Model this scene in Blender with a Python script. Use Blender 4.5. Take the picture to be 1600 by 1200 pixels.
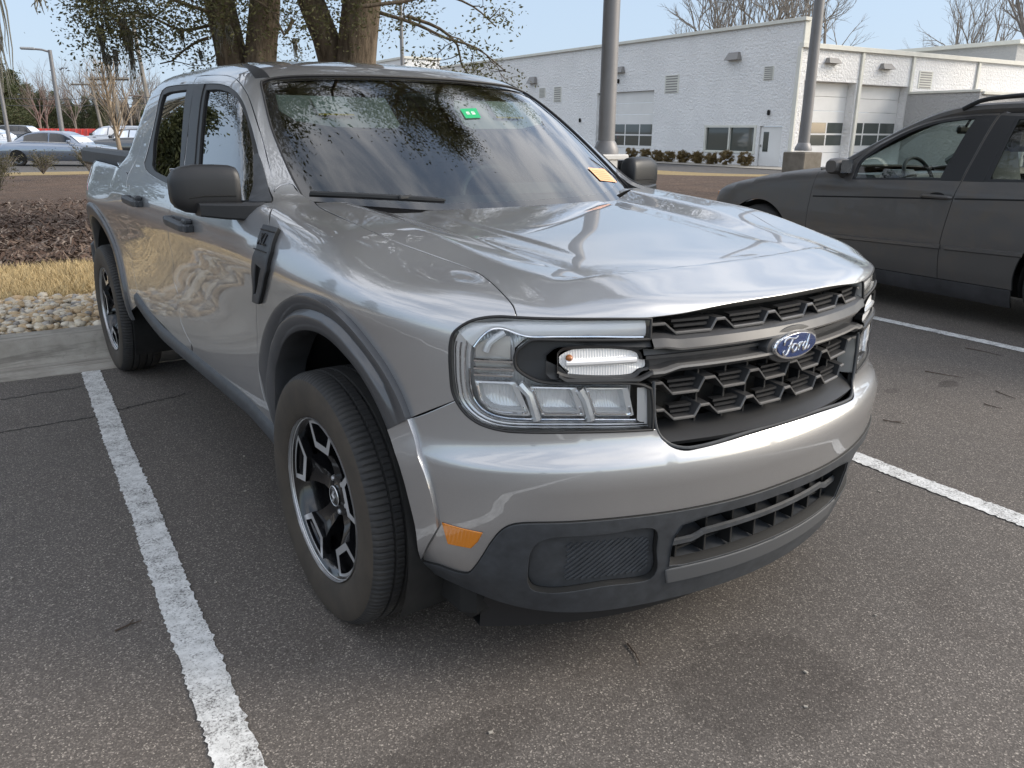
import bpy, math, random
import numpy as np
from mathutils import Matrix, Vector
from mathutils.geometry import delaunay_2d_cdt
for o in list(bpy.data.objects): bpy.data.objects.remove(o)
C = bpy.context.scene
COL = C.collection
rad = math.radians
# ---------------------------------------------------------------- camera, sky, sun, exposure
CAM = np.array([-1.67928, -1.11076, 1.36926]); FPX = 1261.145
CR = np.array([0.8135185, -0.5814968, 0.0070163]); CU = np.array([0.1691218, 0.2481119, 0.9538544]); CW = np.array([0.5564041, 0.7747916, -0.3001874])
cd = bpy.data.cameras.new('camera'); cam = bpy.data.objects.new('camera', cd); COL.objects.link(cam)
cd.sensor_fit = 'HORIZONTAL'; cd.sensor_width = 36; cd.lens = 36*FPX/1600; cd.clip_start = .05; cd.clip_end = 3000
cam.matrix_world = Matrix(((CR[0], CU[0], -CW[0], CAM[0]), (CR[1], CU[1], -CW[1], CAM[1]), (CR[2], CU[2], -CW[2], CAM[2]), (0, 0, 0, 1)))
C.camera = cam
PSI = -.077                                   # the parking lot is turned this much against the truck
SUN_AZ = rad(128)                             # compass-like: clockwise from +y
SUN_EL = rad(30)
w = bpy.data.worlds.new('World'); C.world = w; w.use_nodes = True
nt = w.node_tree; nt.nodes.clear()
def wn(t, **k):
    n = nt.nodes.new(t)
    for a, b in k.items(): setattr(n, a, b)
    return n
sky = wn('ShaderNodeTexSky', sky_type='NISHITA', sun_disc=False, sun_elevation=SUN_EL, sun_rotation=SUN_AZ, altitude=0, air_density=1.0, dust_density=1.2, ozone_density=1.0)
hs = wn('ShaderNodeHueSaturation'); hs.inputs['Saturation'].default_value = .74; nt.links.new(sky.outputs[0], hs.inputs['Color'])
tc = wn('ShaderNodeTexCoord'); sep = wn('ShaderNodeSeparateXYZ'); nt.links.new(tc.outputs['Generated'], sep.inputs[0])
# high thin clouds: noise on a flat layer above the place
mx = wn('ShaderNodeMath', operation='MAXIMUM'); mx.inputs[1].default_value = .06; nt.links.new(sep.outputs[2], mx.inputs[0])
dx = wn('ShaderNodeMath', operation='DIVIDE'); nt.links.new(sep.outputs[0], dx.inputs[0]); nt.links.new(mx.outputs[0], dx.inputs[1])
dy = wn('ShaderNodeMath', operation='DIVIDE'); nt.links.new(sep.outputs[1], dy.inputs[0]); nt.links.new(mx.outputs[0], dy.inputs[1])
cb = wn('ShaderNodeCombineXYZ'); nt.links.new(dx.outputs[0], cb.inputs[0]); nt.links.new(dy.outputs[0], cb.inputs[1])
mp = wn('ShaderNodeMapping'); mp.inputs['Scale'].default_value = (1.1, .5, 1); mp.inputs['Rotation'].default_value = (0, 0, .5); nt.links.new(cb.outputs[0], mp.inputs[0])
ns = wn('ShaderNodeTexNoise'); ns.inputs['Scale'].default_value = 2.6; ns.inputs['Detail'].default_value = 7; ns.inputs['Roughness'].default_value = .58; ns.inputs['Distortion'].default_value = .5
nt.links.new(mp.outputs[0], ns.inputs['Vector'])
rp = wn('ShaderNodeMapRange', interpolation_type='SMOOTHSTEP'); rp.inputs[1].default_value = .37; rp.inputs[2].default_value = .60; nt.links.new(ns.outputs[0], rp.inputs[0])
el = wn('ShaderNodeMapRange', interpolation_type='SMOOTHSTEP'); el.inputs[1].default_value = .16; el.inputs[2].default_value = .5; nt.links.new(sep.outputs[2], el.inputs[0])
cm = wn('ShaderNodeMath', operation='MULTIPLY'); nt.links.new(rp.outputs[0], cm.inputs[0]); nt.links.new(el.outputs[0], cm.inputs[1])
cm2 = wn('ShaderNodeMath', operation='MULTIPLY'); cm2.inputs[1].default_value = .85; nt.links.new(cm.outputs[0], cm2.inputs[0])
mixc = wn('ShaderNodeMix', data_type='RGBA'); nt.links.new(cm2.outputs[0], mixc.inputs[0]); nt.links.new(hs.outputs[0], mixc.inputs[6]); mixc.inputs[7].default_value = (7.6, 7.4, 7.3, 1)
hz = wn('ShaderNodeMix', data_type='RGBA'); hz.inputs[7].default_value = (1.62, 2.08, 2.70, 1); nt.links.new(mixc.outputs[2], hz.inputs[6])
hf = wn('ShaderNodeMapRange'); nt.links.new(el.outputs[0], hf.inputs[0]); fb = wn('ShaderNodeMapRange'); nt.links.new(sep.outputs[1], fb.inputs[0]); fb.inputs[1].default_value = -.35; fb.inputs[2].default_value = .25; fb.inputs[3].default_value = .30; fb.inputs[4].default_value = .86; nt.links.new(fb.outputs[0], hf.inputs[3]); hf.inputs[4].default_value = .35; nt.links.new(hf.outputs[0], hz.inputs[0])
bg = wn('ShaderNodeBackground'); bg.inputs[1].default_value = .14; nt.links.new(hz.outputs[2], bg.inputs[0])
wo = wn('ShaderNodeOutputWorld'); nt.links.new(bg.outputs[0], wo.inputs[0])
sd = bpy.data.lights.new('sun', 'SUN'); so = bpy.data.objects.new('sun', sd); COL.objects.link(so)
sd.energy = 1.45; sd.angle = rad(24); sd.color = (1, .90, .76)
sv = Vector((math.sin(SUN_AZ)*math.cos(SUN_EL), math.cos(SUN_AZ)*math.cos(SUN_EL), math.sin(SUN_EL)))
so.rotation_euler = sv.to_track_quat('Z', 'Y').to_euler()
C.view_settings.view_transform = 'Standard'; C.view_settings.look = 'None'; C.view_settings.exposure = 1.15; C.view_settings.gamma = 1; C.view_settings.use_curve_mapping = False
C.cycles.max_bounces = 8; C.cycles.transparent_max_bounces = 24; C.cycles.glossy_bounces = 5; C.cycles.diffuse_bounces = 3; C.cycles.transmission_bounces = 6
C.cycles.use_denoising = True; C.cycles.caustics_reflective = False; C.cycles.caustics_refractive = False; C.cycles.sample_clamp_indirect = 8
try: C.cycles.denoiser = 'OPENIMAGEDENOISE'
except Exception: pass
# ---------------------------------------------------------------- materials
MATS = {}
class NT:
    def __init__(s, name):
        m = bpy.data.materials.new(name); m.use_nodes = True; s.m = m; s.t = m.node_tree; s.b = s.t.nodes['Principled BSDF']; s.out = s.t.nodes['Material Output']
    def n(s, typ, ins=None, **k):
        n = s.t.nodes.new(typ)
        for a, b in k.items(): setattr(n, a, b)
        for a, b in (ins or {}).items():
            if hasattr(b, 'is_output') or isinstance(b, bpy.types.NodeSocket): s.t.links.new(b, n.inputs[a])
            else: n.inputs[a].default_value = b
        return n
    def l(s, a, b): s.t.links.new(a, b)
    def noise(s, scale, detail=4, rough=.5, vec=None, dist=0):
        n = s.n('ShaderNodeTexNoise', {'Scale': scale, 'Detail': detail, 'Roughness': rough, 'Distortion': dist})
        s.l(vec or s.obj(), n.inputs['Vector']); return n.outputs[0]
    def obj(s):
        if not hasattr(s, 'tc'): s.tc = s.n('ShaderNodeTexCoord')
        return s.tc.outputs['Object']
    def ramp(s, fac, stops):
        r = s.n('ShaderNodeValToRGB'); s.l(fac, r.inputs[0]); e = r.color_ramp.elements
        while len(e) < len(stops): e.new(.5)
        for q, (p, c) in zip(e, stops): q.position = p; q.color = tuple(c)+(1,) if len(c) == 3 else c
        return r.outputs[0]
    def rng(s, fac, a, b, c=0., d=1.):
        r = s.n('ShaderNodeMapRange'); s.l(fac, r.inputs[0])
        for i, v in enumerate((a, b, c, d)): r.inputs[i+1].default_value = v
        return r.outputs[0]
    def mix(s, fac, a, b, typ='MIX'):
        m = s.n('ShaderNodeMix', data_type='RGBA', blend_type=typ)
        for i, v in ((0, fac), (6, a), (7, b)):
            if isinstance(v, bpy.types.NodeSocket): s.l(v, m.inputs[i])
            elif i == 0: m.inputs[0].default_value = v
            else: m.inputs[i].default_value = tuple(v)+(1,)
        return m.outputs[2]
    def math(s, op, a, b=0.):
        m = s.n('ShaderNodeMath', operation=op)
        for i, v in ((0, a), (1, b)):
            if isinstance(v, bpy.types.NodeSocket): s.l(v, m.inputs[i])
            else: m.inputs[i].default_value = v
        return m.outputs[0]
    def bump(s, h, strength=.3, dist=.01):
        b = s.n('ShaderNodeBump', {'Strength': strength, 'Distance': dist}); s.l(h, b.inputs['Height']); s.l(b.outputs[0], s.b.inputs['Normal']); return b.outputs[0]
    def set(s, **k):
        for a, v in k.items():
            i = s.b.inputs[{'color': 'Base Color', 'rough': 'Roughness', 'metal': 'Metallic', 'coat': 'Coat Weight', 'coatr': 'Coat Roughness', 'ior': 'IOR', 'spec': 'Specular IOR Level', 'alpha': 'Alpha', 'trans': 'Transmission Weight', 'emit': 'Emission Strength', 'emitc': 'Emission Color'}[a]]
            if isinstance(v, bpy.types.NodeSocket): s.l(v, i)
            elif isinstance(v, (tuple, list)): i.default_value = tuple(v)+(1,)
            else: i.default_value = v
        return s
def mat(name, color, rough=.5, metal=0, coat=0, vary=0, vscale=8, bump=0, bscale=60, bdist=.002, coatr=.02, spec=.5):
    if name in MATS: return MATS[name]
    t = NT(name); t.set(rough=rough, metal=metal, coat=coat, coatr=coatr, spec=spec)
    if vary:
        n = t.noise(vscale, 5, .6); lo = tuple(max(0, c*(1-vary)) for c in color); hi = tuple(min(1, c*(1+vary)) for c in color)
        t.set(color=t.ramp(n, [(.3, lo), (.7, hi)]))
    else: t.set(color=color)
    if bump: t.bump(t.noise(bscale, 3), bump, bdist)
    MATS[name] = t.m; return t.m
def glass(name, tint, ior=1.5, rough=.0, boost=1.0):
    """thin pane: fresnel reflection over tinted see-through"""
    t = NT(name); t.t.nodes.remove(t.b)
    fr = t.n('ShaderNodeFresnel', {'IOR': ior}); gl = t.n('ShaderNodeBsdfGlossy', {'Roughness': rough, 'Color': (1, 1, 1, 1)}); tr = t.n('ShaderNodeBsdfTransparent', {'Color': tuple(tint)+(1,)})
    fac = t.n('ShaderNodeMath', {1: boost}, operation='MULTIPLY', use_clamp=True); t.l(fr.outputs[0], fac.inputs[0])
    mxs = t.n('ShaderNodeMixShader'); t.l(fac.outputs[0], mxs.inputs[0]); t.l(tr.outputs[0], mxs.inputs[1]); t.l(gl.outputs[0], mxs.inputs[2]); t.l(mxs.outputs[0], t.out.inputs[0])
    MATS[name] = t.m; return t.m
M_black = mat('flat_black', (.006, .006, .006), .85)
# ---------------------------------------------------------------- mesh building

def link(name, me, parent=None, m=None):
    o = bpy.data.objects.new(name, me); COL.objects.link(o)
    if parent is not None:
        o.parent = parent
        if parent.parent is None: o.location = tuple(-v for v in parent.location) if parent.get('shift') else (0, 0, 0)
    return o
class MB:
    """collects shapes into one mesh"""
    def __init__(s): s.v = []; s.f = []; s.mi = []; s.cur = 0
    def add(s, v, f):
        b = len(s.v); s.v.extend([tuple(map(float, p)) for p in v]); s.f.extend([tuple(i+b for i in q) for q in f]); s.mi.extend([s.cur]*len(f)); return s
    def box(s, c, d, b=0, M=None):
        hx, hy, hz = d[0]/2, d[1]/2, d[2]/2; b = min(b, hx*.95, hy*.95, hz*.95); P = []; F = []
        if b <= 0:
            P = [(x*hx, y*hy, z*hz) for x in (-1, 1) for y in (-1, 1) for z in (-1, 1)]
            F = [(0, 1, 3, 2), (4, 6, 7, 5), (0, 4, 5, 1), (2, 3, 7, 6), (0, 2, 6, 4), (1, 5, 7, 3)]
        else:
            idx = {}
            for x in (-1, 1):
                for y in (-1, 1):
                    for z in (-1, 1):
                        for k in range(3):
                            q = [x*(hx-b), y*(hy-b), z*(hz-b)]; q[k] = (x*hx, y*hy, z*hz)[k]; idx[x, y, z, k] = len(P); P.append(q)
            for k in range(3):
                i, j = [a for a in range(3) if a != k]
                for sg in (-1, 1):
                    def g(a, c2):
                        t = [0, 0, 0]; t[k] = sg; t[i] = a; t[j] = c2; return idx[t[0], t[1], t[2], k]
                    F.append((g(-1, -1), g(1, -1), g(1, 1), g(-1, 1)))
            for k in range(3):                      # edges along axis k
                i, j = [a for a in range(3) if a != k]
                for a in (-1, 1):
                    for c2 in (-1, 1):
                        def g(e, w_):
                            t = [0, 0, 0]; t[k] = e; t[i] = a; t[j] = c2; return idx[t[0], t[1], t[2], w_]
                        F.append((g(-1, i), g(1, i), g(1, j), g(-1, j)))
            for x in (-1, 1):
                for y in (-1, 1):
                    for z in (-1, 1): F.append(tuple(idx[x, y, z, k] for k in range(3)))
        if M is not None: P = [M @ Vector(p) for p in P]
        return s.add([(p[0]+c[0], p[1]+c[1], p[2]+c[2]) for p in P], F)
    def tube(s, pts, r, n=8, cap=True, flat=1.0, up=None):
        pts = [Vector(p) for p in pts]; N = len(pts); rr = r if isinstance(r, (list, tuple)) else [r]*N; V = []; F = []; prev = None
        for i, p in enumerate(pts):
            t = (pts[min(i+1, N-1)]-pts[max(i-1, 0)]); t = t.normalized() if t.length > 1e-9 else Vector((0, 0, 1))
            if prev is None:
                a = Vector(up) if up else (Vector((0, 0, 1)) if abs(t.z) < .9 else Vector((1, 0, 0))); e = a-t*a.dot(t); e.normalize()
            else: e = prev-t*prev.dot(t); e = e.normalized() if e.length > 1e-9 else prev
            prev = e; g = t.cross(e)
            for k in range(n):
                a = 2*math.pi*k/n; V.append(p+(e*math.cos(a)*flat+g*math.sin(a))*rr[i])
        for i in range(N-1):
            for k in range(n): F.append((i*n+k, i*n+(k+1) % n, (i+1)*n+(k+1) % n, (i+1)*n+k))
        if cap: F.append(tuple(range(n))[::-1]); F.append(tuple((N-1)*n+k for k in range(n)))
        return s.add(V, F)
    def lathe(s, prof, n=48, axis='x', c=(0, 0, 0), a0=0, a1=2*math.pi, close=True):
        """prof (radius, along-axis)"""
        V = []; F = []; m = len(prof); nn = n if close else n+1
        for k in range(nn):
            a = a0+(a1-a0)*k/n; ca, sa = math.cos(a), math.sin(a)
            for r_, h in prof: V.append({'x': (h, r_*ca, r_*sa), 'y': (r_*ca, h, r_*sa), 'z': (r_*ca, r_*sa, h)}[axis])
        for k in range(n):
            for j in range(m-1):
                q = (k+1) % nn; F.append((k*m+j, q*m+j, q*m+j+1, k*m+j+1))
        return s.add([(v[0]+c[0], v[1]+c[1], v[2]+c[2]) for v in V], F)
    def grid(s, rows, closed=False):
        n = len(rows[0]); V = [p for r_ in rows for p in r_]; F = []
        for i in range(len(rows)-1):
            for j in range(n if closed else n-1): F.append((i*n+j, i*n+(j+1) % n, (i+1)*n+(j+1) % n, (i+1)*n+j))
        return s.add(V, F)
    def prism(s, poly, o, e1, e2, h0, h1):
        """polygon in plane (e1,e2) extruded along e1 x e2 from h0 to h1"""
        o, e1, e2 = Vector(o), Vector(e1), Vector(e2); nz = e1.cross(e2); n = len(poly)
        V = [o+e1*p[0]+e2*p[1]+nz*h0 for p in poly]+[o+e1*p[0]+e2*p[1]+nz*h1 for p in poly]
        tri = delaunay_2d_cdt([Vector(p) for p in poly], [(i, (i+1) % n) for i in range(n)], [], 1, 1e-6)
        if len(tri[0]) == n:
            om = [q[0] for q in tri[3]]; F = [tuple(om[i] for i in t)[::-1] for t in tri[2]]; F += [tuple(om[i]+n for i in t) for t in tri[2]]
        else: F = [tuple(range(n))[::-1], tuple(range(n, 2*n))]
        F += [(i, (i+1) % n, (i+1) % n+n, i+n) for i in range(n)]
        return s.add(V, F)
    def build(s, name, mats, parent=None, angle=35, smooth=True):
        me = bpy.data.meshes.new(name); me.from_pydata(s.v, [], s.f)
        for m in (mats if isinstance(mats, (list, tuple)) else [mats]): me.materials.append(m)
        me.polygons.foreach_set('material_index', s.mi); me.polygons.foreach_set('use_smooth', [smooth]*len(s.f)); me.update()
        if smooth and angle < 180:
            try: me.set_sharp_from_angle(angle=rad(angle))
            except Exception: pass
        return link(name, me, parent)
def thing(name, label, cat, loc=(0, 0, 0), rotz=0, group=None):
    o = bpy.data.objects.new(name, None); COL.objects.link(o); o.location = loc; o.rotation_euler = (0, 0, rotz); o.empty_display_size = .2
    return tag(o, label, cat, group)
def tag(o, label=None, cat=None, group=None, kind=None):
    for k, v in (('label', label), ('category', cat), ('group', group), ('kind', kind)):
        if v: o[k] = v
    return o
def struct(o): o['kind'] = 'structure'; return o
def copy_tree(o, parent=None):
    c = o.copy(); COL.objects.link(c)
    if parent is not None: c.parent = parent
    for ch in list(o.children): copy_tree(ch, c)
    return c
FY, RY = .90, 3.976
# ---------------------------------------------------------------- truck surface model (metres, nose at y=0, tail at y=5.07)
def pl(xs, ys):
    """smooth monotone-ish cubic through knots (catmull-rom / pchip slopes)"""
    xs = np.array(xs, float); ys = np.array(ys, float)
    d = np.diff(ys) / np.diff(xs); m = np.zeros_like(ys)
    for i in range(1, len(xs) - 1):
        if d[i-1] * d[i] > 0:
            w1 = 2*(xs[i+1]-xs[i]) + xs[i]-xs[i-1]; w2 = xs[i+1]-xs[i] + 2*(xs[i]-xs[i-1])
            m[i] = (w1+w2) / (w1/d[i-1] + w2/d[i])
    m[0] = d[0]; m[-1] = d[-1]
    def f(x):
        x = np.asarray(x, float); xc = np.clip(x, xs[0], xs[-1])
        i = np.clip(np.searchsorted(xs, xc, side='right') - 1, 0, len(xs) - 2)
        h = xs[i+1]-xs[i]; t = (xc-xs[i])/h
        r = ys[i]*(1+2*t)*(1-t)**2 + m[i]*h*t*(1-t)**2 + ys[i+1]*t*t*(3-2*t) + m[i+1]*h*t*t*(t-1)
        return r + np.where(x < xs[0], (x-xs[0])*m[0], 0) + np.where(x > xs[-1], (x-xs[-1])*m[-1], 0)
    return f
def sst(a, b, x):
    t = np.clip((x-a)/(b-a), 0, 1); return t*t*t*(t*(6*t-15)+10)
def smax(a, b, k):
    h = np.maximum(k-np.abs(a-b), 0)/k
    return np.maximum(a, b) + h*h*h*k/6

_fz = pl([.18,.30,.36,.42,.55,.75,.90,.99,1.04,1.10,1.16,1.25], [.70,.795,.845,.866,.880,.876,.886,.896,.892,.872,.846,.80])
def F(y, z):
    w = _fz(z)
    w = w - .11*np.clip((.75-y)/.75, 0, 1.3)**2.2 - .17*np.clip((y-4.05)/.9, 0, 1.2)**1.8
    for yc in (FY, RY):
        w = w + .022*np.exp(-((y-yc)/.40)**2)*sst(1.12, .95, z)
    return w
_g0 = pl([.18,.36,.43,.50,.56,.61,.638,.652,.675,.70,.80,.876,.97,1.05], [.10,.045,.03,.015,.007,.001,.0025,.010,.032,.043,.048,.052,.060,.085])
def G(x, z):
    x = np.abs(x)
    return _g0(z) + .40*x*x + .10*np.clip(x-.5, 0, 1)**2
_hy = pl([0,.08,.14,.20,.30,.42,.60,1.0,1.3,1.45,1.8,5.2], [.955,.985,1.002,1.017,1.042,1.066,1.087,1.122,1.146,1.160,1.180,1.205])
def H(x, y):
    x = np.abs(x)
    base = _hy(y) + .012*(1-(x/.7)**2)
    xe = .455 + .085*np.clip((y-.33)/.9, 0, 1.1)**.6          # edge of the sunken centre panel
    base = base - .036*sst(.34, .68, x)*sst(.95, .45, y)
    front = sst(.262, .335, y - .16*np.clip(x, 0, .6)**2)
    t = (xe+.058-x)/.116; t = -smax(-smax(t, 0*t, .22), -1+0*t, .22)
    base = base - .031*np.clip(t, 0, 1)*front
    base = base + .006*sst(.335, .300, x - .10*(y-.6))*sst(.45, .75, y)   # faint inner crease
    return np.where(y > 1.5, _hy(y), base)
def LB(p):
    x, y, z = np.abs(p[..., 0]), p[..., 1], p[..., 2]
    a = (x - F(y, z))
    b = (z - H(x, y))*.97
    c = (G(x, z) - y)/np.sqrt(1+(.9*x)**2)
    r = smax(a, c, .30)
    r = smax(r, b, .13 - .07*sst(3.1, 3.5, y) - .085*sst(.76, .58, x)*sst(.42, .24, y))
    return smax(r, y-5.03, .15)
# cab
_cx = pl([1.05,1.15,1.30,1.45,1.58,1.70,1.85], [.872,.842,.776,.705,.640,.575,.49])
_rz = pl([1.5,1.9,2.3,2.7,3.2,3.6], [1.51,1.590,1.640,1.660,1.660,1.650])
def WS(x, z):
    x = np.abs(x)
    return 1.165 + (z-1.12)*1.50 + .30*(z-1.12)**2 + .24*x*x + .25*x**4
def CB(p):
    x, y, z = np.abs(p[..., 0]), p[..., 1], p[..., 2]
    a = (x - _cx(z) + .012*np.clip(y-2.4, 0, 2)**2*.6)*.91
    b = (z - _rz(y) + .085*x*x + .10*x**4)
    c = (WS(x, z) - y)*.53
    r = smax(a, b, .16)
    r = smax(r, c, .09)
    r = smax(r, 1.08-z, .02)
    d = y - 3.50 - .10*np.clip(1.25-z, 0, 1)
    return smax(r, d, .10)
def WSF(p):
    """windshield surface alone"""
    return (WS(p[..., 0], p[..., 2]) - p[..., 1])*.53
def cast(f, o, d, t0, t1, n=160):
    """first crossing from outside (f>0) to inside along rays o+t d; arrays (N,3)"""
    o = np.broadcast_to(np.asarray(o, float), d.shape); N = len(d)
    ts = np.linspace(t0, t1, n); lo = np.full(N, np.nan); hi = np.full(N, np.nan); act = np.arange(N)
    prev = f(o+d*ts[0])
    for i in range(1, n):
        cur = f(o[act]+d[act]*ts[i]); m = (prev > 0) & (cur <= 0)
        lo[act[m]] = ts[i-1]; hi[act[m]] = ts[i]; act = act[~m]; prev = cur[~m]
        if len(act) == 0: break
    for _ in range(20):
        mid = (lo+hi)/2; v = f(o+d*mid[:, None]); q = v > 0
        lo = np.where(q, mid, lo); hi = np.where(q, hi, mid)
    return o+d*((lo+hi)/2)[:, None]
def grad(f, p, e=.002):
    g = np.stack([f(p+np.eye(3)[i]*e)-f(p-np.eye(3)[i]*e) for i in range(3)], -1)
    return g/np.maximum(np.linalg.norm(g, axis=-1, keepdims=True), 1e-12)
def BODY(p):
    return -smax(-LB(p), -CB(p), .07)
# charts: a panel outline lives in 2-D chart coordinates and is cast on to the surface
class Ste:
    def __init__(s, c, a, e1, e2, far=2.2):
        s.c = np.array(c, float); s.a = np.array(a, float); s.a /= np.linalg.norm(s.a)
        s.e1 = np.array(e1, float); s.e2 = np.array(e2, float); s.far = far
    def uv(s, p):
        d = np.asarray(p, float)-s.c; d = d/np.linalg.norm(d, axis=-1, keepdims=True)
        k = 2/(1+d@s.a); return np.stack([d@s.e1*k, d@s.e2*k], -1)
    def xyz(s, f, q):
        q = np.asarray(q, float); r2 = (q**2).sum(-1, keepdims=True)
        d = (4*q[:, :1]*s.e1+4*q[:, 1:]*s.e2+(4-r2)*s.a)/(4+r2)
        return cast(f, s.c+d*s.far, -d, 0, s.far*.97, 72)
class Pln:
    """parallel rays along axis k, coming from side sgn"""
    def __init__(s, k, sgn, far):
        s.k, s.sgn, s.far = k, sgn, far; s.ij = [i for i in range(3) if i != k]
    def uv(s, p):
        p = np.asarray(p, float); return p[..., s.ij]
    def xyz(s, f, q):
        q = np.asarray(q, float); o = np.zeros((len(q), 3)); o[:, s.ij] = q; o[:, s.k] = s.far
        d = np.zeros((len(q), 3)); d[:, s.k] = -s.sgn
        return cast(f, o, d, 0, 2.2, 80)
_n6 = np.array([-.8, -.6, 0.])
CH = dict(F=Ste((0,.95,.62), (0,-1,0), (1,0,0), (0,0,1)), E=Ste((-.25,.95,.62), _n6, (.6,-.8,0), (0,0,1)),
          H=Ste((0,.9,.35), (0,0,1), (1,0,0), (0,1,0)), T=Ste((0,2.5,1.0), (0,0,1), (1,0,0), (0,1,0)),
          S=Pln(0, -1, -1.6), N=Pln(1, -1, -.8))
# ---------------------------------------------------------------- dark SUV: same kind of surface, in the parking-lot frame
LE1 = np.array([math.cos(-.077), math.sin(-.077), 0.]); LE2 = np.array([-math.sin(-.077), math.cos(-.077), 0.])
SX = 5.30
_sz = pl([.12,.22,.40,.60,.80,.93,1.00,1.06,1.14], [.80,.855,.893,.902,.893,.884,.872,.850,.80])
_sh = pl([1.0,3.0,3.5,3.8,4.1,4.45,4.75,4.95,5.05], [1.02,1.03,1.072,1.048,1.005,.935,.860,.775,.66])
_sc = pl([.95,1.05,1.20,1.35,1.48,1.60], [.862,.842,.785,.722,.655,.58])
_sr = pl([-.2,.6,1.3,1.9,2.4,2.8], [1.48,1.555,1.585,1.585,1.565,1.525])
def SLOC(p): return np.stack([p@LE1-SX, p@LE2, p[..., 2]], -1)
def SUVB(p):
    q = SLOC(p); x, y, z = np.abs(q[..., 0]), q[..., 1], q[..., 2]
    w = _sz(z) - .10*np.clip((y-4.2)/.9, 0, 1.3)**2
    a = x-w; b = (z-_sh(y)-.03*(1-(x/.8)**2))*.95; c = (y-5.08+.22*x*x+.1*x**4)
    return np.maximum(smax(smax(a, c, .34), b, .16), -.25-y)
def SUVC(p):
    q = SLOC(p); x, y, z = np.abs(q[..., 0]), q[..., 1], q[..., 2]
    a = (x-_sc(z))*.9; b = z-_sr(y)+.07*x*x; c = (y-(3.60-(z-1.07)*1.75-.25*(z-1.07)**2-.15*x*x))*.5
    return np.maximum(smax(smax(smax(a, b, .14), c, .07), .95-z, .02), -.1-y)
def SUV(p): return -smax(-SUVB(p), -SUVC(p), .05)
class Pl2:
    """rays along +LE1 (from the truck's side), chart = (lot y, z)"""
    def uv(s, p): p = np.asarray(p, float); return np.stack([p@LE2, p[..., 2]], -1)
    def xyz(s, f, q):
        q = np.asarray(q, float); o = q[:, :1]*LE2+q[:, 1:]*np.array([0, 0, 1.])+LE1*(SX-1.15); return cast(f, o, np.tile(LE1, (len(q), 1)), 0, 1.1, 60)
CH['V'] = Pl2(); CH['U'] = Pln(2, 1, 2.2)
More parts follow.
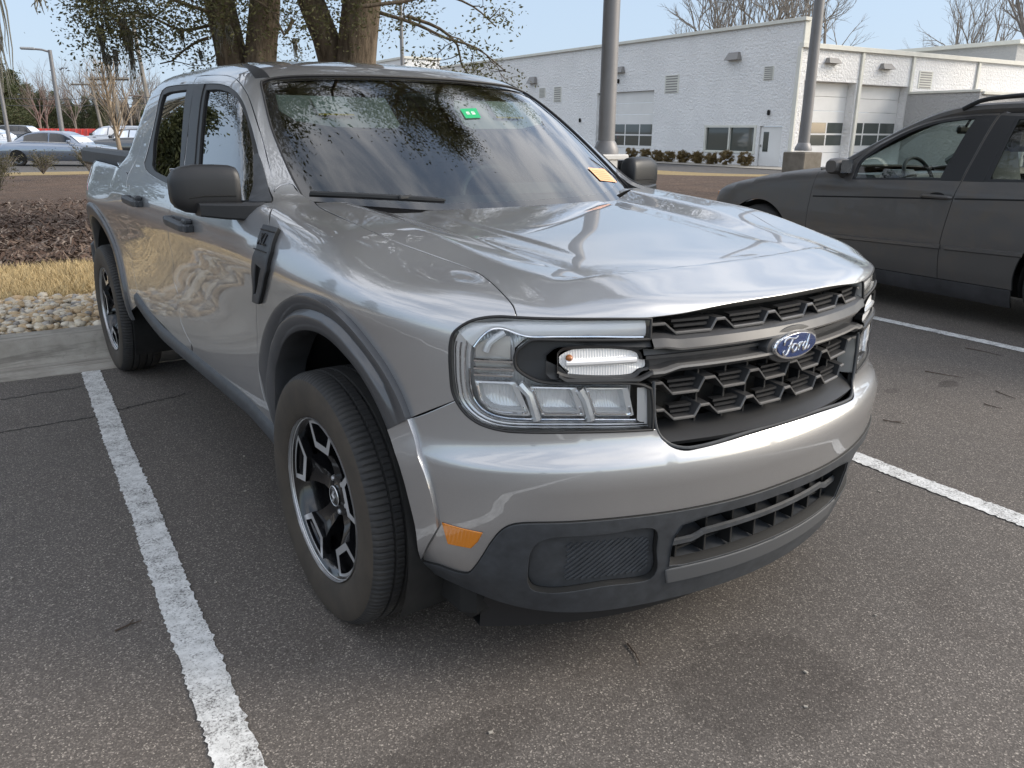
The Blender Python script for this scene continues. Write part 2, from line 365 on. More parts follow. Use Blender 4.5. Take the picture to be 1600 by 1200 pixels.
PANELS = {
'hood': ('H', [[[-0.7073,0.4436],[-0.7328,0.3794],[-0.7838,0.1002],[-0.795,-0.1278],[-0.7661,-0.2848],[-0.7481,-0.3615],[-0.733,-0.4474],[-0.7357,-0.5318],[-0.7458,-0.6206],[-0.7558,-0.6836],[-0.7702,-0.7168]],[[-0.7702,-0.7168],[-0.7336,-0.7528],[-0.658,-0.8103],[-0.5742,-0.8624],[-0.5133,-0.8952],[-0.4852,-0.9073],[-0.3792,-0.9393],[-0.1462,-0.9685],[0.0,-0.9755],[0.1462,-0.9685],[0.3792,-0.9393],[0.4852,-0.9073],[0.5133,-0.8952],[0.5742,-0.8624],[0.658,-0.8103],[0.7336,-0.7528],[0.7702,-0.7168]],[[0.7702,-0.7168],[0.7558,-0.6836],[0.7458,-0.6206],[0.7357,-0.5318],[0.733,-0.4474],[0.7481,-0.3615],[0.7661,-0.2848],[0.795,-0.1278],[0.7838,0.1002],[0.7328,0.3794],[0.7073,0.4436]],[[0.7073,0.4436],[-0.6609,0.4063],[-0.5279,0.3647],[-0.3079,0.33],[0.0,0.3185],[0.3079,0.33],[0.5279,0.3647],[0.6609,0.4063],[-0.7073,0.4436]]]),
'fender': ('E', [[[-1.2487,1.1719],[-1.1185,1.1244],[-0.6054,0.9696],[-0.2511,0.8316],[-0.0174,0.759],[0.088,0.7205],[0.1884,0.6695],[0.2562,0.6043],[0.3106,0.5329],[0.3431,0.4817],[0.3537,0.4476]],[[0.3546,0.4465],[0.307,0.4472],[0.2665,0.4411],[0.2334,0.43],[0.2042,0.4112],[0.1863,0.392],[0.1801,0.3687],[0.179,0.3286],[0.1811,0.2945],[0.1869,0.2418],[0.1983,0.2138]],[[0.1983,0.2138],[0.0556,0.1445],[-0.002,0.1115]],[[-0.002,0.1115],[-0.0432,0.1704],[-0.0888,0.2283],[-0.1459,0.2863],[-0.2116,0.3291],[-0.2973,0.3695],[-0.4134,0.3946],[-0.5275,0.4026],[-0.6857,0.3893],[-0.8565,0.3455],[-1.0143,0.2722],[-1.1117,0.1827],[-1.1924,0.0723],[-1.2337,-0.1167],[-1.259,-0.3605]],[[-1.259,-0.3605],[-1.2535,-0.3128]],[[-1.2535,-0.3128],[-1.4108,-0.1595],[-1.4749,-0.0074],[-1.4729,0.1321],[-1.4119,0.3312],[-1.3353,0.4492],[-1.2329,0.5545],[-1.1097,0.674],[-1.071,0.7358],[-1.0722,0.8212],[-1.2059,0.9449],[-1.4209,1.0985]],[[-1.4209,1.0985],[-1.4394,1.1468],[-1.4435,1.1918],[-1.4365,1.2164],[-1.3984,1.1966],[-1.3451,1.1839],[-1.2487,1.1719]]]),
'arch_out': ('S', [[[1.3486,0.6567],[1.3334,0.702],[1.283,0.7705],[1.1863,0.8418],[1.0583,0.9072],[0.9303,0.9527],[0.8538,0.9677],[0.7897,0.9709],[0.7066,0.9653],[0.6361,0.9424],[0.5794,0.9054],[0.5243,0.8566],[0.4895,0.8104],[0.4663,0.7683],[0.4511,0.7325]]]),
'arch_in': ('S', [[[1.2587,0.4454],[1.2356,0.5693],[1.2103,0.6743],[1.1711,0.7197],[1.1242,0.7656],[1.0519,0.8083],[0.9768,0.839],[0.8846,0.8616],[0.8161,0.8686],[0.7427,0.8635],[0.6815,0.8433],[0.6287,0.8155],[0.5822,0.7741],[0.5467,0.731],[0.5179,0.6883]]]),
'arch_out2': ('S', [[[0.4511,0.7325],[0.4246,0.6717],[0.3924,0.6117],[0.3743,0.5313],[0.3743,0.4833]]]),
'arch_in2': ('S', [[[0.5179,0.6883],[0.4753,0.6216],[0.4505,0.5463],[0.4404,0.4627],[0.456,0.362]]]),
'front_door': ('S', [[[1.4701,1.1798],[1.3392,1.1331],[1.2544,1.0904],[1.2469,1.0483],[1.2626,1.0097],[1.3136,0.9253],[1.356,0.8581],[1.3856,0.7907],[1.4091,0.6869],[1.4092,0.6162],[1.3746,0.5385],[1.2882,0.458]],[[1.2882,0.458],[1.4991,0.4612],[2.153,0.4583],[2.2895,0.473]],[[2.2546,0.517],[2.3962,0.5974],[2.4006,0.7054],[2.4485,0.7627],[2.3909,0.8565],[2.3868,0.92],[2.3231,1.0284],[2.3013,1.0697],[2.2998,1.1519],[2.3407,1.2321],[2.4571,1.3578],[2.7303,1.5827]],[[2.7303,1.5827],[2.4801,1.5764],[2.2947,1.5655],[2.146,1.5446],[1.9551,1.4881],[1.7308,1.3614],[1.5809,1.2579],[1.4701,1.1798]]]),
'rear_door': ('S', [[[2.7303,1.5827],[2.4571,1.3578],[2.3407,1.2321],[2.2998,1.1519],[2.3013,1.0697],[2.3231,1.0284],[2.3868,0.92],[2.3909,0.8565],[2.4485,0.7627],[2.4006,0.7054],[2.3962,0.5974],[2.2546,0.517]],[[2.2895,0.473],[2.7111,0.5013],[3.1657,0.5415]],[[3.1657,0.5415],[3.2162,0.6041],[3.2599,0.694],[3.257,0.8217],[3.1287,0.9583],[3.0764,1.0571],[3.1129,1.1127],[3.165,1.1],[3.2,1.17],[3.215,1.274],[3.285,1.413],[3.325,1.5],[3.315,1.55],[3.25,1.575]],[[3.25,1.575],[2.95,1.585],[2.7303,1.5827]]]),
'fwin': ('S', [[[2.6058,1.5454],[2.3278,1.5349],[2.1771,1.5198]],[[2.1771,1.5198],[2.0276,1.4898],[1.9188,1.4519],[1.7964,1.3863],[1.7045,1.3284],[1.4871,1.1831],[1.4053,1.15]],[[1.4053,1.15],[1.6116,1.1338],[2.1361,1.124]],[[2.1361,1.124],[2.4218,1.353],[2.6058,1.5454]]]),
'pcov1': ('S', [[[2.6479,1.547],[2.5068,1.5416]],[[2.5068,1.5416],[2.2013,1.237],[2.0629,1.1151]],[[2.0629,1.1151],[2.1777,1.1213]],[[2.1777,1.1213],[2.3317,1.2324],[2.4476,1.3578],[2.6479,1.547]]]),
'pcov2': ('S', [[[2.7682,1.5504],[2.6425,1.5468]],[[2.6425,1.5468],[2.4571,1.3578],[2.3452,1.232],[2.2129,1.1332]],[[2.2129,1.1332],[2.3124,1.1536]],[[2.3124,1.1536],[2.5166,1.3297],[2.7682,1.5504]]]),
'rwin': ('S', [[[3.2346,1.5401],[3.2001,1.5508],[3.0616,1.5545],[2.6372,1.5466]],[[2.6372,1.5466],[2.4599,1.3528],[2.2395,1.1552]],[[2.2395,1.1552],[2.4518,1.1535],[2.6967,1.1669],[2.8606,1.181],[2.9672,1.1989],[3.0157,1.214]],[[3.0157,1.214],[3.0435,1.2642],[3.0852,1.3549],[3.1411,1.4357],[3.1849,1.4829],[3.2346,1.5401]]]),
'fglass': ('S', [[[2.451,1.5195],[2.2885,1.5165],[2.1422,1.5023]],[[2.1422,1.5023],[1.9956,1.471],[1.8608,1.4164],[1.7537,1.3528],[1.6652,1.2922],[1.6511,1.2804]],[[1.6511,1.2804],[1.5,1.1527]],[[1.5,1.1527],[1.6902,1.1425],[2.046,1.1343]],[[2.046,1.1343],[2.1777,1.2519],[2.451,1.5195]]]),
'rglass': ('S', [[[3.1716,1.5205],[3.0919,1.5296],[2.9758,1.5316],[2.71,1.5308]],[[2.71,1.5308],[2.3274,1.1721]],[[2.3274,1.1721],[2.4678,1.1726],[2.6597,1.1817],[2.7716,1.1902],[2.8611,1.2083]],[[2.8611,1.2083],[2.9866,1.2936],[3.0517,1.3664],[3.0946,1.4236],[3.1438,1.482],[3.1716,1.5205]]]),
'sail': ('S', [[[1.6511,1.2804],[1.6498,1.2885],[1.474,1.176],[1.4053,1.15]],[[1.4053,1.15],[1.4913,1.1456]],[[1.4913,1.1456],[1.6511,1.2804]]]),
'bed_side': ('S', [[[3.1657,0.5415],[3.2162,0.6041],[3.2599,0.694],[3.257,0.8217],[3.1287,0.9583],[3.0764,1.0571],[3.1129,1.1127],[3.165,1.1],[3.2,1.15]],[[3.2,1.15],[3.32,1.165],[3.6,1.178],[4.3,1.185],[4.93,1.185]],[[4.93,1.185],[4.97,0.9],[4.97,0.5]],[[4.97,0.5],[4.5,0.45],[4.416,0.42]],[[4.4068,0.3995],[4.3962,0.5726],[4.3092,0.7396],[4.1598,0.8542],[3.976,0.895],[3.7922,0.8542],[3.6428,0.7396],[3.5558,0.5726],[3.5452,0.3995]],[[3.541,0.42],[3.1657,0.5415]]]),
'rarch_in': ('S', [[[4.4068,0.3995],[4.3962,0.5726],[4.3092,0.7396],[4.1598,0.8542],[3.976,0.895],[3.7922,0.8542],[3.6428,0.7396],[3.5558,0.5726],[3.5452,0.3995]]]),
'bumper': ('F', [[[-1.2626,0.129],[-1.1354,0.1515],[-0.9782,0.2147]],[[-0.9782,0.2147],[-0.9549,0.1785],[-0.9236,0.1539],[-0.8855,0.1384],[-0.8445,0.1298],[-0.7943,0.1258],[-0.6621,0.1197],[-0.5261,0.1111],[-0.4557,0.108]],[[-0.4557,0.108],[-0.4441,0.1091],[-0.4301,0.0829],[-0.4054,0.0598],[-0.3707,0.0483],[-0.3278,0.0481],[-0.142,0.0568],[0.0,0.059],[0.142,0.0568],[0.3278,0.0481],[0.3707,0.0483],[0.4054,0.0598],[0.4301,0.0829],[0.4441,0.1091],[0.4557,0.108]],[[0.4557,0.108],[0.5261,0.1111],[0.6621,0.1197],[0.7943,0.1258],[0.8445,0.1298],[0.8855,0.1384],[0.9236,0.1539],[0.9549,0.1785],[0.9782,0.2147]],[[0.9782,0.2147],[1.1354,0.1515],[1.2626,0.129]],[[1.2626,0.129],[1.1823,0.0022],[1.1457,-0.0988],[1.1183,-0.2088],[1.1046,-0.3472]],[[1.1046,-0.3472],[1.1111,-0.3693],[1.0394,-0.344],[0.9761,-0.3393],[0.9402,-0.327],[0.9205,-0.2932],[0.9016,-0.2498],[0.8804,-0.1988]],[[0.8804,-0.1988],[0.8549,-0.1528],[0.8298,-0.129],[0.7966,-0.118],[0.6735,-0.1127],[0.5488,-0.1111],[0.3821,-0.1109],[0.1615,-0.1077],[0.0,-0.104],[-0.1615,-0.1077],[-0.3821,-0.1109],[-0.5488,-0.1111],[-0.6735,-0.1127],[-0.7966,-0.118],[-0.8298,-0.129],[-0.8549,-0.1528],[-0.8804,-0.1988]],[[-0.8804,-0.1988],[-0.9016,-0.2498],[-0.9205,-0.2932],[-0.9402,-0.327],[-0.9761,-0.3393],[-1.0394,-0.344],[-1.1111,-0.3693],[-1.1046,-0.3472]],[[-1.1046,-0.3472],[-1.1183,-0.2088],[-1.1457,-0.0988],[-1.1823,0.0022],[-1.2626,0.129]]]),
'lower_trim': ('F', [[[-1.1046,-0.3472],[-1.1111,-0.3693],[-1.0394,-0.344],[-0.9761,-0.3393],[-0.9402,-0.327],[-0.9205,-0.2932],[-0.9016,-0.2498],[-0.8804,-0.1988]],[[-0.8804,-0.1988],[-0.8549,-0.1528],[-0.8298,-0.129],[-0.7966,-0.118],[-0.6735,-0.1127],[-0.5488,-0.1111],[-0.3821,-0.1109],[-0.1615,-0.1077],[0.0,-0.104],[0.1615,-0.1077],[0.3821,-0.1109],[0.5488,-0.1111],[0.6735,-0.1127],[0.7966,-0.118],[0.8298,-0.129],[0.8549,-0.1528],[0.8804,-0.1988]],[[0.8804,-0.1988],[0.9016,-0.2498],[0.9205,-0.2932],[0.9402,-0.327],[0.9761,-0.3393],[1.0394,-0.344],[1.1111,-0.3693],[1.1046,-0.3472]],[[1.1046,-0.3472],[1.1486,-0.4595]],[[1.1486,-0.4595],[0.9583,-0.4398],[0.8198,-0.4447],[0.6314,-0.4408],[0.3247,-0.429],[0.0,-0.4256],[-0.3247,-0.429],[-0.6314,-0.4408],[-0.8198,-0.4447],[-0.9583,-0.4398],[-1.1486,-0.4595]],[[-1.1486,-0.4595],[-1.1046,-0.3472]]]),
'pocket': ('F', [[[-0.767,-0.3154],[-0.7706,-0.251],[-0.767,-0.2066],[-0.752,-0.1775],[-0.7246,-0.1621],[-0.5863,-0.1568],[-0.4419,-0.1593],[-0.424,-0.2348],[-0.4096,-0.3041],[-0.4209,-0.3304],[-0.5607,-0.336],[-0.7095,-0.3568],[-0.7517,-0.3472],[-0.767,-0.3154]]]),
'groove': ('F', [[[-0.6742,-0.1884],[-0.4454,-0.1905]],[[-0.4454,-0.1905],[-0.4218,-0.3182]],[[-0.4218,-0.3182],[-0.6661,-0.3232]],[[-0.6661,-0.3232],[-0.6742,-0.1884]]]),
'marker': ('E', [[[0.1556,-0.1578],[0.2753,-0.1658]],[[0.2753,-0.1658],[0.2612,-0.1973]],[[0.2612,-0.1973],[0.239,-0.2271]],[[0.239,-0.2271],[0.1684,-0.2297]],[[0.1684,-0.2297],[0.1556,-0.1578]]]),
'headlight': ('F', [[[-0.7924,0.4266],[-0.8381,0.4338],[-0.8776,0.4337],[-0.9108,0.4277],[-0.9421,0.4132],[-0.9632,0.3964],[-0.9737,0.3735],[-0.9819,0.3328],[-0.9852,0.2978],[-0.9865,0.2439],[-0.9781,0.2148],[-0.9549,0.1786],[-0.9236,0.1538],[-0.8854,0.1384],[-0.8445,0.1298],[-0.7943,0.1258],[-0.6622,0.1197],[-0.5261,0.1111],[-0.4548,0.1068]],[[-0.4548,0.1068],[-0.4541,0.1618],[-0.46,0.2165]],[[-0.46,0.2165],[-0.4916,0.2314],[-0.6588,0.2497],[-0.7392,0.2569],[-0.7706,0.2687],[-0.8025,0.2936],[-0.8078,0.3071],[-0.8033,0.336],[-0.779,0.3551],[-0.7622,0.3641],[-0.6837,0.3588],[-0.4887,0.3435],[-0.4613,0.3425]],[[-0.4613,0.3425],[-0.4551,0.3914]],[[-0.4551,0.3914],[-0.647,0.409],[-0.7413,0.4192],[-0.7924,0.4266]]]),
'light_bezel': ('F', [[[-0.46,0.2165],[-0.4916,0.2314],[-0.6588,0.2497],[-0.7392,0.2569],[-0.7706,0.2687],[-0.8025,0.2936],[-0.8078,0.3071],[-0.8033,0.336],[-0.779,0.3551],[-0.7622,0.3641],[-0.6837,0.3588],[-0.4887,0.3435],[-0.4613,0.3425]],[[-0.4613,0.3425],[-0.4195,0.3383]],[[-0.4195,0.3383],[-0.4205,0.2121]],[[-0.4205,0.2121],[-0.46,0.2165]]]),
'signal': ('N', [[[-0.5975,0.9098],[-0.4502,0.9017],[-0.4384,0.8922],[-0.4384,0.8834],[-0.4236,0.8808],[-0.4233,0.8632],[-0.4381,0.8629],[-0.4526,0.8523],[-0.5942,0.8596],[-0.608,0.8673],[-0.6076,0.8988],[-0.5975,0.9098]]]),
'windshield': ('T', [[[-0.9446,-1.5248],[-0.9475,-1.4389],[-0.9437,-1.3198],[-0.9111,-1.0687],[-0.8072,-0.6929]],[[-0.8072,-0.6929],[-0.7667,-0.6927],[-0.428,-0.7989],[0.0,-0.848],[0.428,-0.7989],[0.7667,-0.6927],[0.8072,-0.6929]],[[0.8072,-0.6929],[0.9111,-1.0687],[0.9437,-1.3198],[0.9475,-1.4389],[0.9446,-1.5248]],[[0.9446,-1.5248],[0.6729,-1.7159],[0.3387,-1.8196],[0.0,-1.8527],[-0.3387,-1.8196],[-0.6729,-1.7159],[-0.9446,-1.5248]]]),
'cab': ('T', [[[-1.0355,-1.3972],[-1.0041,-1.2573],[-0.9603,-1.0505],[-0.8973,-0.7392],[-0.8717,-0.4879]],[[-0.8717,-0.4879],[-0.8661,-0.2875],[-0.8669,-0.028],[-0.8403,0.3156],[-0.8167,0.5769]],[[-0.8167,0.5769],[-0.7476,0.8734],[-0.7566,0.9414],[-0.8112,0.9813],[-0.9285,1.0081],[-1.1481,1.0417],[-1.3121,1.1],[-1.4433,1.116]],[[-1.4433,1.116],[-1.3361,1.1201],[-1.2509,1.2204]],[[-1.2509,1.2204],[-1.0478,1.3971],[-0.8365,1.5337],[-0.444,1.6723],[0.0,1.7239],[0.444,1.6723],[0.8365,1.5337],[1.0478,1.3971],[1.2509,1.2204]],[[1.2509,1.2204],[1.3361,1.1201],[1.4433,1.116]],[[1.4433,1.116],[1.3121,1.1],[1.1481,1.0417],[0.9285,1.0081],[0.8112,0.9813],[0.7566,0.9414],[0.7476,0.8734],[0.8167,0.5769]],[[0.8167,0.5769],[0.8403,0.3156],[0.8669,-0.028],[0.8661,-0.2875],[0.8717,-0.4879]],[[0.8717,-0.4879],[0.8973,-0.7392],[0.9603,-1.0505],[1.0041,-1.2573],[1.0355,-1.3972]],[[1.0355,-1.3972],[1.0103,-1.3897],[0.9808,-1.3959],[0.9601,-1.41],[0.9446,-1.5248]],[[0.9446,-1.5248],[0.9475,-1.4389],[0.9437,-1.3198],[0.9111,-1.0687],[0.8072,-0.6929]],[[0.8072,-0.6929],[0.7667,-0.6927],[0.428,-0.7989],[0.0,-0.848],[-0.428,-0.7989],[-0.7667,-0.6927],[-0.8072,-0.6929]],[[-0.8072,-0.6929],[-0.9111,-1.0687],[-0.9437,-1.3198],[-0.9475,-1.4389],[-0.9446,-1.5248]],[[-0.9446,-1.5248],[-0.9601,-1.41],[-0.9808,-1.3959],[-1.0103,-1.3897],[-1.0355,-1.3972]]]),
'rear_window': ('T', [[[-0.8366,1.478],[-0.6099,1.173]],[[-0.6099,1.173],[0.0,1.247],[0.6099,1.173]],[[0.6099,1.173],[0.8366,1.478]],[[0.8366,1.478],[0.0,1.6692],[-0.8366,1.478]]]),
'roof_strip': ('T', [[[-0.7231,-0.1112],[-0.7786,-0.4092],[-0.8046,-0.5876],[-0.808,-0.6371]],[[-0.808,-0.6371],[-0.7574,-0.6865]],[[-0.7574,-0.6865],[-0.7464,-0.5725],[-0.7373,-0.3831],[-0.7231,-0.1112]]]),
}
XYZ = {
'drl_top': [[-0.78,0.345,0.948],[-0.767,0.337,0.962],[-0.744,0.321,0.972],[-0.722,0.305,0.975],[-0.697,0.283,0.976],[-0.644,0.239,0.976],[-0.572,0.195,0.974],[-0.494,0.158,0.971],[-0.42,0.13,0.968]],
'drl_bot': [[-0.76,0.318,0.916],[-0.746,0.309,0.939],[-0.727,0.298,0.959],[-0.711,0.287,0.963],[-0.697,0.272,0.958],[-0.68,0.254,0.948],[-0.663,0.24,0.943],[-0.601,0.203,0.941],[-0.523,0.166,0.938],[-0.467,0.143,0.934],[-0.421,0.127,0.931]],
'rail1': [[-0.722,0.305,0.975],[-0.752,0.325,0.967],[-0.773,0.338,0.948],[-0.783,0.344,0.92],[-0.785,0.345,0.873],[-0.783,0.344,0.826],[-0.777,0.336,0.788],[-0.762,0.318,0.763],[-0.74,0.294,0.746],[-0.713,0.268,0.739],[-0.675,0.238,0.737],[-0.576,0.179,0.734],[-0.493,0.143,0.728],[-0.41,0.112,0.723]],
'rail2': [[-0.711,0.287,0.964],[-0.74,0.309,0.957],[-0.758,0.32,0.939],[-0.767,0.325,0.907],[-0.769,0.326,0.864],[-0.768,0.325,0.822],[-0.763,0.32,0.796],[-0.752,0.307,0.774],[-0.734,0.288,0.76],[-0.708,0.265,0.753],[-0.665,0.232,0.751],[-0.576,0.18,0.748],[-0.494,0.143,0.742],[-0.423,0.117,0.735]],
'cell1': [[-0.76,0.316,0.838],[-0.69,0.253,0.839],[-0.663,0.231,0.761],[-0.712,0.269,0.762],[-0.734,0.288,0.769],[-0.752,0.307,0.791]],
'cell2': [[-0.665,0.234,0.829],[-0.571,0.18,0.824],[-0.552,0.169,0.757],[-0.641,0.217,0.761]],
'cell3': [[-0.554,0.172,0.823],[-0.458,0.133,0.816],[-0.443,0.125,0.748],[-0.532,0.16,0.756]],
'rib1': [[-0.683,0.248,0.835],[-0.665,0.234,0.81],[-0.651,0.223,0.751]],
'rib2': [[-0.566,0.178,0.82],[-0.554,0.171,0.795],[-0.541,0.163,0.746]],
'tan': [[-0.76,0.318,0.916],[-0.729,0.294,0.943],[-0.697,0.267,0.944],[-0.7,0.262,0.879],[-0.692,0.255,0.857],[-0.761,0.317,0.853]],
'endcap': [[-0.437,0.125,0.815],[-0.413,0.117,0.813],[-0.41,0.112,0.723],[-0.435,0.121,0.737]],
'bez_rim': [[-0.409,0.122,0.924],[-0.601,0.202,0.935],[-0.658,0.236,0.936],[-0.67,0.243,0.928],[-0.687,0.253,0.91],[-0.688,0.253,0.88],[-0.683,0.249,0.87],[-0.66,0.232,0.85],[-0.639,0.218,0.841],[-0.576,0.184,0.838],[-0.437,0.126,0.826],[-0.407,0.115,0.821]],
'bez_face': [[-0.409,0.121,0.909],[-0.609,0.205,0.92],[-0.619,0.21,0.916],[-0.633,0.218,0.902],[-0.635,0.217,0.862],[-0.627,0.211,0.85],[-0.602,0.197,0.841]],
'sig': [[-0.608,0.203,0.902],[-0.6,0.2,0.91],[-0.45,0.135,0.902],[-0.438,0.13,0.892],[-0.438,0.129,0.883],[-0.424,0.124,0.881],[-0.423,0.123,0.863],[-0.438,0.128,0.863],[-0.451,0.132,0.852],[-0.594,0.194,0.86],[-0.608,0.202,0.867]],
'sig_low': [[-0.611,0.202,0.856],[-0.597,0.194,0.844],[-0.438,0.126,0.836],[-0.408,0.117,0.849]],
'ventT': [[-0.866,1.249,1.093],[-0.864,1.154,1.091],[-0.899,1.127,1.037],[-0.903,1.14,1.025]],
'wiper': [[-0.678,1.394,1.164],[-0.547,1.313,1.156],[-0.399,1.246,1.144]],
'stick_g': [[0.076,1.691,1.448],[0.158,1.703,1.453],[0.14,1.64,1.416],[0.064,1.63,1.413]],
'stick_o': [[0.495,1.409,1.231],[0.62,1.451,1.222],[0.626,1.377,1.172],[0.504,1.341,1.185]],
}
# ---------------------------------------------------------------- sheet-metal panels cut from the truck surface
def resample(seg, ds):
    P = np.array(seg, float)
    if len(P) == 2:
        n = max(1, int(round(np.linalg.norm(P[1]-P[0])/ds))); return np.array([P[0]+(P[1]-P[0])*i/n for i in range(n+1)])
    Q = np.vstack([2*P[0]-P[1], P, 2*P[-1]-P[-2]]); out = []
    for i in range(1, len(Q)-2):
        p0, p1, p2, p3 = Q[i-1], Q[i], Q[i+1], Q[i+2]; L = np.linalg.norm(p2-p1)
        if L < 1e-9: continue
        t01 = max(np.linalg.norm(p1-p0), 1e-6)**.5; t12 = L**.5; t23 = max(np.linalg.norm(p3-p2), 1e-6)**.5
        m1 = (p2-p1+t12*((p1-p0)/t01-(p2-p0)/(t01+t12))); m2 = (p2-p1+t12*((p3-p2)/t23-(p3-p1)/(t12+t23)))
        n = max(1, int(math.ceil(L/ds)))
        for k in range(n):
            t = k/n; out.append((2*(p1-p2)+m1+m2)*t**3+(-3*(p1-p2)-2*m1-m2)*t*t+m1*t+p1)
    out.append(P[-1]); return np.array(out)
def loop2d(segs, ds):
    out = []
    for s_ in segs:
        q = resample(s_, ds); out.extend(q[:-1].tolist())
    out = np.array(out); keep = np.linalg.norm(out-np.roll(out, 1, 0), axis=1) > ds*.15
    return out[keep]
def inside(poly, pts):
    x, y = pts[:, 0], pts[:, 1]; r_ = np.zeros(len(pts), bool); a = poly; b = np.roll(poly, -1, 0)
    for (x1, y1), (x2, y2) in zip(a, b):
        c = ((y1 > y) != (y2 > y)); 
        if abs(y2-y1) > 1e-12: r_ ^= c & (x < (x2-x1)*(y-y1)/(y2-y1)+x1)
    return r_
def loop3d(fn, ch, q):
    p = ch.xyz(fn, q); ok = ~np.isnan(p).any(1); return p[ok], q[ok]
def panel(name, key, m, parent, holes=(), off=0., gap=.0022, rim=.018, step=.03, mirror=False, fn=None, segs=None, chart=None, rims=True, lip=.0016):
    key_ = (key, tuple(holes), off, gap, rim, step, lip, rims, fn)
    if key_ in PCACHE: return panel_mesh(name, m, parent, *PCACHE[key_], mirror)
    fn = fn or BODY
    cn, sg = PANELS[key] if segs is None else (chart, segs)
    ch = CH[cn]; sc = 1.0 if isinstance(ch, Pln) else 1/.75
    du = step*sc; loops = []
    def prep(q, sign):
        p, q = loop3d(fn, ch, q); n = grad(fn, p); t = np.roll(p, -1, 0)-np.roll(p, 1, 0); o = np.cross(t, n); o /= np.maximum(np.linalg.norm(o, axis=1, keepdims=True), 1e-9)
        area = lambda L: .5*np.sum(L[:, 0]*np.roll(L[:, 1], -1)-np.roll(L[:, 0], -1)*L[:, 1])
        if (abs(area(ch.uv(p+o*.004)))-abs(area(ch.uv(p))))*sign < 0: o = -o
        if gap > 0:
            pi = p-o*gap; q = ch.uv(pi); p2 = ch.xyz(fn, q); bad = np.isnan(p2).any(1); p2[bad] = p[bad]; p = p2; n = grad(fn, p)
        return q, p, n, o
    L0 = prep(loop2d(sg, du*.5), 1); loops.append(L0)
    for h in holes:
        hc, hs = PANELS[h]; hch = CH[hc]; hq = loop2d(hs, du*.5 if hc == cn else (step*.5 if isinstance(hch, Pln) else step*.6))
        if hc != cn: hp, _ = loop3d(fn, hch, hq); hq = ch.uv(hp)
        loops.append(prep(hq, -1))
    lo, hi = L0[0].min(0), L0[0].max(0); gx = np.arange(lo[0], hi[0], du); gy = np.arange(lo[1], hi[1], du*.866)
    X, Y = np.meshgrid(gx, gy); X = X+(np.arange(len(gy)) % 2)[:, None]*du/2; G_ = np.stack([X.ravel(), Y.ravel()], -1)
    ins = inside(L0[0], G_)
    for L in loops[1:]: ins &= ~inside(L[0], G_)
    G_ = G_[ins]; allb = np.vstack([L[0] for L in loops])
    if len(G_):
        dmin = np.full(len(G_), 9.)
        for i in range(0, len(allb), 200): dmin = np.minimum(dmin, np.linalg.norm(G_[:, None]-allb[None, i:i+200], axis=2).min(1))
        G_ = G_[dmin > du*.42]
    pts = np.vstack([allb, G_]) if len(G_) else allb; ed = []; b0 = 0
    for L in loops:
        k = len(L[0]); ed += [(b0+i, b0+(i+1) % k) for i in range(k)]; b0 += k
    vo, eo, fo, ov, _, _ = delaunay_2d_cdt([Vector(p) for p in pts], ed, [], 0, 1e-7)
    vo = np.array([(v[0], v[1]) for v in vo]); fo = np.array([list(f) for f in fo]); cen = vo[fo].mean(1); keep = inside(L0[0], cen)
    for L in loops[1:]: keep &= ~inside(L[0], cen)
    fo = fo[keep]; P = ch.xyz(fn, vo); bad = np.isnan(P).any(1)
    if bad.any():
        fo = fo[~bad[fo].any(1)]; P[bad] = 0
    N = grad(fn, np.nan_to_num(P)); fn_ = np.cross(P[fo[:, 1]]-P[fo[:, 0]], P[fo[:, 2]]-P[fo[:, 0]])
    flip = (fn_*N[fo[:, 0]]).sum(1) < 0; fo[flip] = fo[flip][:, ::-1]
    V = list(P+N*off); NN = list(N); F = [tuple(f) for f in fo.tolist()]
    # rolled edges
    if rims:
        o2v = {}
        for i, q in enumerate(ov):
            for k in q: o2v.setdefault(k, i)
        b0 = 0
        for (q, p, n, o) in loops:
            k = len(q); ids = [o2v.get(b0+i) for i in range(k)]; b0 += k; base = len(V)
            for i in range(k):
                pb = V[ids[i]] if ids[i] is not None else p[i]+n[i]*off
                V.append(pb+o[i]*lip-n[i]*lip); NN.append((n[i]+o[i])/1.414); V.append(pb+o[i]*lip-n[i]*rim); NN.append(o[i])
            for i in range(k):
                j = (i+1) % k
                if ids[i] is None or ids[j] is None: continue
                F.append((ids[i], ids[j], base+2*j, base+2*i)); F.append((base+2*i, base+2*j, base+2*j+1, base+2*i+1))
        V_ = np.array(V); NA = np.array(NN)
        for t in range(len(fo), len(F)):
            a, b_, c_, d_ = F[t]; g = np.cross(V_[b_]-V_[a], V_[d_]-V_[a])
            if g@(NA[a]+NA[c_]) < 0: F[t] = (d_, c_, b_, a)
    V = np.array(V); NN = np.array(NN); PCACHE[key_] = (V, NN, F, len(fo)); return panel_mesh(name, m, parent, V, NN, F, len(fo), mirror)
PCACHE = {}
def panel_mesh(name, m, parent, V, NN, F, NT_, mirror):
    if mirror == 'suv':
        V = V-2*(V@LE1-SX)[:, None]*LE1; NN = NN-2*(NN@LE1)[:, None]*LE1; F = [f[::-1] for f in F]
    elif mirror:
        V = V*[-1, 1, 1]; NN = NN*[-1, 1, 1]; F = [f[::-1] for f in F]
    me = bpy.data.meshes.new(name); me.from_pydata(V.tolist(), [], F); me.materials.append(m); me.materials.append(M_black)
    me.polygons.foreach_set('material_index', [1 if (len(f) == 4 and k >= NT_ and (k-NT_) % 2 == 1) else 0 for k, f in enumerate(F)]); me.polygons.foreach_set('use_smooth', [True]*len(F)); me.update()  # edge returns coloured black to stand for shade in the shut lines
    try: me.normals_split_custom_set_from_vertices([tuple(x) for x in NN])
    except Exception as ex: print('normals', ex)
    return link(name, me, parent)
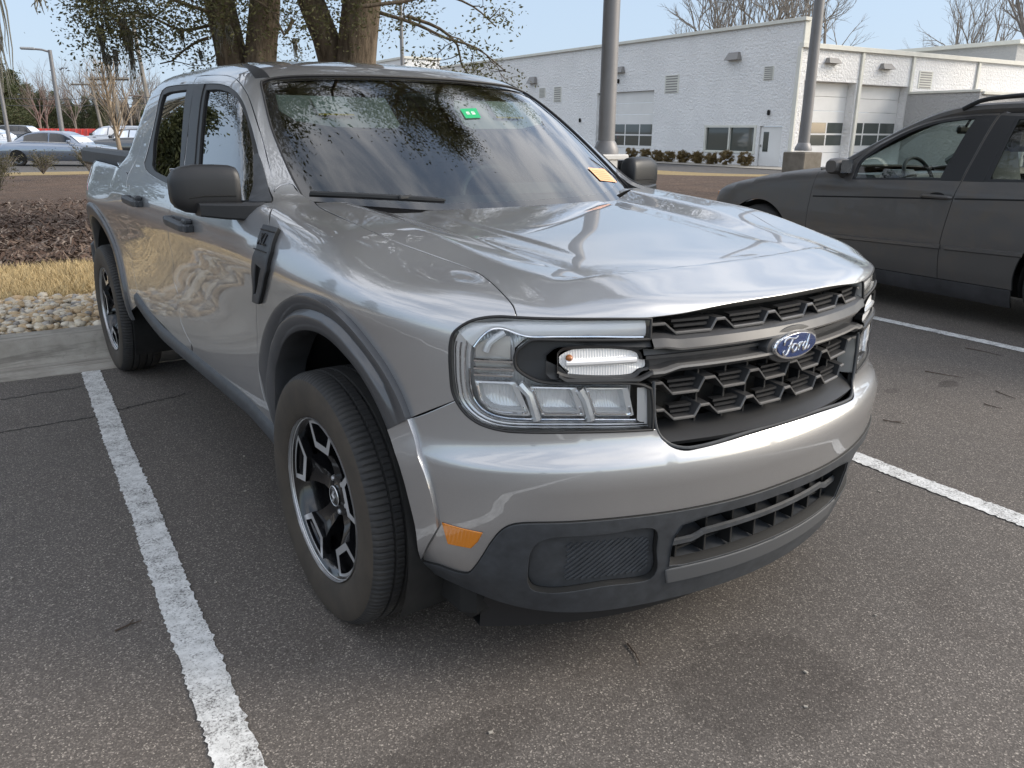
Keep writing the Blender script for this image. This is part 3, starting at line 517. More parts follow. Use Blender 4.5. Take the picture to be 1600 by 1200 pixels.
def curve3(key, ds=.012, fn=None, shift=0.):
    """3-D polyline of a baked outline"""
    cn, sg = PANELS[key]; ch = CH[cn]; q = np.vstack([resample(s_, ds if isinstance(ch, Pln) else ds*1.33) for s_ in sg]); p, q = loop3d(fn or BODY, ch, q); return p
def even(P, n):
    P = np.array(P, float); d = np.r_[0, np.cumsum(np.linalg.norm(np.diff(P, axis=0), axis=1))]; t = np.linspace(0, d[-1], n); return np.stack([np.interp(t, d, P[:, i]) for i in range(3)], -1)
def sm(key, n, d=0., fn=None):
    """smoothed, evenly spaced copy of a point list, pushed d inward"""
    P = even(resample(XYZ[key], .01), n); return P-grad(fn or LB, P)*d if d else P
def mir(P): return np.array(P)*[-1, 1, 1]
# ---------------------------------------------------------------- truck materials
def paint(name, col, rough=.33, metal=.85, coat=1.0, dirt=0.):
    t = NT(name); n = t.noise(3.0, 4, .6); f = t.noise(2600, 1, .5)
    c = t.ramp(f, [(.30, tuple(v*.86 for v in col)), (.70, tuple(min(1, v*1.12) for v in col))])
    if dirt:
        d = t.rng(t.noise(5, 7, .65), .48, .75, 0, dirt); c = t.mix(d, c, (.16, .135, .11)); t.set(rough=t.math('ADD', rough, t.math('MULTIPLY', d, .4)))
    else: t.set(rough=rough)
    t.set(color=c, metal=metal, coat=coat, coatr=.015); t.b.inputs['Coat IOR'].default_value = 2.05
    b = t.n('ShaderNodeBump', {'Strength': .008, 'Distance': .004}); t.l(t.noise(14, 2, .4), b.inputs['Height']); t.l(b.outputs[0], t.b.inputs['Coat Normal'])
    MATS[name] = t.m; return t.m
M_paint = paint('silver_paint', (.41, .412, .422), .38, .78)
M_plas = mat('charcoal_plastic', (.040, .044, .050), .52, vary=.25, vscale=30, bump=.12, bscale=900, bdist=.0006)
M_plas2 = mat('black_plastic', (.014, .0145, .016), .45, bump=.1, bscale=900, bdist=.0005)
M_grille = mat('grille_grey', (.052, .052, .054), .40, metal=.25, vary=.15, vscale=20)
M_gloss = mat('gloss_black', (.008, .008, .009), .16, coat=.5)

M_liner = mat('wheel_liner', (.012, .0115, .011), .9, vary=.5, vscale=12)
M_chrome = mat('chrome', (.82, .83, .85), .07, 1)
M_satin = mat('satin_metal', (.66, .66, .67), .30, .7, coat=.5)
M_rubber = mat('rubber_seal', (.012, .012, .013), .6)
M_wind = glass('windshield_glass', (.55, .64, .61), 1.5, 0, 2.0)
M_tint = glass('privacy_glass', (.045, .05, .05), 1.6, 0, 1.5)
M_lens = glass('clear_lens', (.96, .97, .98), 1.45, 0, .85)
def tire_mat():
    t = NT('tyre_rubber'); n = t.noise(18, 6, .65); t.set(color=t.ramp(n, [(.3, (.020, .020, .021)), (.75, (.036, .034, .032))]), rough=.72); t.bump(t.noise(260, 2), .12, .001); return t.m
def wall_mat():
    t = NT('tyre_sidewall'); n = t.noise(9, 6, .7); t.set(color=t.ramp(n, [(.3, (.034, .028, .022)), (.7, (.060, .048, .036))]), rough=.8); t.bump(t.noise(160, 2), .1, .001); return t.m
M_tyre, M_wall = tire_mat(), wall_mat()
def amber():
    t = NT('amber_lens'); n = t.n('ShaderNodeTexWave', {'Scale': 60.0, 'Distortion': 0.0}); t.l(t.obj(), n.inputs['Vector']); t.set(color=(.62, .20, .012), rough=.12, coat=1, trans=.0); t.bump(n.outputs[0], .3, .001); return t.m
M_amber = amber(); M_silver = mat('lamp_silver', (.90, .90, .90), .18, .35, coat=1)
def refl():
    t = NT('lamp_reflector'); n = t.n('ShaderNodeTexWave', {'Scale': 55.0, 'Distortion': .6}); t.l(t.obj(), n.inputs['Vector']); t.set(color=(.92, .92, .92), rough=.2, metal=.25); t.bump(n.outputs[0], .5, .0016); return t.m
M_refl = refl()
M_drl = mat('light_guide', (.93, .93, .93), .18, coat=1)
M_tan = mat('smoked_bezel', (.74, .72, .68), .22, .4, coat=.5)
# ---------------------------------------------------------------- the silver pickup truck
truck = thing('pickup_truck', 'silver crew cab pickup truck with black mirrors parked between white stall lines', 'pickup truck', (0, 0, 0))
P = lambda *a, **k: panel(*a, **k)
P('hood', 'hood', M_paint, truck, step=.012, gap=.003, fn=LB)
for mi in (False, True):
    P('front_fender', 'fender', M_paint, truck, step=.022, mirror=mi, gap=.003)
    d = P('front_door', 'front_door', M_paint, truck, holes=('fwin',), step=.026, mirror=mi, gap=.0035)
    P('window_trim', 'fwin', M_plas2, d, holes=('fglass',), off=-.0035, gap=0, step=.03, mirror=mi, rim=.012)
    P('window', 'fglass', M_tint, d, off=-.012, gap=-.004, rims=False, step=.05, mirror=mi)
    P('mirror_sail', 'sail', M_plas, d, off=.004, step=.03, mirror=mi, rim=.012)
    d2 = P('rear_door', 'rear_door', M_paint, truck, holes=('rwin',), step=.026, mirror=mi, gap=.0035)
    P('window_trim', 'rwin', M_plas2, d2, holes=('rglass',), off=-.0035, gap=0, step=.03, mirror=mi, rim=.012)
    P('window', 'rglass', M_tint, d2, off=-.012, gap=-.004, rims=False, step=.05, mirror=mi)
    P('pillar_cover', 'pcov1', M_plas2, d, off=.0012, gap=.0015, step=.03, mirror=mi, rim=.006); P('pillar_cover', 'pcov2', M_plas2, d2, off=.0012, gap=.0015, step=.03, mirror=mi, rim=.006)
    bs = P('bed_side', 'bed_side', M_paint, truck, step=.03, mirror=mi)
    for dr, y0, y1, z0, z1 in ((d, 1.965, 2.285, 1.020, 1.028), (d2, 2.77, 3.07, 1.048, 1.055)):     # handles, a bowl behind each
        b = MB(); sgn = 1 if mi else -1; R_ = []
        for i in range(15):
            t = i/14; y = y0+(y1-y0)*t; xs = float(F(np.array(y), np.array(z0))); arch = .020+.022*min(1, min(t, 1-t)*6.5)
            hh = .017-.004*abs(2*t-1)**4; zc = z0+(z1-z0)*t
            R_.append([(sgn*(xs+arch-.016), y, zc-hh), (sgn*(xs+arch-.003), y, zc-hh*.9), (sgn*(xs+arch), y, zc-hh*.25), (sgn*(xs+arch), y, zc+hh*.45), (sgn*(xs+arch-.007), y, zc+hh), (sgn*(xs+arch-.018), y, zc+hh)])
        b.grid(R_, True); b.f += [tuple(range(6))[::-1], tuple(14*6+k for k in range(6))]; b.mi += [0, 0]
        xs = float(F(np.array(y0+.02), np.array(z0))); b.box((sgn*(xs+.008), y0+.028, z0), (.05, .05, .028), .005); b.box((sgn*(xs+.008), y1-.028, z1), (.05, .05, .028), .005); b.box((sgn*(xs+.012), y0+.045, z0+.022), (.03, .055, .022), .007)
        b.build('door_handle', M_plas, dr)
# flared wheel-arch lips
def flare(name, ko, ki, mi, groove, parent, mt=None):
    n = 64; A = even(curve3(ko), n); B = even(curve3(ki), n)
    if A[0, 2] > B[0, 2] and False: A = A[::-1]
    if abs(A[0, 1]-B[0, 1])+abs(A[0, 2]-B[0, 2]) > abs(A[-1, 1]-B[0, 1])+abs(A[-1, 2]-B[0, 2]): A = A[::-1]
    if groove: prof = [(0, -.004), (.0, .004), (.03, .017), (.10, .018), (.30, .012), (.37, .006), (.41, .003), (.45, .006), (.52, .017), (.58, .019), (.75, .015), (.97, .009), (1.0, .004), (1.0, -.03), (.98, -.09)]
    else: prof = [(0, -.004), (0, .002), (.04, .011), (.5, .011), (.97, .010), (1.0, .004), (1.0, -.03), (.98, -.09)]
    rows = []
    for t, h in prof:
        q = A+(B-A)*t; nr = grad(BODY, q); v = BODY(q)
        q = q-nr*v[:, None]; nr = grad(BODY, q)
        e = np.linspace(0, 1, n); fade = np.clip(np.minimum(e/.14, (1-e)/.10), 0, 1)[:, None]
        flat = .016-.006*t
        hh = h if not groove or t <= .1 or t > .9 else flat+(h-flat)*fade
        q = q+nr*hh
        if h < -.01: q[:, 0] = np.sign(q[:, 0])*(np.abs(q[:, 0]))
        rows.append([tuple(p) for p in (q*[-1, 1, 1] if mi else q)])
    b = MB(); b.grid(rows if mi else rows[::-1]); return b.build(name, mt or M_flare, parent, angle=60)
M_flare = paint('flare_paint', (.085, .087, .093), .45, .4, .25)  # body silver darkened to stand for asphalt mirrored in the flares
for mi in (False, True):
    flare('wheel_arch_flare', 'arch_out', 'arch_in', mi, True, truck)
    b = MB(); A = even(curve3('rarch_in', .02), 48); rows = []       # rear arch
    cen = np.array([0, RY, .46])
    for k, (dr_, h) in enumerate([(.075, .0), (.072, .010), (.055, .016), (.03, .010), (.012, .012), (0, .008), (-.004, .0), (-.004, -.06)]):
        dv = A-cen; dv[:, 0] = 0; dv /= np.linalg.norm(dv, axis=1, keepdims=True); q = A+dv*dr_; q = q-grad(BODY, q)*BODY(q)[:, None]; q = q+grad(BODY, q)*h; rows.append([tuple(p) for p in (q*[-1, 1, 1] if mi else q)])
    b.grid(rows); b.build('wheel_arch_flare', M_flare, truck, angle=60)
# rocker mouldings
for s_ in (-1, 1):
    b = MB(); rows = []
    ys = np.linspace(1.27, 3.24, 50)
    for zt, dx_ in ((.03, .000), (.018, .012), (.0, .017), (-.030, .013), (-.052, -.004), (-.066, -.05), (-.07, -.16)):
        row = []
        for y in ys:
            z0 = .452+.012*np.clip((y-1.3)/1.4, 0, 1)-.030*np.clip((1.55-y)/.3, 0, 1)+.085*np.clip((y-2.72)/.5, 0, 1)**1.4; zz = z0+zt
            row.append((s_*(float(F(np.array(y), np.array(z0)))+dx_), y, zz))
        rows.append(row)
    b.grid(rows if s_ > 0 else rows[::-1]); b.build('rocker_moulding', M_plas, truck, angle=50)
# front bumper, lower trim
bump_ = P('front_bumper', 'bumper', M_paint, truck, step=.024)
for mi in (False, True):
    flare('wheel_arch_flare', 'arch_out2', 'arch_in2', mi, False, bump_, M_paint)
    mk = P('side_marker', 'marker', M_amber, bump_, off=.004, step=.02, mirror=mi, rim=.012, lip=.003)
PANELS['intake'] = ['F', None]
def xz(pts): return [(x, float(LBy(x, z)), z) for x, z in pts]
def LBy(x, z):
    return cast(LB, np.array([[x, -.3, z]]), np.array([[0, 1., 0]]), 0, 1.2, 40)[0, 1]
_ik = [(-.338, .356), (-.345, .40), (-.345, .445), (-.330, .478), (-.28, .487), (0, .492), (.28, .487), (.330, .478), (.345, .445), (.345, .40), (.338, .356), (.30, .350), (0, .350), (-.30, .350), (-.338, .356)]
PANELS['intake'] = ['F', [CH['F'].uv(np.array(xz([a, b_]))).tolist() for a, b_ in zip(_ik[:-1], _ik[1:])]]
pk = np.array(PANELS['pocket'][1][0]); PANELS['pocket_right'] = ['F', [(pk*[-1, 1])[::-1].tolist()]]
low = P('lower_bumper_trim', 'lower_trim', M_plas, truck, holes=('intake', 'pocket', 'pocket_right'), off=.006, step=.026, rim=.03)
for mi in (False, True):
    pc = P('tow_pocket_cover', 'pocket', M_plas, low, off=-.012, gap=.003, step=.02, mirror=mi, rim=.02, lip=.006)
    # diagonal ribs
    g = even(curve3('groove', .004), 200); x0, x1 = np.abs(g[:, 0]).min(), np.abs(g[:, 0]).max(); z0, z1 = g[:, 2].min(), g[:, 2].max(); b = MB(); gp = CH['F']; poly = gp.uv(g)
    for k in range(-8, 22):
        a = np.array([-(x1)+.0155*k, z0]); e = np.array([(z1-z0)*.92, (z1-z0)]); q = a+e*np.linspace(0, 1, 26)[:, None]
        R3 = CH['N'].xyz(LB, q); R3 = R3[inside(poly, gp.uv(R3))]
        if len(R3) > 2:
            R3 = R3-grad(LB, R3)*.0125; R3 = mir(R3) if mi else R3; b.tube([tuple(p) for p in R3], .0042, 6)
    b.build('ribbed_insert', M_plas, pc)
# intake: surround walls, bar, fins
b = MB(); n_ = len(_ik)-1
fr = []
for x, z in _ik[:-1]:
    y = LBy(x, z); fr.append((x, y, z))
fr = np.array(fr); cen = fr.mean(0); rows = [fr+grad(LB, fr)*.008+(fr-cen)/np.linalg.norm(fr-cen, axis=1, keepdims=True)*.004, fr+[0, .07, 0]]; rows[1][:, [0, 2]] = cen[[0, 2]]+(fr[:, [0, 2]]-cen[[0, 2]])*[.97, .88]
b.grid([[tuple(p) for p in r_] for r_ in rows], True); b.build('intake_frame', M_plas, low, angle=30)
b = MB()
rows = []
for dy_, dz_ in ((.010, .010), (.004, .006), (.004, -.006), (.03, -.012), (.06, .0)):
    rows.append([(x, LBy(x, .42)+dy_+.012, .418+.006*np.cos(x*3)+dz_+(-.012 if abs(x) > .27 else 0 if abs(x) < .24 else -.012*(abs(x)-.24)/.03)) for x in np.linspace(-.345, .345, 41)])
b.grid(rows[::-1]); b.build('intake_bar', M_plas, low, angle=40)
b = MB()
for x in np.linspace(-.30, .30, 8): b.box((x, .10+.4*x*x, .42), (.007, .06, .13), .001)
for z in (.372, .392, .448, .466): b.box((0, .125, z), (.64, .02, .006))
b.build('intake_fins', M_black, low)
b = MB(); b.box((0, .24, .44), (.95, .02, .42)); b.box((0, .20, .66), (.80, .02, .60)); b.build('radiator', M_black, truck)
b = MB(); rows = []
for t in np.linspace(-1, 1, 40):
    x = .70*t; y = .15+.22*abs(t)**2.4; rows.append([(x, y-.01, .262), (x, y+.012, .215), (x, y+.018, .165-.01*abs(t)), (x*.98, y+.14, .165), (x*.95, y+.4, .2)])
b.grid(rows); b.build('air_dam', M_plas2, low, angle=50)
b = MB(); b.box((0, .60, .245), (1.50, .46, .13), .03); b.build('splash_shield', M_black, truck)
PANELS['lip'] = ['F', [CH['F'].uv(np.array(xz([a, b_]))).tolist() for a, b_ in zip([(-.345, .343), (-.33, .302), (0, .298), (.33, .302), (.345, .343), (0, .340)], [(-.33, .302), (0, .298), (.33, .302), (.345, .343), (0, .340), (-.345, .343)])]]
P('bumper_lip', 'lip', mat('grey_lip', (.085, .088, .093), .5), low, off=.011, gap=0, step=.025, rim=.012, lip=.004)
# ---------------------------------------------------------------- grille
gr = MB()
def gy(x, z, d): return float(G(np.array(x), np.array(z)))+d
def ribbon(b, pts, d0, dep, drop, thick=.006):
    """zigzag blade, its edge highlight put in as lighter grey: front edge polyline (x,z), running back and up"""
    rows = [[], [], [], [], []]
    for x, z in pts:
        rows[0].append((x, gy(x, z, d0+dep), z+drop)); rows[1].append((x, gy(x, z, d0+.004), z+.0035)); rows[2].append((x, gy(x, z, d0), z+.0012)); rows[3].append((x, gy(x, z, d0+.001), z-.0028)); rows[4].append((x, gy(x, z, d0+dep), z+drop-.012))
    k_ = b.cur; b.grid(rows[3:5][::-1]); b.grid(rows[0:2][::-1]); b.cur = 3; b.grid(rows[1:4][::-1]); b.cur = k_
def zig(flats, zf, zb, half, pitch, xl):
    """flats: x centres of the raised flats; buckets hang between them"""
    pts = [(-xl, zf)]
    for c_ in flats: pts += [(c_-half, zf), (c_+half, zf)] if c_-half > -xl and c_+half < xl else ([(c_+half, zf)] if c_ < 0 else [(c_-half, zf), (xl, zf)])
    out = [pts[0]]
    for a, b_ in zip(pts[:-1], pts[1:]):
        if b_[0]-a[0] > half*2.6: out += [(a[0]+.026, zb), (b_[0]-.016, zb)]
        out.append(b_)
    return out
rowT = zig([-.382, -.2235, -.063, .090, .252, .398], .957, .934, .0125, .16, .405)
rowA = zig([-.388, -.248, -.1115, .033, .183, .352], .820, .792, .015, .145, .40)
rowB = zig([-.378, -.2565, -.12, .0195, .166, .315], .754, .729, .0125, .137, .385)
ribbon(gr, rowT, .010, .050, .004); ribbon(gr, rowA, .012, .060, .010); ribbon(gr, rowB, .014, .060, .010)
gr.cur = 1
for row, zf, zb, d0 in ((rowT, .957, .934, .022), (rowA, .82, .792, .028), (rowB, .754, .729, .030)):     # small louvres in each bucket
    bot = [p for p in row if p[1] == zb]
    for a, b_ in zip(bot[::2], bot[1::2]):
        w_ = b_[0]-a[0]; xc = (a[0]+b_[0])/2
        for zz, k in ((zb+.014, .95), (zb+.026, 1.08)):
            xs = np.linspace(xc-w_*k/2, xc+w_*k/2, 5); gr.grid([[(x, gy(x, zz, d0+.018), zz+.005) for x in xs], [(x, gy(x, zz, d0), zz+.003) for x in xs], [(x, gy(x, zz, d0), zz-.003) for x in xs], [(x, gy(x, zz, d0+.018), zz-.004) for x in xs]][::-1])
for x in (-.26, -.18, -.11, -.04, .033, .105, .183, .26):             # thin posts behind
    gr.box((x, gy(x, .76, .055), .76), (.006, .03, .17), .001)
xs = np.linspace(-.395, .395, 33)
gr.grid([[(x, gy(x, .71, .06), .712+.004) for x in xs], [(x*.985, gy(x, .69, .020), .694) for x in xs], [(x*.93, gy(x, .672, .004), .681) for x in xs], [(x*.90, gy(x, .668, .008), .672) for x in xs]][::-1])
gr.cur = 0
# the two broad cross bars that run out into the lamps
def bar(zs, hi, b, xe=.41):
    xs = np.linspace(-xe, xe, 61); rows = []
    for zf, d in zs: rows.append([(x, gy(x, zf(x), d), zf(x)) for x in xs])
    k_ = b.cur; n_ = len(rows)
    for i in range(n_-1): b.cur = 3 if i in hi else k_; b.grid(rows[i:i+2][::-1])
    b.cur = k_
kn = lambda z, zo, xk: (lambda x: z+(zo-z)*np.clip((abs(x)-xk)/.035, 0, 1))
bar([(kn(.936, .936, .4), .055), (kn(.9315, .936, .345), .018), (kn(.922, .928, .345), .002), (kn(.9035, .910, .345), -.006), (kn(.8985, .906, .345), -.004), (kn(.896, .903, .345), .012), (kn(.8945, .901, .345), .03)], (3,), gr)
bar([(kn(.894, .900, .345), .030), (kn(.885, .885, .3), .026), (kn(.8845, .8845, .3), .020), (kn(.877, .877, .3), .020), (kn(.8765, .8765, .3), .026), (kn(.868, .860, .345), .028), (kn(.865, .856, .345), .010), (kn(.863, .854, .345), -.004), (kn(.8575, .848, .345), -.005), (kn(.846, .836, .345), .010), (kn(.842, .832, .345), .05)], (6, 7), gr)
gr.cur = 2
gr.box((0, .17, .80), (.84, .01, .32))
grille = gr.build('grille', [M_grille, M_plas2, M_black, mat('grille_highlight', (.17, .165, .16), .38, .2)], truck, angle=25)  # lighter grey stands for sky caught on blade edges and bar creases
# outer lip of the grille opening
b = MB(); gb_ = [(-.402, .83), (-.400, .764), (-.393, .717), (-.382, .694), (-.363, .676), (-.335, .667), (-.29, .666), (-.13, .675), (0, .677), (.13, .675), (.29, .666), (.335, .667), (.363, .676), (.382, .694), (.393, .717), (.400, .764), (.402, .83)]
b.tube([(x, gy(x, z, .004), z) for x, z in resample(gb_, .02)], .0045, 8); b.build('grille_surround', M_plas, grille)
# badge
b = MB(); e_c = (.004, gy(0, .873, -.004), .873)
def disc(b, c, rx, rz, y0, y1, dome=0, n=56):
    rows = []
    for k, (s_, yy) in enumerate([(1, y1), (1, y0+.002), (.985, y0), (.9, y0-dome*.2), (.6, y0-dome*.7), (.3, y0-dome*.95), (.01, y0-dome)]):
        rows.append([(c[0]+rx*s_*math.cos(2*math.pi*i/n), yy, c[2]+rz*s_*math.sin(2*math.pi*i/n)) for i in range(n)])
    b.grid(rows, True)
y0 = e_c[1]
b.cur = 0; disc(b, e_c, .098, .046, y0+.004, y0+.03, .006); b.build('badge_mount', M_grille, grille)
b = MB(); disc(b, e_c, .0815, .0345, y0-.008, y0+.01, .001); em = b.build('emblem', M_chrome, grille)
M_blue = mat('emblem_blue', (.010, .030, .115), .25, coat=1, vary=.2, vscale=40)
b = MB(); disc(b, e_c, .0755, .0292, y0-.0105, y0, .0015); b.build('emblem_field', M_blue, em)
b = MB()                                       # the script word, drawn as pen strokes
def stroke(pts, r0=.0026, n=6):
    q = resample(pts, .08); L = len(q); b.tube([(e_c[0]+p[0]*.0215, y0-.0125, e_c[2]+p[1]*.0215+.001) for p in q], [r0*(.62+.5*abs(math.sin(3.1*i/max(1, L-1)+.3))) for i in range(L)], n, flat=1)
# coordinates in letter heights; word runs x -2.7 .. 2.7
stroke([(-2.55, .25), (-2.45, .75), (-1.9, .98), (-1.2, .86), (-.55, .80), (-.15, 1.02)])
stroke([(-1.05, .84), (-1.38, .25), (-1.66, -.45), (-2.05, -.92), (-2.5, -.88), (-2.62, -.55), (-2.35, -.38)])
stroke([(-1.95, .08), (-1.45, .12), (-.98, .2)])
stroke([(-.35, .14), (-.80, .12), (-1.02, -.35), (-.72, -.72), (-.30, -.52), (-.20, -.08), (-.42, .14), (-.1, .0), (.15, .08)])
stroke([(.15, .08), (.35, .2), (.30, -.1), (.15, -.68)]); stroke([(.25, -.25), (.48, .08), (.75, .2), (.95, .06)])
stroke([(1.62, .06), (1.32, .16), (1.0, -.12), (.98, -.55), (1.25, -.72), (1.55, -.42), (1.75, .2), (1.98, .98)])
stroke([(1.98, .98), (1.74, .15), (1.62, -.5), (1.85, -.68), (2.2, -.35)])
b.build('emblem_script', M_chrome, em)
# ---------------------------------------------------------------- headlights
def pushed(P_, d): P_ = np.array(P_, float); return P_-grad(LB, P_)*d
for mi in (False, True):
    mm = (lambda q: mir(q)) if mi else (lambda q: np.array(q))
    T_ = lambda b, P_, r, n=8: b.tube([tuple(p) for p in mm(P_)], r, n)
    hl = P('headlight', 'headlight', M_lens, truck, off=-.001, gap=.004, step=.035, mirror=mi, rims=False)
    P('reflector_bowl', 'headlight', M_refl, hl, off=-.052, gap=.004, step=.05, mirror=mi, rims=False)
    b = MB(); out = curve3('headlight', .01); out = np.vstack([out, out[:1]]); n_ = grad(LB, out); b.grid([[tuple(p) for p in mm(out-n_*.001)], [tuple(p) for p in mm(out-n_*.054)]]); b.build('lamp_housing', M_tan, hl)
    b = MB(); T_(b, out-n_*.002, .0036); b.build('gasket', M_rubber, hl)
    b = MB(); T_(b, pushed(even(resample(XYZ['rail2'], .01), 90)[20:], .022), .0034)
    ra, rb_ = even(resample(XYZ['rail1'], .01), 90)[12:], even(resample(XYZ['rail2'], .01), 90)[12:]
    for k_ in (-.25, .15, .6): T_(b, pushed(ra+(rb_-ra)*k_, .0145+.004*k_), .0020, 6); b.build('chrome_rail', M_chrome, hl)
    r1, r2 = even(resample(XYZ['rail1'], .01), 80)[6:], even(resample(XYZ['rail2'], .01), 80)[6:]; b = MB(); b.grid([[tuple(p) for p in mm(pushed(r1+(r2-r1)*t, d))] for t, d in ((-.35, .012), (.05, .016), (.5, .019), (.55, .026), (1.0, .026))]); b.build('chrome_band', M_silver, hl, angle=30)
    top, bot = even(resample(XYZ['drl_top'], .01), 50), even(resample(XYZ['drl_bot'], .01), 50); b = MB()
    b.grid([[tuple(p) for p in mm(pushed(top+(bot-top)*t, .014-.006*math.sin(math.pi*t)))] for t in (-.22, .0, .35, .7, .92)]); b.build('light_guide', M_drl, hl)
    b = MB(); T_(b, pushed(bot, .016), .003); b.build('guide_rim', M_chrome, hl)
    b = MB(); q = np.array(XYZ['tan']); c_ = q.mean(0); rows = [[tuple(p) for p in mm(pushed(c_+(even(np.vstack([q, q[:1]]), 41)[:-1]-c_)*k, .032))] for k in (1, .7, .4, .02)]; b.grid(rows, True); b.build('smoked_panel', M_tan, hl, angle=180)
    for zz in (.884, .866, .851):
        b = MB(); q = np.array([[-.762+.066*t, 0, zz] for t in np.linspace(0, 1, 8)]); q[:, 1] = [LBy(v, zz) for v in q[:, 0]]; q = pushed(q, .022); b.tube([tuple(p) for p in mm(q)], .0042, 6); b.build('chrome_blade', M_chrome, hl)
    b = MB(); q = np.array([[-.705, 0, .955], [-.735, 0, .925], [-.742, 0, .905]]); q[:, 1] = [LBy(v, w_) for v, w_ in zip(q[:, 0], q[:, 2])]; b.tube([tuple(p) for p in mm(pushed(resample(q, .01), .024))], .008, 8); b.build('chrome_elbow', M_drl, hl)
    for k in ('cell1', 'cell2', 'cell3'):
        q = even(XYZ[k]+XYZ[k][:1], 41)[:-1]; c_ = q.mean(0); o_ = np.array([-.006, 0, .004]); b = MB(); ring = lambda s_, d, o=0.: [tuple(p) for p in mm(pushed(c_+(q-c_)*s_+o_*o, d))]
        b.grid([ring(1.02, .024), ring(1.0, .015), ring(.80, .017, 1)], True); b.cur = 1; b.grid([ring(.80, .017, 1), ring(.74, .040, 1.5), ring(.4, .046, 2), ring(.02, .046, 2)], True); b.build('lamp_reflector', [M_silver, M_refl], hl, angle=40)
        b = MB(); b.tube(ring(.90, .0145, .5)[18:40], .0026, 6); b.build('reflector_rim', M_chrome, hl)
    b = MB(); T_(b, pushed(XYZ['rib1'], .016), .011); b.build('lamp_divider', M_silver, hl); b = MB(); T_(b, pushed(XYZ['rib2'], .016), .011); b.build('lamp_divider', M_silver, hl); b = MB(); q = pushed(XYZ['endcap'], .016); b.add([tuple(p) for p in mm(q)], [(0, 1, 2, 3)]); b.build('lamp_end_cap', M_silver, hl)
    # black wing of the grille that carries the turn signal
    rim_, fc = even(XYZ['bez_rim'], 60), even(XYZ['bez_face'], 60); ins_ = even(XYZ['sig']+XYZ['sig'][:1], 60)
    b = MB(); b.grid([[tuple(p) for p in mm(pushed(rim_, d))] for d in (.055, .012)]+[[tuple(p) for p in mm(pushed(fc, .004))], [tuple(p) for p in mm(pushed(fc+(np.mean(fc, 0)-fc)*.04, .006))]])
    b.build('lamp_bezel', M_plas2, hl, angle=25)
    # signal surround
    sl = even(resample(XYZ['sig'], .01), 60); sc_ = sl.mean(0); b = MB(); ou = sc_+(sl-sc_)*[1.06, 1.06, 1.28]
    b.grid([[tuple(p) for p in mm(pushed(q, d))] for q, d in ((ou, .0), (sc_+(sl-sc_)*1.03, .004), (sl, .022))], True)
    fo_ = fc.copy(); b.build('signal_surround', M_plas2, hl, angle=25)
    b = MB(); lowl = even(XYZ['sig_low'], 30); b.grid([[tuple(p) for p in mm(pushed(lowl+[0, 0, dz], d))] for dz, d in ((.008, .006), (.005, -.003), (-.001, -.004), (-.008, .008))]); b.build('signal_sill', M_grille, hl, angle=30)
    b = MB(); b.add([tuple(p) for p in mm(pushed(fc, .014))]+[tuple(mm(pushed(sc_[None], .016))[0])], [(i, i+1, len(fc)) for i in range(len(fc)-1)]); b.build('bezel_plate', M_plas2, hl)
    b = MB(); b.add([tuple(p) for p in mm(pushed(sl, .010))]+[tuple(mm(pushed(sc_[None], .008))[0])], [(i, (i+1) % len(sl), len(sl)) for i in range(len(sl))]); ts = b.build('turn_signal', M_refl, hl)
    b = MB()
    for zz, r_ in ((.883, .0085),):
        q = np.array([[-.595+.15*t, 0, zz] for t in np.linspace(0, 1, 12)]); q[:, 1] = [LBy(a, zz) for a in q[:, 0]]; T_(b, pushed(q, .008), r_, 10)
    b.build('signal_tube', M_silver, ts)
    if mi: continue
    b = MB(); q = pushed(np.array([[-.588, LBy(-.588, .895), .895]]), .004); b.lathe([(.0005, -.007), (.005, -.005), (.0075, -.001), (.0075, .004)], 16, 'y', tuple(mm(q)[0])); b.build('signal_bulb', mat('bulb_amber', (.36, .12, .03), .3, coat=.5), ts)
# ---------------------------------------------------------------- cab top, glass, wipers
cab = P('cab_roof', 'cab', M_paint, truck, holes=('rear_window',), step=.03, rim=.012)
for mi in (False, True): P('roof_strip', 'roof_strip', M_plas2, cab, off=.003, gap=0, step=.03, mirror=mi, rim=.01)
ws = P('windshield', 'windshield', M_wind, truck, off=-.006, gap=-.004, step=.05, rims=False, fn=CB)
# black ceramic border
wq = loop2d(PANELS['windshield'][1], .03); c_ = wq.mean(0)
def inset2(q, d):
    t = np.roll(q, -1, 0)-np.roll(q, 1, 0); t /= np.linalg.norm(t, axis=1, keepdims=True); n_ = np.stack([-t[:, 1], t[:, 0]], -1)
    return q+n_*d*np.sign(((c_-q)*n_).sum(1, keepdims=True))
wi = inset2(wq, .055); wi[:, 1] = np.where(wq[:, 1] < -1.9, wi[:, 1]+.02, wi[:, 1])
for _ in range(6): wi = (np.roll(wi, 1, 0)+wi*2+np.roll(wi, -1, 0))/4
PANELS['glass_in'] = ['T', [np.vstack([wi, wi[:1]]).tolist()]]
M_frit = mat('black_glass_border', (.010, .010, .011), .06, coat=1)
P('glass_border', 'windshield', M_frit, ws, holes=('glass_in',), off=-.0045, gap=.001, step=.04, rims=False, fn=CB)
P('rear_window', 'rear_window', M_tint, truck, off=-.006, gap=-.004, step=.08, rims=False, fn=CB)
wg = even(np.vstack([p for p in [CH['T'].xyz(CB, wq)]]), 160); b = MB(); wg = np.vstack([wg, wg[:1]]); wg = wg[~np.isnan(wg).any(1)]; wg = np.roll(wg, -int(np.argmin(wg[:, 2])), 0); wg = wg[wg[:, 2] > 1.142]; b.tube([tuple(p) for p in wg-grad(CB, wg)*.002], .0045, 6); b.build('glass_seal', M_rubber, ws)
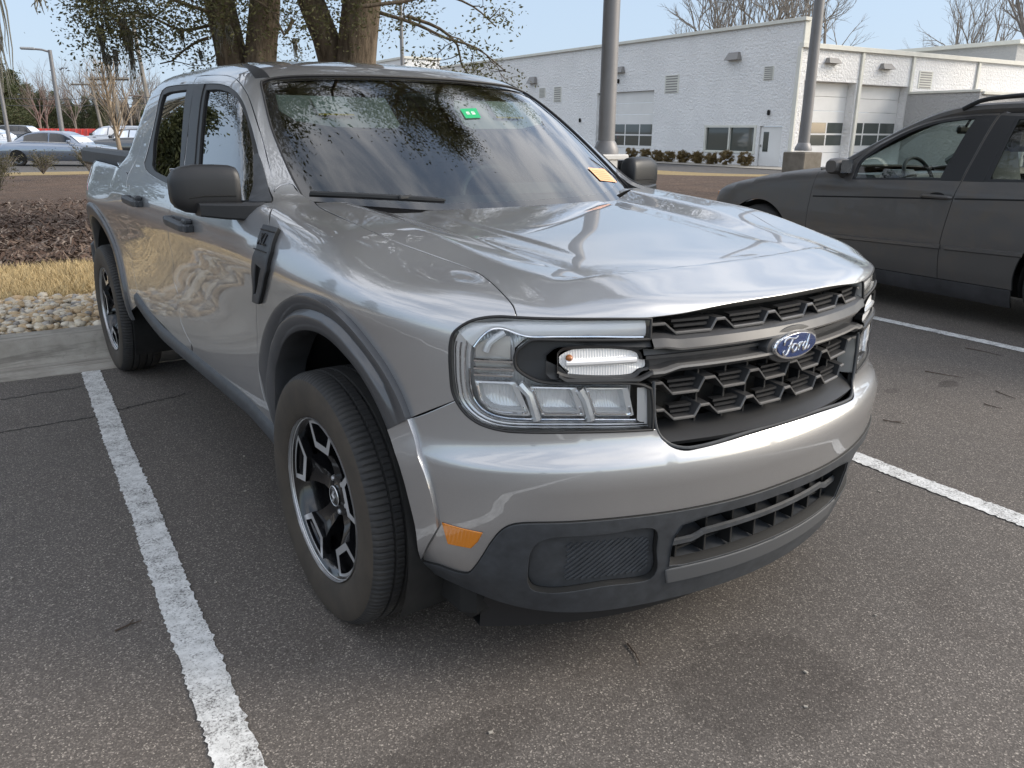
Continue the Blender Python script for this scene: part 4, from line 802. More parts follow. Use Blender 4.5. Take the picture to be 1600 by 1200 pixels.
# stickers inside the glass
def sticker(key, col, lines, name):
    q = np.array(XYZ[key]); t = NT(name); t.set(color=col, rough=.5); b = MB(); n_ = grad(CB, q); b.add([tuple(p) for p in q-n_*.0025], [(0, 1, 2, 3)])
    o = b.build(name, t.m, ws); b = MB()
    for (u0, u1, v0, v1) in lines:
        pt = lambda u, v: tuple((q[0]*(1-u)*(1-v)+q[1]*u*(1-v)+q[2]*u*v+q[3]*(1-u)*v)-n_.mean(0)*.0015)
        b.add([pt(u0, v0), pt(u1, v0), pt(u1, v1), pt(u0, v1)], [(0, 1, 2, 3)])
    b.build('sticker_print', mat(name+'_ink', (.75, .8, .75) if key == 'stick_g' else (.75, .33, .16), .5), o)
gl_ = [(.22+.075*k, .26+.075*k, .36, .66) for k in (0, 1, 2, 4.4, 5.4, 6.4)]+[(.22, .40, .36, .42), (.58, .76, .58, .66), (.56, .62, .36, .44)]
sticker('stick_g', (.01, .36, .13), gl_, 'green_sticker'); sticker('stick_o', (.95, .47, .24), [(.1, .85, .2+.16*k, .24+.16*k) for k in range(5)], 'orange_sticker')
# wipers and cowl
b = MB(); xs = np.linspace(-.70, .70, 45)
b.grid([[(x, 1.10+.24*x*x+.25*x**4, float(H(np.array(x), np.array(1.15)))-.03) for x in xs], [(x, 1.13+.24*x*x+.25*x**4, 1.085) for x in xs], [(x, 1.15+.24*x*x+.25*x**4, 1.06) for x in xs]]); b.build('cowl_panel', M_plas2, truck)
pts = [(-.682, 1.385, 1.166), (-.55, 1.300, 1.160), (-.40, 1.232, 1.150), (-.30, 1.20, 1.142)]
b = MB(); q = resample(pts, .03); n_ = np.tile([0, -.8, .6], (len(q), 1)); b.tube([tuple(p) for p in q+n_*.006], .006, 8); b.tube([tuple(p) for p in q+n_*.015], [.008]*(len(q)-2)+[.006, .004], 6); b.box(tuple(q[len(q)*2//3]+n_[0]*.018), (.05, .016, .014), .004); b.build('wiper', M_plas2, truck)
# ---------------------------------------------------------------- door mirrors
def mirror_shell(b, s_):
    """rounded housing lofted across x; local centre"""
    rows = []; prof = [(-1.050, .30, .35), (-1.046, .55, .55), (-1.033, .80, .76), (-1.010, .95, .92), (-.975, 1.0, 1.0), (-.915, 1.0, 1.0), (-.872, .97, .97), (-.857, .90, .90), (-.851, .75, .78)]
    for x, ky, kz in prof:
        r_ = []
        for i in range(28):
            a = 2*math.pi*i/28; c, s2 = math.cos(a), math.sin(a); sq = lambda v, e: math.copysign(abs(v)**e, v)
            yy = 1.590+.0*x+.052*ky*sq(c, .62)-.018*(1-kz)-(.22*(x+.97)); zz = 1.184+.076*kz*sq(s2, .62)-.010*(x+.95)
            r_.append((-s_*x, yy, zz))
        rows.append(r_)
    b.grid(rows if s_ > 0 else rows[::-1], True)
    b.f += [tuple(range(28)), tuple(len(b.v)-28+k for k in range(28))]; b.mi += [b.cur]*2
for s_ in (-1, 1):
    b = MB(); mirror_shell(b, s_)
    mr = b.build('door_mirror', M_plas2, truck, angle=60)
    b = MB(); V0 = []
    rows = []
    for x, yc, zc, hy, hz in ((-.985, 1.545, 1.126, .034, .020), (-.92, 1.50, 1.122, .034, .024), (-.86, 1.465, 1.120, .034, .026), (-.81, 1.455, 1.116, .040, .034), (-.77, 1.48, 1.110, .05, .045)):
        rows.append([(s_*-x, yc+hy*a_, zc+hz*c2) for a_, c2 in ((-1, -.75), (-.8, -1), (.8, -1), (1, -.75), (1, .75), (.8, 1), (-.8, 1), (-1, .75))])
    b.grid(rows if s_ > 0 else rows[::-1], True); b.f += [tuple(range(8)), tuple(len(b.v)-8+k for k in range(8))]; b.mi += [0, 0]; b.build('mirror_arm', M_plas2, mr, angle=40)
    b = MB(); b.box((s_*.95, 1.646, 1.186), (.16, .004, .12), .001); b.build('mirror_glass', M_chrome, mr)
    b = MB(); b.tube([(s_*1.005, 1.548, 1.160), (s_*.96, 1.536, 1.166), (s_*.87, 1.517, 1.165)], .0022, 5); b.build('mirror_seam', M_black, mr)
# fender vents with raised letters
for mi in (False, True):
    mm = (lambda q: mir(q)) if mi else (lambda q: np.array(q))
    vout = [(1.262, 1.092), (1.158, 1.091), (1.128, 1.037), (1.140, .985), (1.295, .863), (1.352, .858), (1.322, .90), (1.262, 1.01), (1.238, 1.035)]
    PANELS['vent'] = ['S', [[list(a), list(b_)] for a, b_ in zip(vout, vout[1:]+vout[:1])]]
    vin = [(1.235, .992), (1.180, .985), (1.300, .888), (1.325, .885)]
    PANELS['vent_hole'] = ['S', [[list(a), list(b_)] for a, b_ in zip(vin, vin[1:]+vin[:1])]]
    v = P('fender_vent', 'vent', M_plas, truck, holes=('vent_hole',), off=.014, gap=.0, step=.02, mirror=mi, rim=.03, lip=.003)
    P('vent_recess', 'vent_hole', M_black, v, off=.002, gap=-.002, step=.02, mirror=mi, rims=False)
    b = MB()
    def vt(y, z, h=.017): p = CH['S'].xyz(BODY, [[y, z]])[0]; return p+grad(BODY, p[None])[0]*h
    for pl_ in ([(1.225, 1.045), (1.200, 1.072)], [(1.200, 1.046), (1.225, 1.071)], [(1.186, 1.071), (1.186, 1.046), (1.165, 1.047)]): b.tube([tuple(p) for p in mm([vt(*q) for q in pl_])], .0035, 5)
    b.build('vent_letters', M_plas2, v); b = MB()
    for z in (1.080, 1.030): b.tube([tuple(p) for p in mm([vt(1.255, z, .015), vt(1.145, z, .015)])], .002, 5)
    b.build('vent_rib', M_plas2, v)
# ---------------------------------------------------------------- bed, rear, underbody, wheel wells
b = MB()
for s_ in (-1, 1): b.box((s_*.742, 4.09, 1.195), (.115, 1.56, .100), .018)
b.box((0, 4.93, 1.19), (1.5, .1, .05), .015); b.build('bed_rail', M_plas, truck)
b = MB()
for s_ in (-1, 1): b.box((s_*.69, 4.1, .93), (.03, 1.6, .50))
b.box((0, 3.66, .92), (1.4, .04, .46)); b.box((0, 4.25, .70), (1.4, 1.3, .03)); b.build('cargo_bed', M_plas2, truck)
b = MB(); b.box((0, 4.965, .91), (1.46, .06, .50), .02); b.build('tailgate', M_paint, truck)
b = MB(); b.box((0, 5.01, .55), (1.6, .12, .2), .04); b.build('rear_bumper', M_plas, truck)
for s_ in (-1, 1): b = MB(); b.box((s_*.67, 4.985, .93), (.10, .05, .42), .02); b.build('tail_light', mat('red_lens', (.35, .01, .01), .15, coat=1), truck)
b = MB(); b.box((0, 2.4, .335), (1.30, 3.2, .10), .02); b.box((0, .9, .42), (1.1, 1.0, .28), .02); b.box((0, 3.9, .42), (1.0, 1.2, .28), .02)
b.tube([(-.35, 1.6, .26), (-.4, 2.6, .25), (-.45, 3.2, .25), (-.5, 4.9, .3)], .035, 8); b.build('underbody', M_black, truck)
for s_ in (-1, 1):
    for yc in (FY, RY):
        b = MB(); rows = []
        for x_ in (.86, .78, .60, .52): rows.append([(s_*x_, yc+.445*math.cos(a), .40+.445*math.sin(a)) for a in np.linspace(-.55, math.pi+.55, 25)])
        b.grid(rows); b.add([(s_*.52, yc, .4)]+rows[-1], [(0, i, i+1) for i in range(1, 25)]); b.build('wheel_liner', M_liner, truck)
# ---------------------------------------------------------------- interior
M_seat = mat('grey_cloth', (.055, .057, .06), .9, vary=.2, vscale=40); M_dash = mat('dash_plastic', (.045, .047, .05), .7, vary=.15); M_head = mat('headliner', (.30, .29, .27), .95); M_vis = mat('visor_vinyl', (.44, .44, .40), .8)
b = MB(); rows = []
for y, z in ((1.20, 1.105), (1.34, 1.12), (1.52, 1.135), (1.66, 1.12), (1.72, 1.06), (1.70, .85)): rows.append([(x, y+.14*x*x, z-.03*abs(x)) for x in np.linspace(-.70, .70, 21)])
b.grid(rows); b.box((.36, 1.62, 1.13), (.36, .2, .06), .03); b.build('dashboard', M_dash, truck, angle=50)
b = MB(); Mr = Matrix.Rotation(rad(-28), 3, 'X'); ring = [Vector((.36, 1.83, 1.05))+Mr @ Vector((.185*math.cos(a), 0, .185*math.sin(a))) for a in np.linspace(0, 2*math.pi, 33)]; b.tube(ring, .014, 8, cap=False); b.tube([(.36, 1.70, 1.03), (.36, 1.83, 1.05)], .06, 10)
for a in (0, math.pi, -math.pi/2): b.tube([(.36, 1.83, 1.05), tuple(Vector((.36, 1.83, 1.05))+Mr @ Vector((.18*math.cos(a), 0, .18*math.sin(a))))], .014, 6)
b.build('steering_wheel', M_dash, truck)
for x in (-.37, .37):
    b = MB(); b.box((x, 2.38, .98), (.46, .16, .58), .06, Matrix.Rotation(rad(-14), 3, 'X')); b.box((x, 2.12, .72), (.48, .50, .16), .05); st = b.build('front_seat', M_seat, truck)
    b = MB(); b.box((x, 2.47, 1.36), (.24, .10, .18), .04); b.build('headrest', M_seat, st)
    b = MB(); s_ = -1 if x < 0 else 1
    pl_ = [(s_*.60, 1.90, 1.485), (s_*.60, 1.86, 1.44), (s_*.55, 1.79, 1.395), (s_*.42, 1.755, 1.375), (s_*.17, 1.75, 1.372), (s_*.145, 1.77, 1.385), (s_*.145, 1.89, 1.485)]
    c_ = np.mean(pl_, 0); b.add(pl_+[(p[0], p[1]+.014, p[2]-.010) for p in pl_], [tuple(range(7)), tuple(range(7, 14))[::-1]]+[(i, (i+1) % 7, (i+1) % 7+7, i+7) for i in range(7)]); vz = b.build('sun_visor', M_vis, truck, angle=30)
    b = MB(); x0, x1 = sorted((s_*.32, s_*.46)); dz = lambda t: (1.80+.06*t-.004, 1.4145+.053*t+.003)
    b.add([(x0, *dz(.1)), (x1, *dz(.1)), (x1, *dz(1.25)), (x0, *dz(1.25))], [(0, 1, 2, 3)]); b.cur = 1; b.add([(x0, 1.795, 1.417-.0015), (x1, 1.795, 1.4155), (x1, *dz(.3)), (x0, *dz(.3))], [(0, 1, 2, 3)])
    b.build('visor_label', [mat('label_white', (.62, .64, .6), .6), mat('label_yellow', (.62, .43, .02), .6)], vz)
b = MB(); b.box((0, 3.15, 1.0), (1.3, .16, .7), .06, Matrix.Rotation(rad(-12), 3, 'X')); b.box((0, 2.9, .72), (1.3, .5, .16), .05)
for x in (-.4, .4): b.box((x, 3.22, 1.38), (.24, .09, .14), .04)
b.build('rear_bench', M_seat, truck)
b = MB(); rows = []
for y, z in ((2.0, 1.515), (2.2, 1.535), (2.7, 1.55), (3.2, 1.53), (3.4, 1.42)): rows.append([(x, y, z-.10*x*x) for x in np.linspace(-.56, .56, 11)])
b.grid(rows); b.build('headliner', M_head, truck)
b = MB(); b.box((0, 2.4, .60), (1.5, 2.2, .04)); b.box((0, 1.40, .85), (1.4, .04, .5)); b.box((0, 3.5, .9), (1.4, .04, .55)); b.build('cabin_floor', M_black, truck)
b = MB(); b.box((0, 1.80, 1.47), (.23, .03, .065), .015); b.tube([(0, 1.80, 1.47), (0, 1.86, 1.53)], .012, 6); b.build('inside_mirror', M_plas2, truck)
# ---------------------------------------------------------------- wheels
WRAD = .367
def make_wheel():
    wl_ = bpy.data.objects.new('wheel', None); COL.objects.link(wl_); wl_.parent = truck
    b = MB(); R_ = WRAD; x0 = -.035       # outer face at -x; hub centre x=0
    n = 512; prof0 = [(.236, .090), (.243, .097), (.258, .104), (.285, .110), (.315, .111), (.335, .108), (.347, .104), (.3535, .099), (.3595, .091), (.3640, .079), (.3658, .064), (.366, .0545), (.3585, .0535), (.3585, .0475), (.3665, .0465), (R_, .030), (R_, .0245), (.3590, .0235), (.3590, .0165), (R_, .0155)]
    prof = [(r_, -.02-w_) for r_, w_ in prof0]+[(r_, -.02+w_) for r_, w_ in prof0[::-1]]
    m = len(prof); V = []
    for k in range(n):
        a = 2*math.pi*k/n; ca, sa = math.cos(a), math.sin(a)
        for j, (r_, h) in enumerate(prof):
            jj = j if j < len(prof0) else m-1-j
            if k % 4 == 0 and 7 <= jj <= 11: r_ -= .0042
            elif k % 4 == 2 and 13 <= jj <= 16: r_ -= .003
            V.append((h, r_*ca, r_*sa))
    Fc = []; mi = []
    for k in range(n):
        q = (k+1) % n
        for j in range(m-1):
            Fc.append((k*m+j, q*m+j, q*m+j+1, k*m+j+1)); jj = j if j < len(prof0)-1 else m-2-j; mi.append(1 if jj < 6 else 0)
    b.v = V; b.f = Fc; b.mi = mi; b.build('tyre', [M_tyre, M_wall], wl_, angle=28)
    # rim: barrel, machined lip, five framed pockets on black spokes
    b = MB(); b.lathe([(.238, -.120), (.2385, -.115), (.2365, -.109), (.2335, -.1075)], 96); b.cur = 1; b.lathe([(.2335, -.1075), (.230, -.105), (.222, -.098), (.215, -.085), (.207, -.03), (.20, .06)], 96)
    rim = b.build('rim', [M_satin, M_gloss], wl_, angle=40)
    b = MB(); dep = -.098
    def pol(r_, a): return (r_*math.cos(a), r_*math.sin(a))
    for k in range(5):
        a0 = math.pi/2+k*2*math.pi/5+.04; wd = .36; oa = [a0+wd*t for t in np.linspace(-1, 1, 13)]
        outer = [pol(.231, a) for a in oa]; outer_in = [pol(.2185, a0+wd*.80*t) for t in np.linspace(-1, 1, 13)]
        innr = [pol(.150, a0+.30*t) for t in (-1, 1)]; 
        op = outer+[pol(.150, a0+.31), pol(.150, a0-.31)]
        ip = outer_in+[pol(.1665, a0+.215), pol(.1665, a0-.215)]
        rows = []; f_ = lambda pts, h: [(h, p[0], p[1]) for p in pts]
        e1 = [(dep+.02, p[0], p[1]) for p in op]; e2 = f_(op, dep-.004); e3 = f_(ip, dep-.004); e4 = f_(ip, dep+.03)
        b.cur = 1; b.grid([e1, e2], True); b.cur = 0; b.grid([e2, e3], True); b.cur = 1; b.grid([e3, e4], True); b.add(e4, [tuple(range(len(e4)))])
        # the spoke from the frame down to the hub, with a bevelled bluish flank each side
        sp = [(.155, .30), (.125, .27), (.095, .30), (.065, .45), (.040, .60)]; 
        L_ = [(r_*math.cos(a0+w_), r_*math.sin(a0+w_)) for r_, w_ in sp]; Rr = [(r_*math.cos(a0-w_), r_*math.sin(a0-w_)) for r_, w_ in sp]; hs = [dep+.006, dep+.020, dep+.034, dep+.040, dep+.036]; b.cur = 1
        b.grid([[(h+.05, p[0]*1.0, p[1]) for p, h in zip(L_, hs)], [(h, p[0], p[1]) for p, h in zip(L_, hs)], [(h+.010, (p[0]+q[0])/2, (p[1]+q[1])/2) for p, q, h in zip(L_, Rr, hs)], [(h, p[0], p[1]) for p, h in zip(Rr, hs)], [(h+.05, p[0], p[1]) for p, h in zip(Rr, hs)]])
    b.cur = 1; b.lathe([(.062, -.045), (.058, -.062), (.036, -.066), (.030, -.070)], 40); b.build('spoke', [M_satin, M_gloss], rim, angle=30)
    b = MB(); b.lathe([(.031, -.066), (.031, -.074), (.027, -.077), (.0255, -.0755), (.0005, -.0765)], 36); hc = b.build('hub_cap', M_gloss, rim)
    b = MB(); b.lathe([(.028, -.0762), (.0295, -.0772), (.031, -.0755)], 36); b.tube([(-.0775, .004, -.014), (-.0775, -.004, -.004), (-.0775, .006, .003), (-.0775, -.003, .014)], .0035, 6); b.build('hub_ring', M_satin, hc)
    for k in range(5):
        a = math.pi/2+k*2*math.pi/5+.04+math.pi/5; b = MB(); b.lathe([(.001, -.068), (.007, -.066), (.0095, -.060), (.010, -.03)], 6, 'x', (0, .052*math.cos(a), .052*math.sin(a))); b.build('wheel_nut', M_satin, rim)
    b = MB(); b.lathe([(.15, .0), (.15, -.012), (.07, -.014), (.06, -.03), (.001, -.03)], 40); b.box((.0, -.10, -.07), (.05, .09, .12), .012); b.build('brake_disc', mat('brake_iron', (.10, .09, .085), .45, .8, vary=.4), wl_)
    return wl_
wheel = make_wheel()
for i, (x, y, rz) in enumerate(((-.785, FY, 0), (-.785, RY, 0), (.785, FY, math.pi), (.785, RY, math.pi))):
    o = wheel if i == 0 else copy_tree(wheel, truck); o.location = (x, y, WRAD-.003); o.rotation_euler = (-.07 if i == 0 else .9*i, 0, rz)
# ---------------------------------------------------------------- dark grey SUV, two stalls over
def lw(x, y, z=0.): p = LE1*x+LE2*y; return (float(p[0]), float(p[1]), float(z))
M_suv = paint('dusty_grey_paint', (.105, .100, .097), .50, .45, .10, dirt=.6)
M_suvp = mat('grey_sill_plastic', (.05, .05, .054), .5, vary=.3, vscale=6)
M_clear = glass('suv_glass', (.80, .88, .85), 1.5, 0, 1.1)
suv = thing('suv', 'dark grey five-door SUV with roof rails parked to the right of the silver pickup', 'SUV', (0, 0, 0))
PS = lambda name, key, m, parent, **k: panel(name, key, m, parent, fn=k.pop('fn', SUV), **k)
def seg2(*pts): return [[list(a), list(b_)] for a, b_ in zip(pts, pts[1:])]
topl = [(SX-.74, y) for y in np.linspace(3.66, 4.78, 9)]
tp = CH['U'].xyz(SUVB, np.array([lw(*q)[:2] for q in topl])); fe = [list(map(float, q)) for q in CH['V'].uv(tp)]
arc = lambda yc, zc, r_, a0, a1, n=14: [[yc+r_*math.cos(a), zc+r_*math.sin(a)] for a in np.linspace(rad(a0), rad(a1), n)]
WY = (4.20, 1.38)
sF = [[3.60, 1.055], [3.599, .988], [3.614, .884], [3.628, .726], [3.625, .577], [3.60, .30]]
sM = [[2.235, 1.515], [2.312, 1.031], [2.339, .846], [2.369, .556], [2.357, .30]]
atop = [[3.36, 1.10], [3.245, 1.185], [3.12, 1.283], [2.92, 1.395], [2.70, 1.478], [2.47, 1.508], [2.235, 1.515]]
PANELS['s_fender'] = ['V', [fe, [fe[-1], [4.86, .62]], [[4.86, .62], [4.64, .44]], arc(WY[0], .37, .40, 10, 172), [[WY[0]-.40, .42], [3.60, .30]], sF[::-1], [sF[0], fe[0]]]]
PANELS['s_door1'] = ['V', [sF, [sF[-1], sM[-1]], sM[::-1], atop[::-1], [atop[0], sF[0]]]]
PANELS['s_door2'] = ['V', [sM, [sM[-1], [1.80, .30]], arc(WY[1], .37, .42, -10, 60, 8), [[1.59, .734], [1.22, 1.06]], [[1.22, 1.06], [1.15, 1.30], [1.24, 1.50]], [[1.24, 1.50], [1.7, 1.515], [2.235, 1.515]]]]
PANELS['s_rear'] = ['V', [[[1.22, 1.06], [1.59, .734]], arc(WY[1], .37, .42, 60, 190), [[.965, .30], [-.1, .35]], [[-.1, .35], [-.1, 1.05]], [[-.1, 1.05], [1.22, 1.06]]]]
PANELS['s_win1'] = ['V', [[[3.235, .998], [3.225, 1.14], [3.10, 1.262]], [[3.10, 1.262], [2.91, 1.375], [2.70, 1.455], [2.47, 1.488], [2.30, 1.494]], [[2.30, 1.494], [2.385, 1.034]], [[2.385, 1.034], [3.235, .998]]]]
PANELS['s_win2'] = ['V', [[[2.175, 1.485], [2.205, 1.035]], [[2.205, 1.035], [1.33, 1.07]], [[1.33, 1.07], [1.27, 1.25], [1.36, 1.46]], [[1.36, 1.46], [1.7, 1.488], [2.175, 1.485]]]]
PANELS['s_glass1'] = ['V', [[[3.215, 1.010], [3.205, 1.135], [3.08, 1.252]], [[3.08, 1.252], [2.90, 1.362], [2.70, 1.440], [2.48, 1.472], [2.40, 1.476]], [[2.40, 1.476], [2.482, 1.046]], [[2.482, 1.046], [3.215, 1.010]]]]
PANELS['s_glass2'] = ['V', [[[2.08, 1.470], [2.11, 1.055]], [[2.11, 1.055], [1.37, 1.085]], [[1.37, 1.085], [1.31, 1.25], [1.39, 1.44]], [[1.39, 1.44], [1.7, 1.470], [2.08, 1.470]]]]
PANELS['s_sill'] = ['V', [[[3.80, .30], [1.80, .30]], [[1.80, .30], [1.80, .17]], [[1.80, .17], [3.80, .20]], [[3.80, .20], [3.80, .30]]]]
PANELS['s_cov1'] = ['V', seg2([2.245, 1.497], [2.318, 1.030], [2.47, 1.025], [2.36, 1.497], [2.245, 1.497])]
PANELS['s_cov2'] = ['V', seg2([2.225, 1.497], [2.10, 1.49], [2.15, 1.034], [2.302, 1.030], [2.225, 1.497])]
for mi in (False, 'suv'):
    PS('front_fender', 's_fender', M_suv, suv, step=.05, mirror=mi)
    dA = PS('front_door', 's_door1', M_suv, suv, holes=('s_win1',), step=.045, mirror=mi, gap=.004)
    PS('window_trim', 's_win1', M_plas2, dA, holes=('s_glass1',), off=-.002, gap=0, step=.06, mirror=mi, rim=.01)
    PS('window', 's_glass1', M_clear, dA, off=-.010, gap=-.004, rims=False, step=.08, mirror=mi)
    dB = PS('rear_door', 's_door2', M_suv, suv, holes=('s_win2',), step=.045, mirror=mi, gap=.004)
    PS('window_trim', 's_win2', M_plas2, dB, holes=('s_glass2',), off=-.002, gap=0, step=.06, mirror=mi, rim=.01)
    PS('window', 's_glass2', M_clear, dB, off=-.010, gap=-.004, rims=False, step=.08, mirror=mi)
    PS('pillar_cover', 's_cov1', M_plas2, dA, off=.0015, gap=.001, step=.06, mirror=mi, rim=.006); PS('pillar_cover', 's_cov2', M_plas2, dB, off=.0015, gap=.001, step=.06, mirror=mi, rim=.006)
    PS('rear_quarter', 's_rear', M_suv, suv, step=.07, mirror=mi)
    PS('sill', 's_sill', M_suvp, suv, off=.012, step=.06, mirror=mi)
    sg = 1 if mi else -1
    def onside(y, z, h=0.):
        p = CH['V'].xyz(SUV, [[y, z]]); n_ = grad(SUV, p); p = (p+n_*h)[0]
        return tuple(p-2*(p@LE1-SX)*LE1 if mi else p)
    for par, ya, yb, f0 in ((dA, 3.595, 2.36, 0), (dB, 2.325, 1.75, 0)):       # rubbing strip, and crease shade laid on as a black strip
        b = MB(); zc = lambda y: .512+.045*(3.6-y)/1.9
        ys = np.linspace(ya, yb, 16); b.grid([[onside(y, zc(y)+dz, h) for y in ys] for dz, h in ((.020, -.001), (.014, .011), (-.010, .012), (-.018, -.001))]); b.build('rubbing_strip', M_suv, par, angle=30)
        b = MB(); zc2 = lambda y: .836+.052*(3.6-y); ys = np.linspace(ya-.005, yb+.005, 14); b.grid([[onside(y, zc2(y)+dz, h) for y in ys] for dz, h in ((.006, .0005), (.0, .0012), (-.006, .0005))]); b.build('crease_shade', M_black, par)
    for par, y in ((dA, 2.46), (dB, 1.55)):
        b = MB(); zc = .836+.052*(3.6-y)+.012; b.tube([onside(y+.12, zc, .004), onside(y+.10, zc, .022), onside(y, zc, .028), onside(y-.10, zc, .022), onside(y-.12, zc, .004)], [.010, .014, .015, .014, .010], 8); b.build('door_handle', M_suv, par)
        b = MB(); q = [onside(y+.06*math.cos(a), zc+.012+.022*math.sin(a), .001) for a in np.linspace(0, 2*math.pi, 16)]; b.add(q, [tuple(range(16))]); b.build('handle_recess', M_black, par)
    # mirror
    b = MB(); c0 = np.array(onside(3.31, 1.055, .10)); s2 = LE1*sg
    rows = []
    for t, k in ((-.10, .35), (-.085, .75), (-.05, .97), (0, 1), (.06, .95), (.10, .7)):
        rows.append([tuple(c0+s2*t+LE2*(.075*k*math.copysign(abs(math.cos(a))**.7, math.cos(a))+.02)+np.array([0, 0, 1])*(.068*k*math.copysign(abs(math.sin(a))**.7, math.sin(a))+.008)) for a in np.linspace(0, 2*math.pi, 21)[:-1]])
    b.grid(rows, True); b.f += [tuple(range(20)), tuple(len(b.v)-20+i for i in range(20))]; b.mi += [0, 0]; b.tube([onside(3.34, 1.03, -.02), onside(3.33, 1.04, .05)], .035, 8); mr = b.build('door_mirror', M_suv, suv, angle=60)
    b = MB(); q = c0-LE2*.062; b.add([tuple(q+s2*dx_+np.array([0, 0, dz])) for dx_, dz in ((-.075, -.045), (.075, -.045), (.075, .06), (-.075, .06))], [(0, 1, 2, 3)]); b.build('mirror_glass', M_chrome, mr)
    b = MB(); rr = [lw(SX+sg*x, y, z) for x, y, z in ((.625, 2.52, 1.545), (.625, 2.40, 1.60), (.62, 2.2, 1.625), (.61, 1.7, 1.64), (.60, .9, 1.635), (.60, .35, 1.60), (.60, .25, 1.56))]; b.tube([tuple(p) for p in resample(rr, .08)], .017, 8)
    b.build('roof_rail', M_plas2, suv)
    b = MB(); q = [lw(SX+sg*x, y, z) for x, y, z in ((.70, 4.88, .80), (.78, 4.74, .80), (.78, 4.74, .70), (.70, 4.88, .70))]
    pm = np.array(q); c_ = pm.mean(0); out_ = np.array(lw(SX+sg*.82, 4.95, .76))-c_; out_ /= np.linalg.norm(out_); b.add([tuple(p) for p in pm]+[tuple(p+out_*.03) for p in c_+(pm-c_)*.85], [(0, 1, 5, 4), (1, 2, 6, 5), (2, 3, 7, 6), (3, 0, 4, 7), (4, 5, 6, 7)]); b.build('turn_lamp', M_amber, suv)
# hood, roof, pillars, glass
uw = lambda pts: [list(lw(SX+x, y)[:2]) for x, y in pts]
hl_ = [(x-SX, y) for x, y in topl]; hr_ = [(-x, y) for x, y in hl_]
PANELS['s_hood'] = ['U', [uw(hl_), uw([(-.74, 4.78), (-.5, 4.93), (0, 4.99), (.5, 4.93), (.74, 4.78)]), uw(hr_[::-1]), uw([(.74, 3.66), (.4, 3.70), (0, 3.72), (-.4, 3.70), (-.74, 3.66)])]]
PS('hood', 's_hood', M_suv, suv, fn=SUVB, step=.06)
def onc(x, y):
    return lw(SX+x, y)[:2]
# roof panel over everything above the windscreen
ed = [(-.60, 2.62), (-.60, 2.2), (-.585, 1.5), (-.57, .6), (-.55, .15)]
PANELS['s_roof'] = ['U', [uw([(-.55, 2.68), (0, 2.74), (.55, 2.68)]), uw([(.55, 2.68)]+[(-x, y) for x, y in ed]), uw([(.55, .15), (-.55, .15)]), uw(ed[::-1]+[(-.55, 2.68)])]]
PS('roof', 's_roof', M_suv, suv, fn=SUVC, step=.08, rim=.03)
b = MB()
for sg in (-1, 1):
    cen_ = [(.735, 3.40, 1.115), (.70, 3.24, 1.21), (.665, 3.10, 1.295), (.63, 2.90, 1.40), (.60, 2.70, 1.485), (.585, 2.5, 1.53), (.58, 2.2, 1.548), (.58, 1.2, 1.545), (.575, .4, 1.52)]
    b.tube([lw(SX+sg*x, y, z) for x, y, z in [tuple(q) for q in resample([list(p) for p in cen_], .1)]], .042, 8)
    for ya, za, yb, zb in ((2.27, 1.03, 2.20, 1.52), (1.27, 1.04, 1.24, 1.50), (.35, 1.0, .55, 1.50)): b.tube([lw(SX+sg*.775, ya, za), lw(SX+sg*.69, (ya+yb)/2, (za+zb)/2), lw(SX+sg*.585, yb, zb-.01)], .035, 8)
b.build('pillars', M_suv, suv)
b = MB(); rows = []
for t in np.linspace(0, 1, 8): rows.append([lw(SX+(.70-.14*t)*s_, 3.56-.14*s_*s_-(3.56-2.74)*t-.02*s_*s_*t, 1.075+.485*t-.03*math.sin(math.pi*t)*0) for s_ in np.linspace(-1, 1, 13)])
b.grid(rows); b.build('windshield', M_clear, suv)
b = MB(); b.grid([[lw(SX+s_*.62, .02+.12*t*3, 1.02+.47*t) for s_ in np.linspace(-1, 1, 5)] for t in (0, .5, 1)]); b.build('rear_window', M_clear, suv)
b = MB(); b.box(lw(SX, -.15, .72), (1.66, .2, .62), .06, Matrix.Rotation(PSI, 3, 'Z')); b.build('tailgate', M_suv, suv)
b = MB(); b.box(lw(SX, 4.80, .52), (1.62, .36, .34), .10, Matrix.Rotation(PSI, 3, 'Z')); b.build('front_bumper', M_suv, suv)
b = MB(); b.box(lw(SX, 2.4, .30), (1.4, 4.4, .16), .02, Matrix.Rotation(PSI, 3, 'Z')); b.box(lw(SX, 2.2, .62), (1.5, 2.6, .06), 0, Matrix.Rotation(PSI, 3, 'Z')); b.build('underbody', M_black, suv)
M_leath = mat('dark_leather', (.03, .03, .032), .55, vary=.3, vscale=20)
RZ = Matrix.Rotation(PSI, 3, 'Z')
for x in (-.38, .38):
    b = MB(); b.box(lw(SX+x, 2.30, .98), (.50, .16, .62), .06, RZ @ Matrix.Rotation(rad(-16), 3, 'X')); b.box(lw(SX+x, 2.60, .70), (.5, .52, .16), .05, RZ); st = b.build('front_seat', M_leath, suv)
    b = MB(); b.box(lw(SX+x, 2.19, 1.33), (.26, .10, .18), .04, RZ); b.build('headrest', M_leath, st)
b = MB(); b.box(lw(SX, 1.45, .95), (1.3, .18, .6), .06, RZ)
for x in (-.42, .42): b.box(lw(SX+x, 1.40, 1.30), (.25, .1, .18), .04, RZ)
b.build('rear_bench', M_leath, suv)
b = MB(); b.box(lw(SX, 3.32, .93), (1.44, .40, .20), .06, RZ); b.box(lw(SX-.37, 3.15, 1.02), (.36, .16, .10), .04, RZ); b.build('dashboard', M_leath, suv)
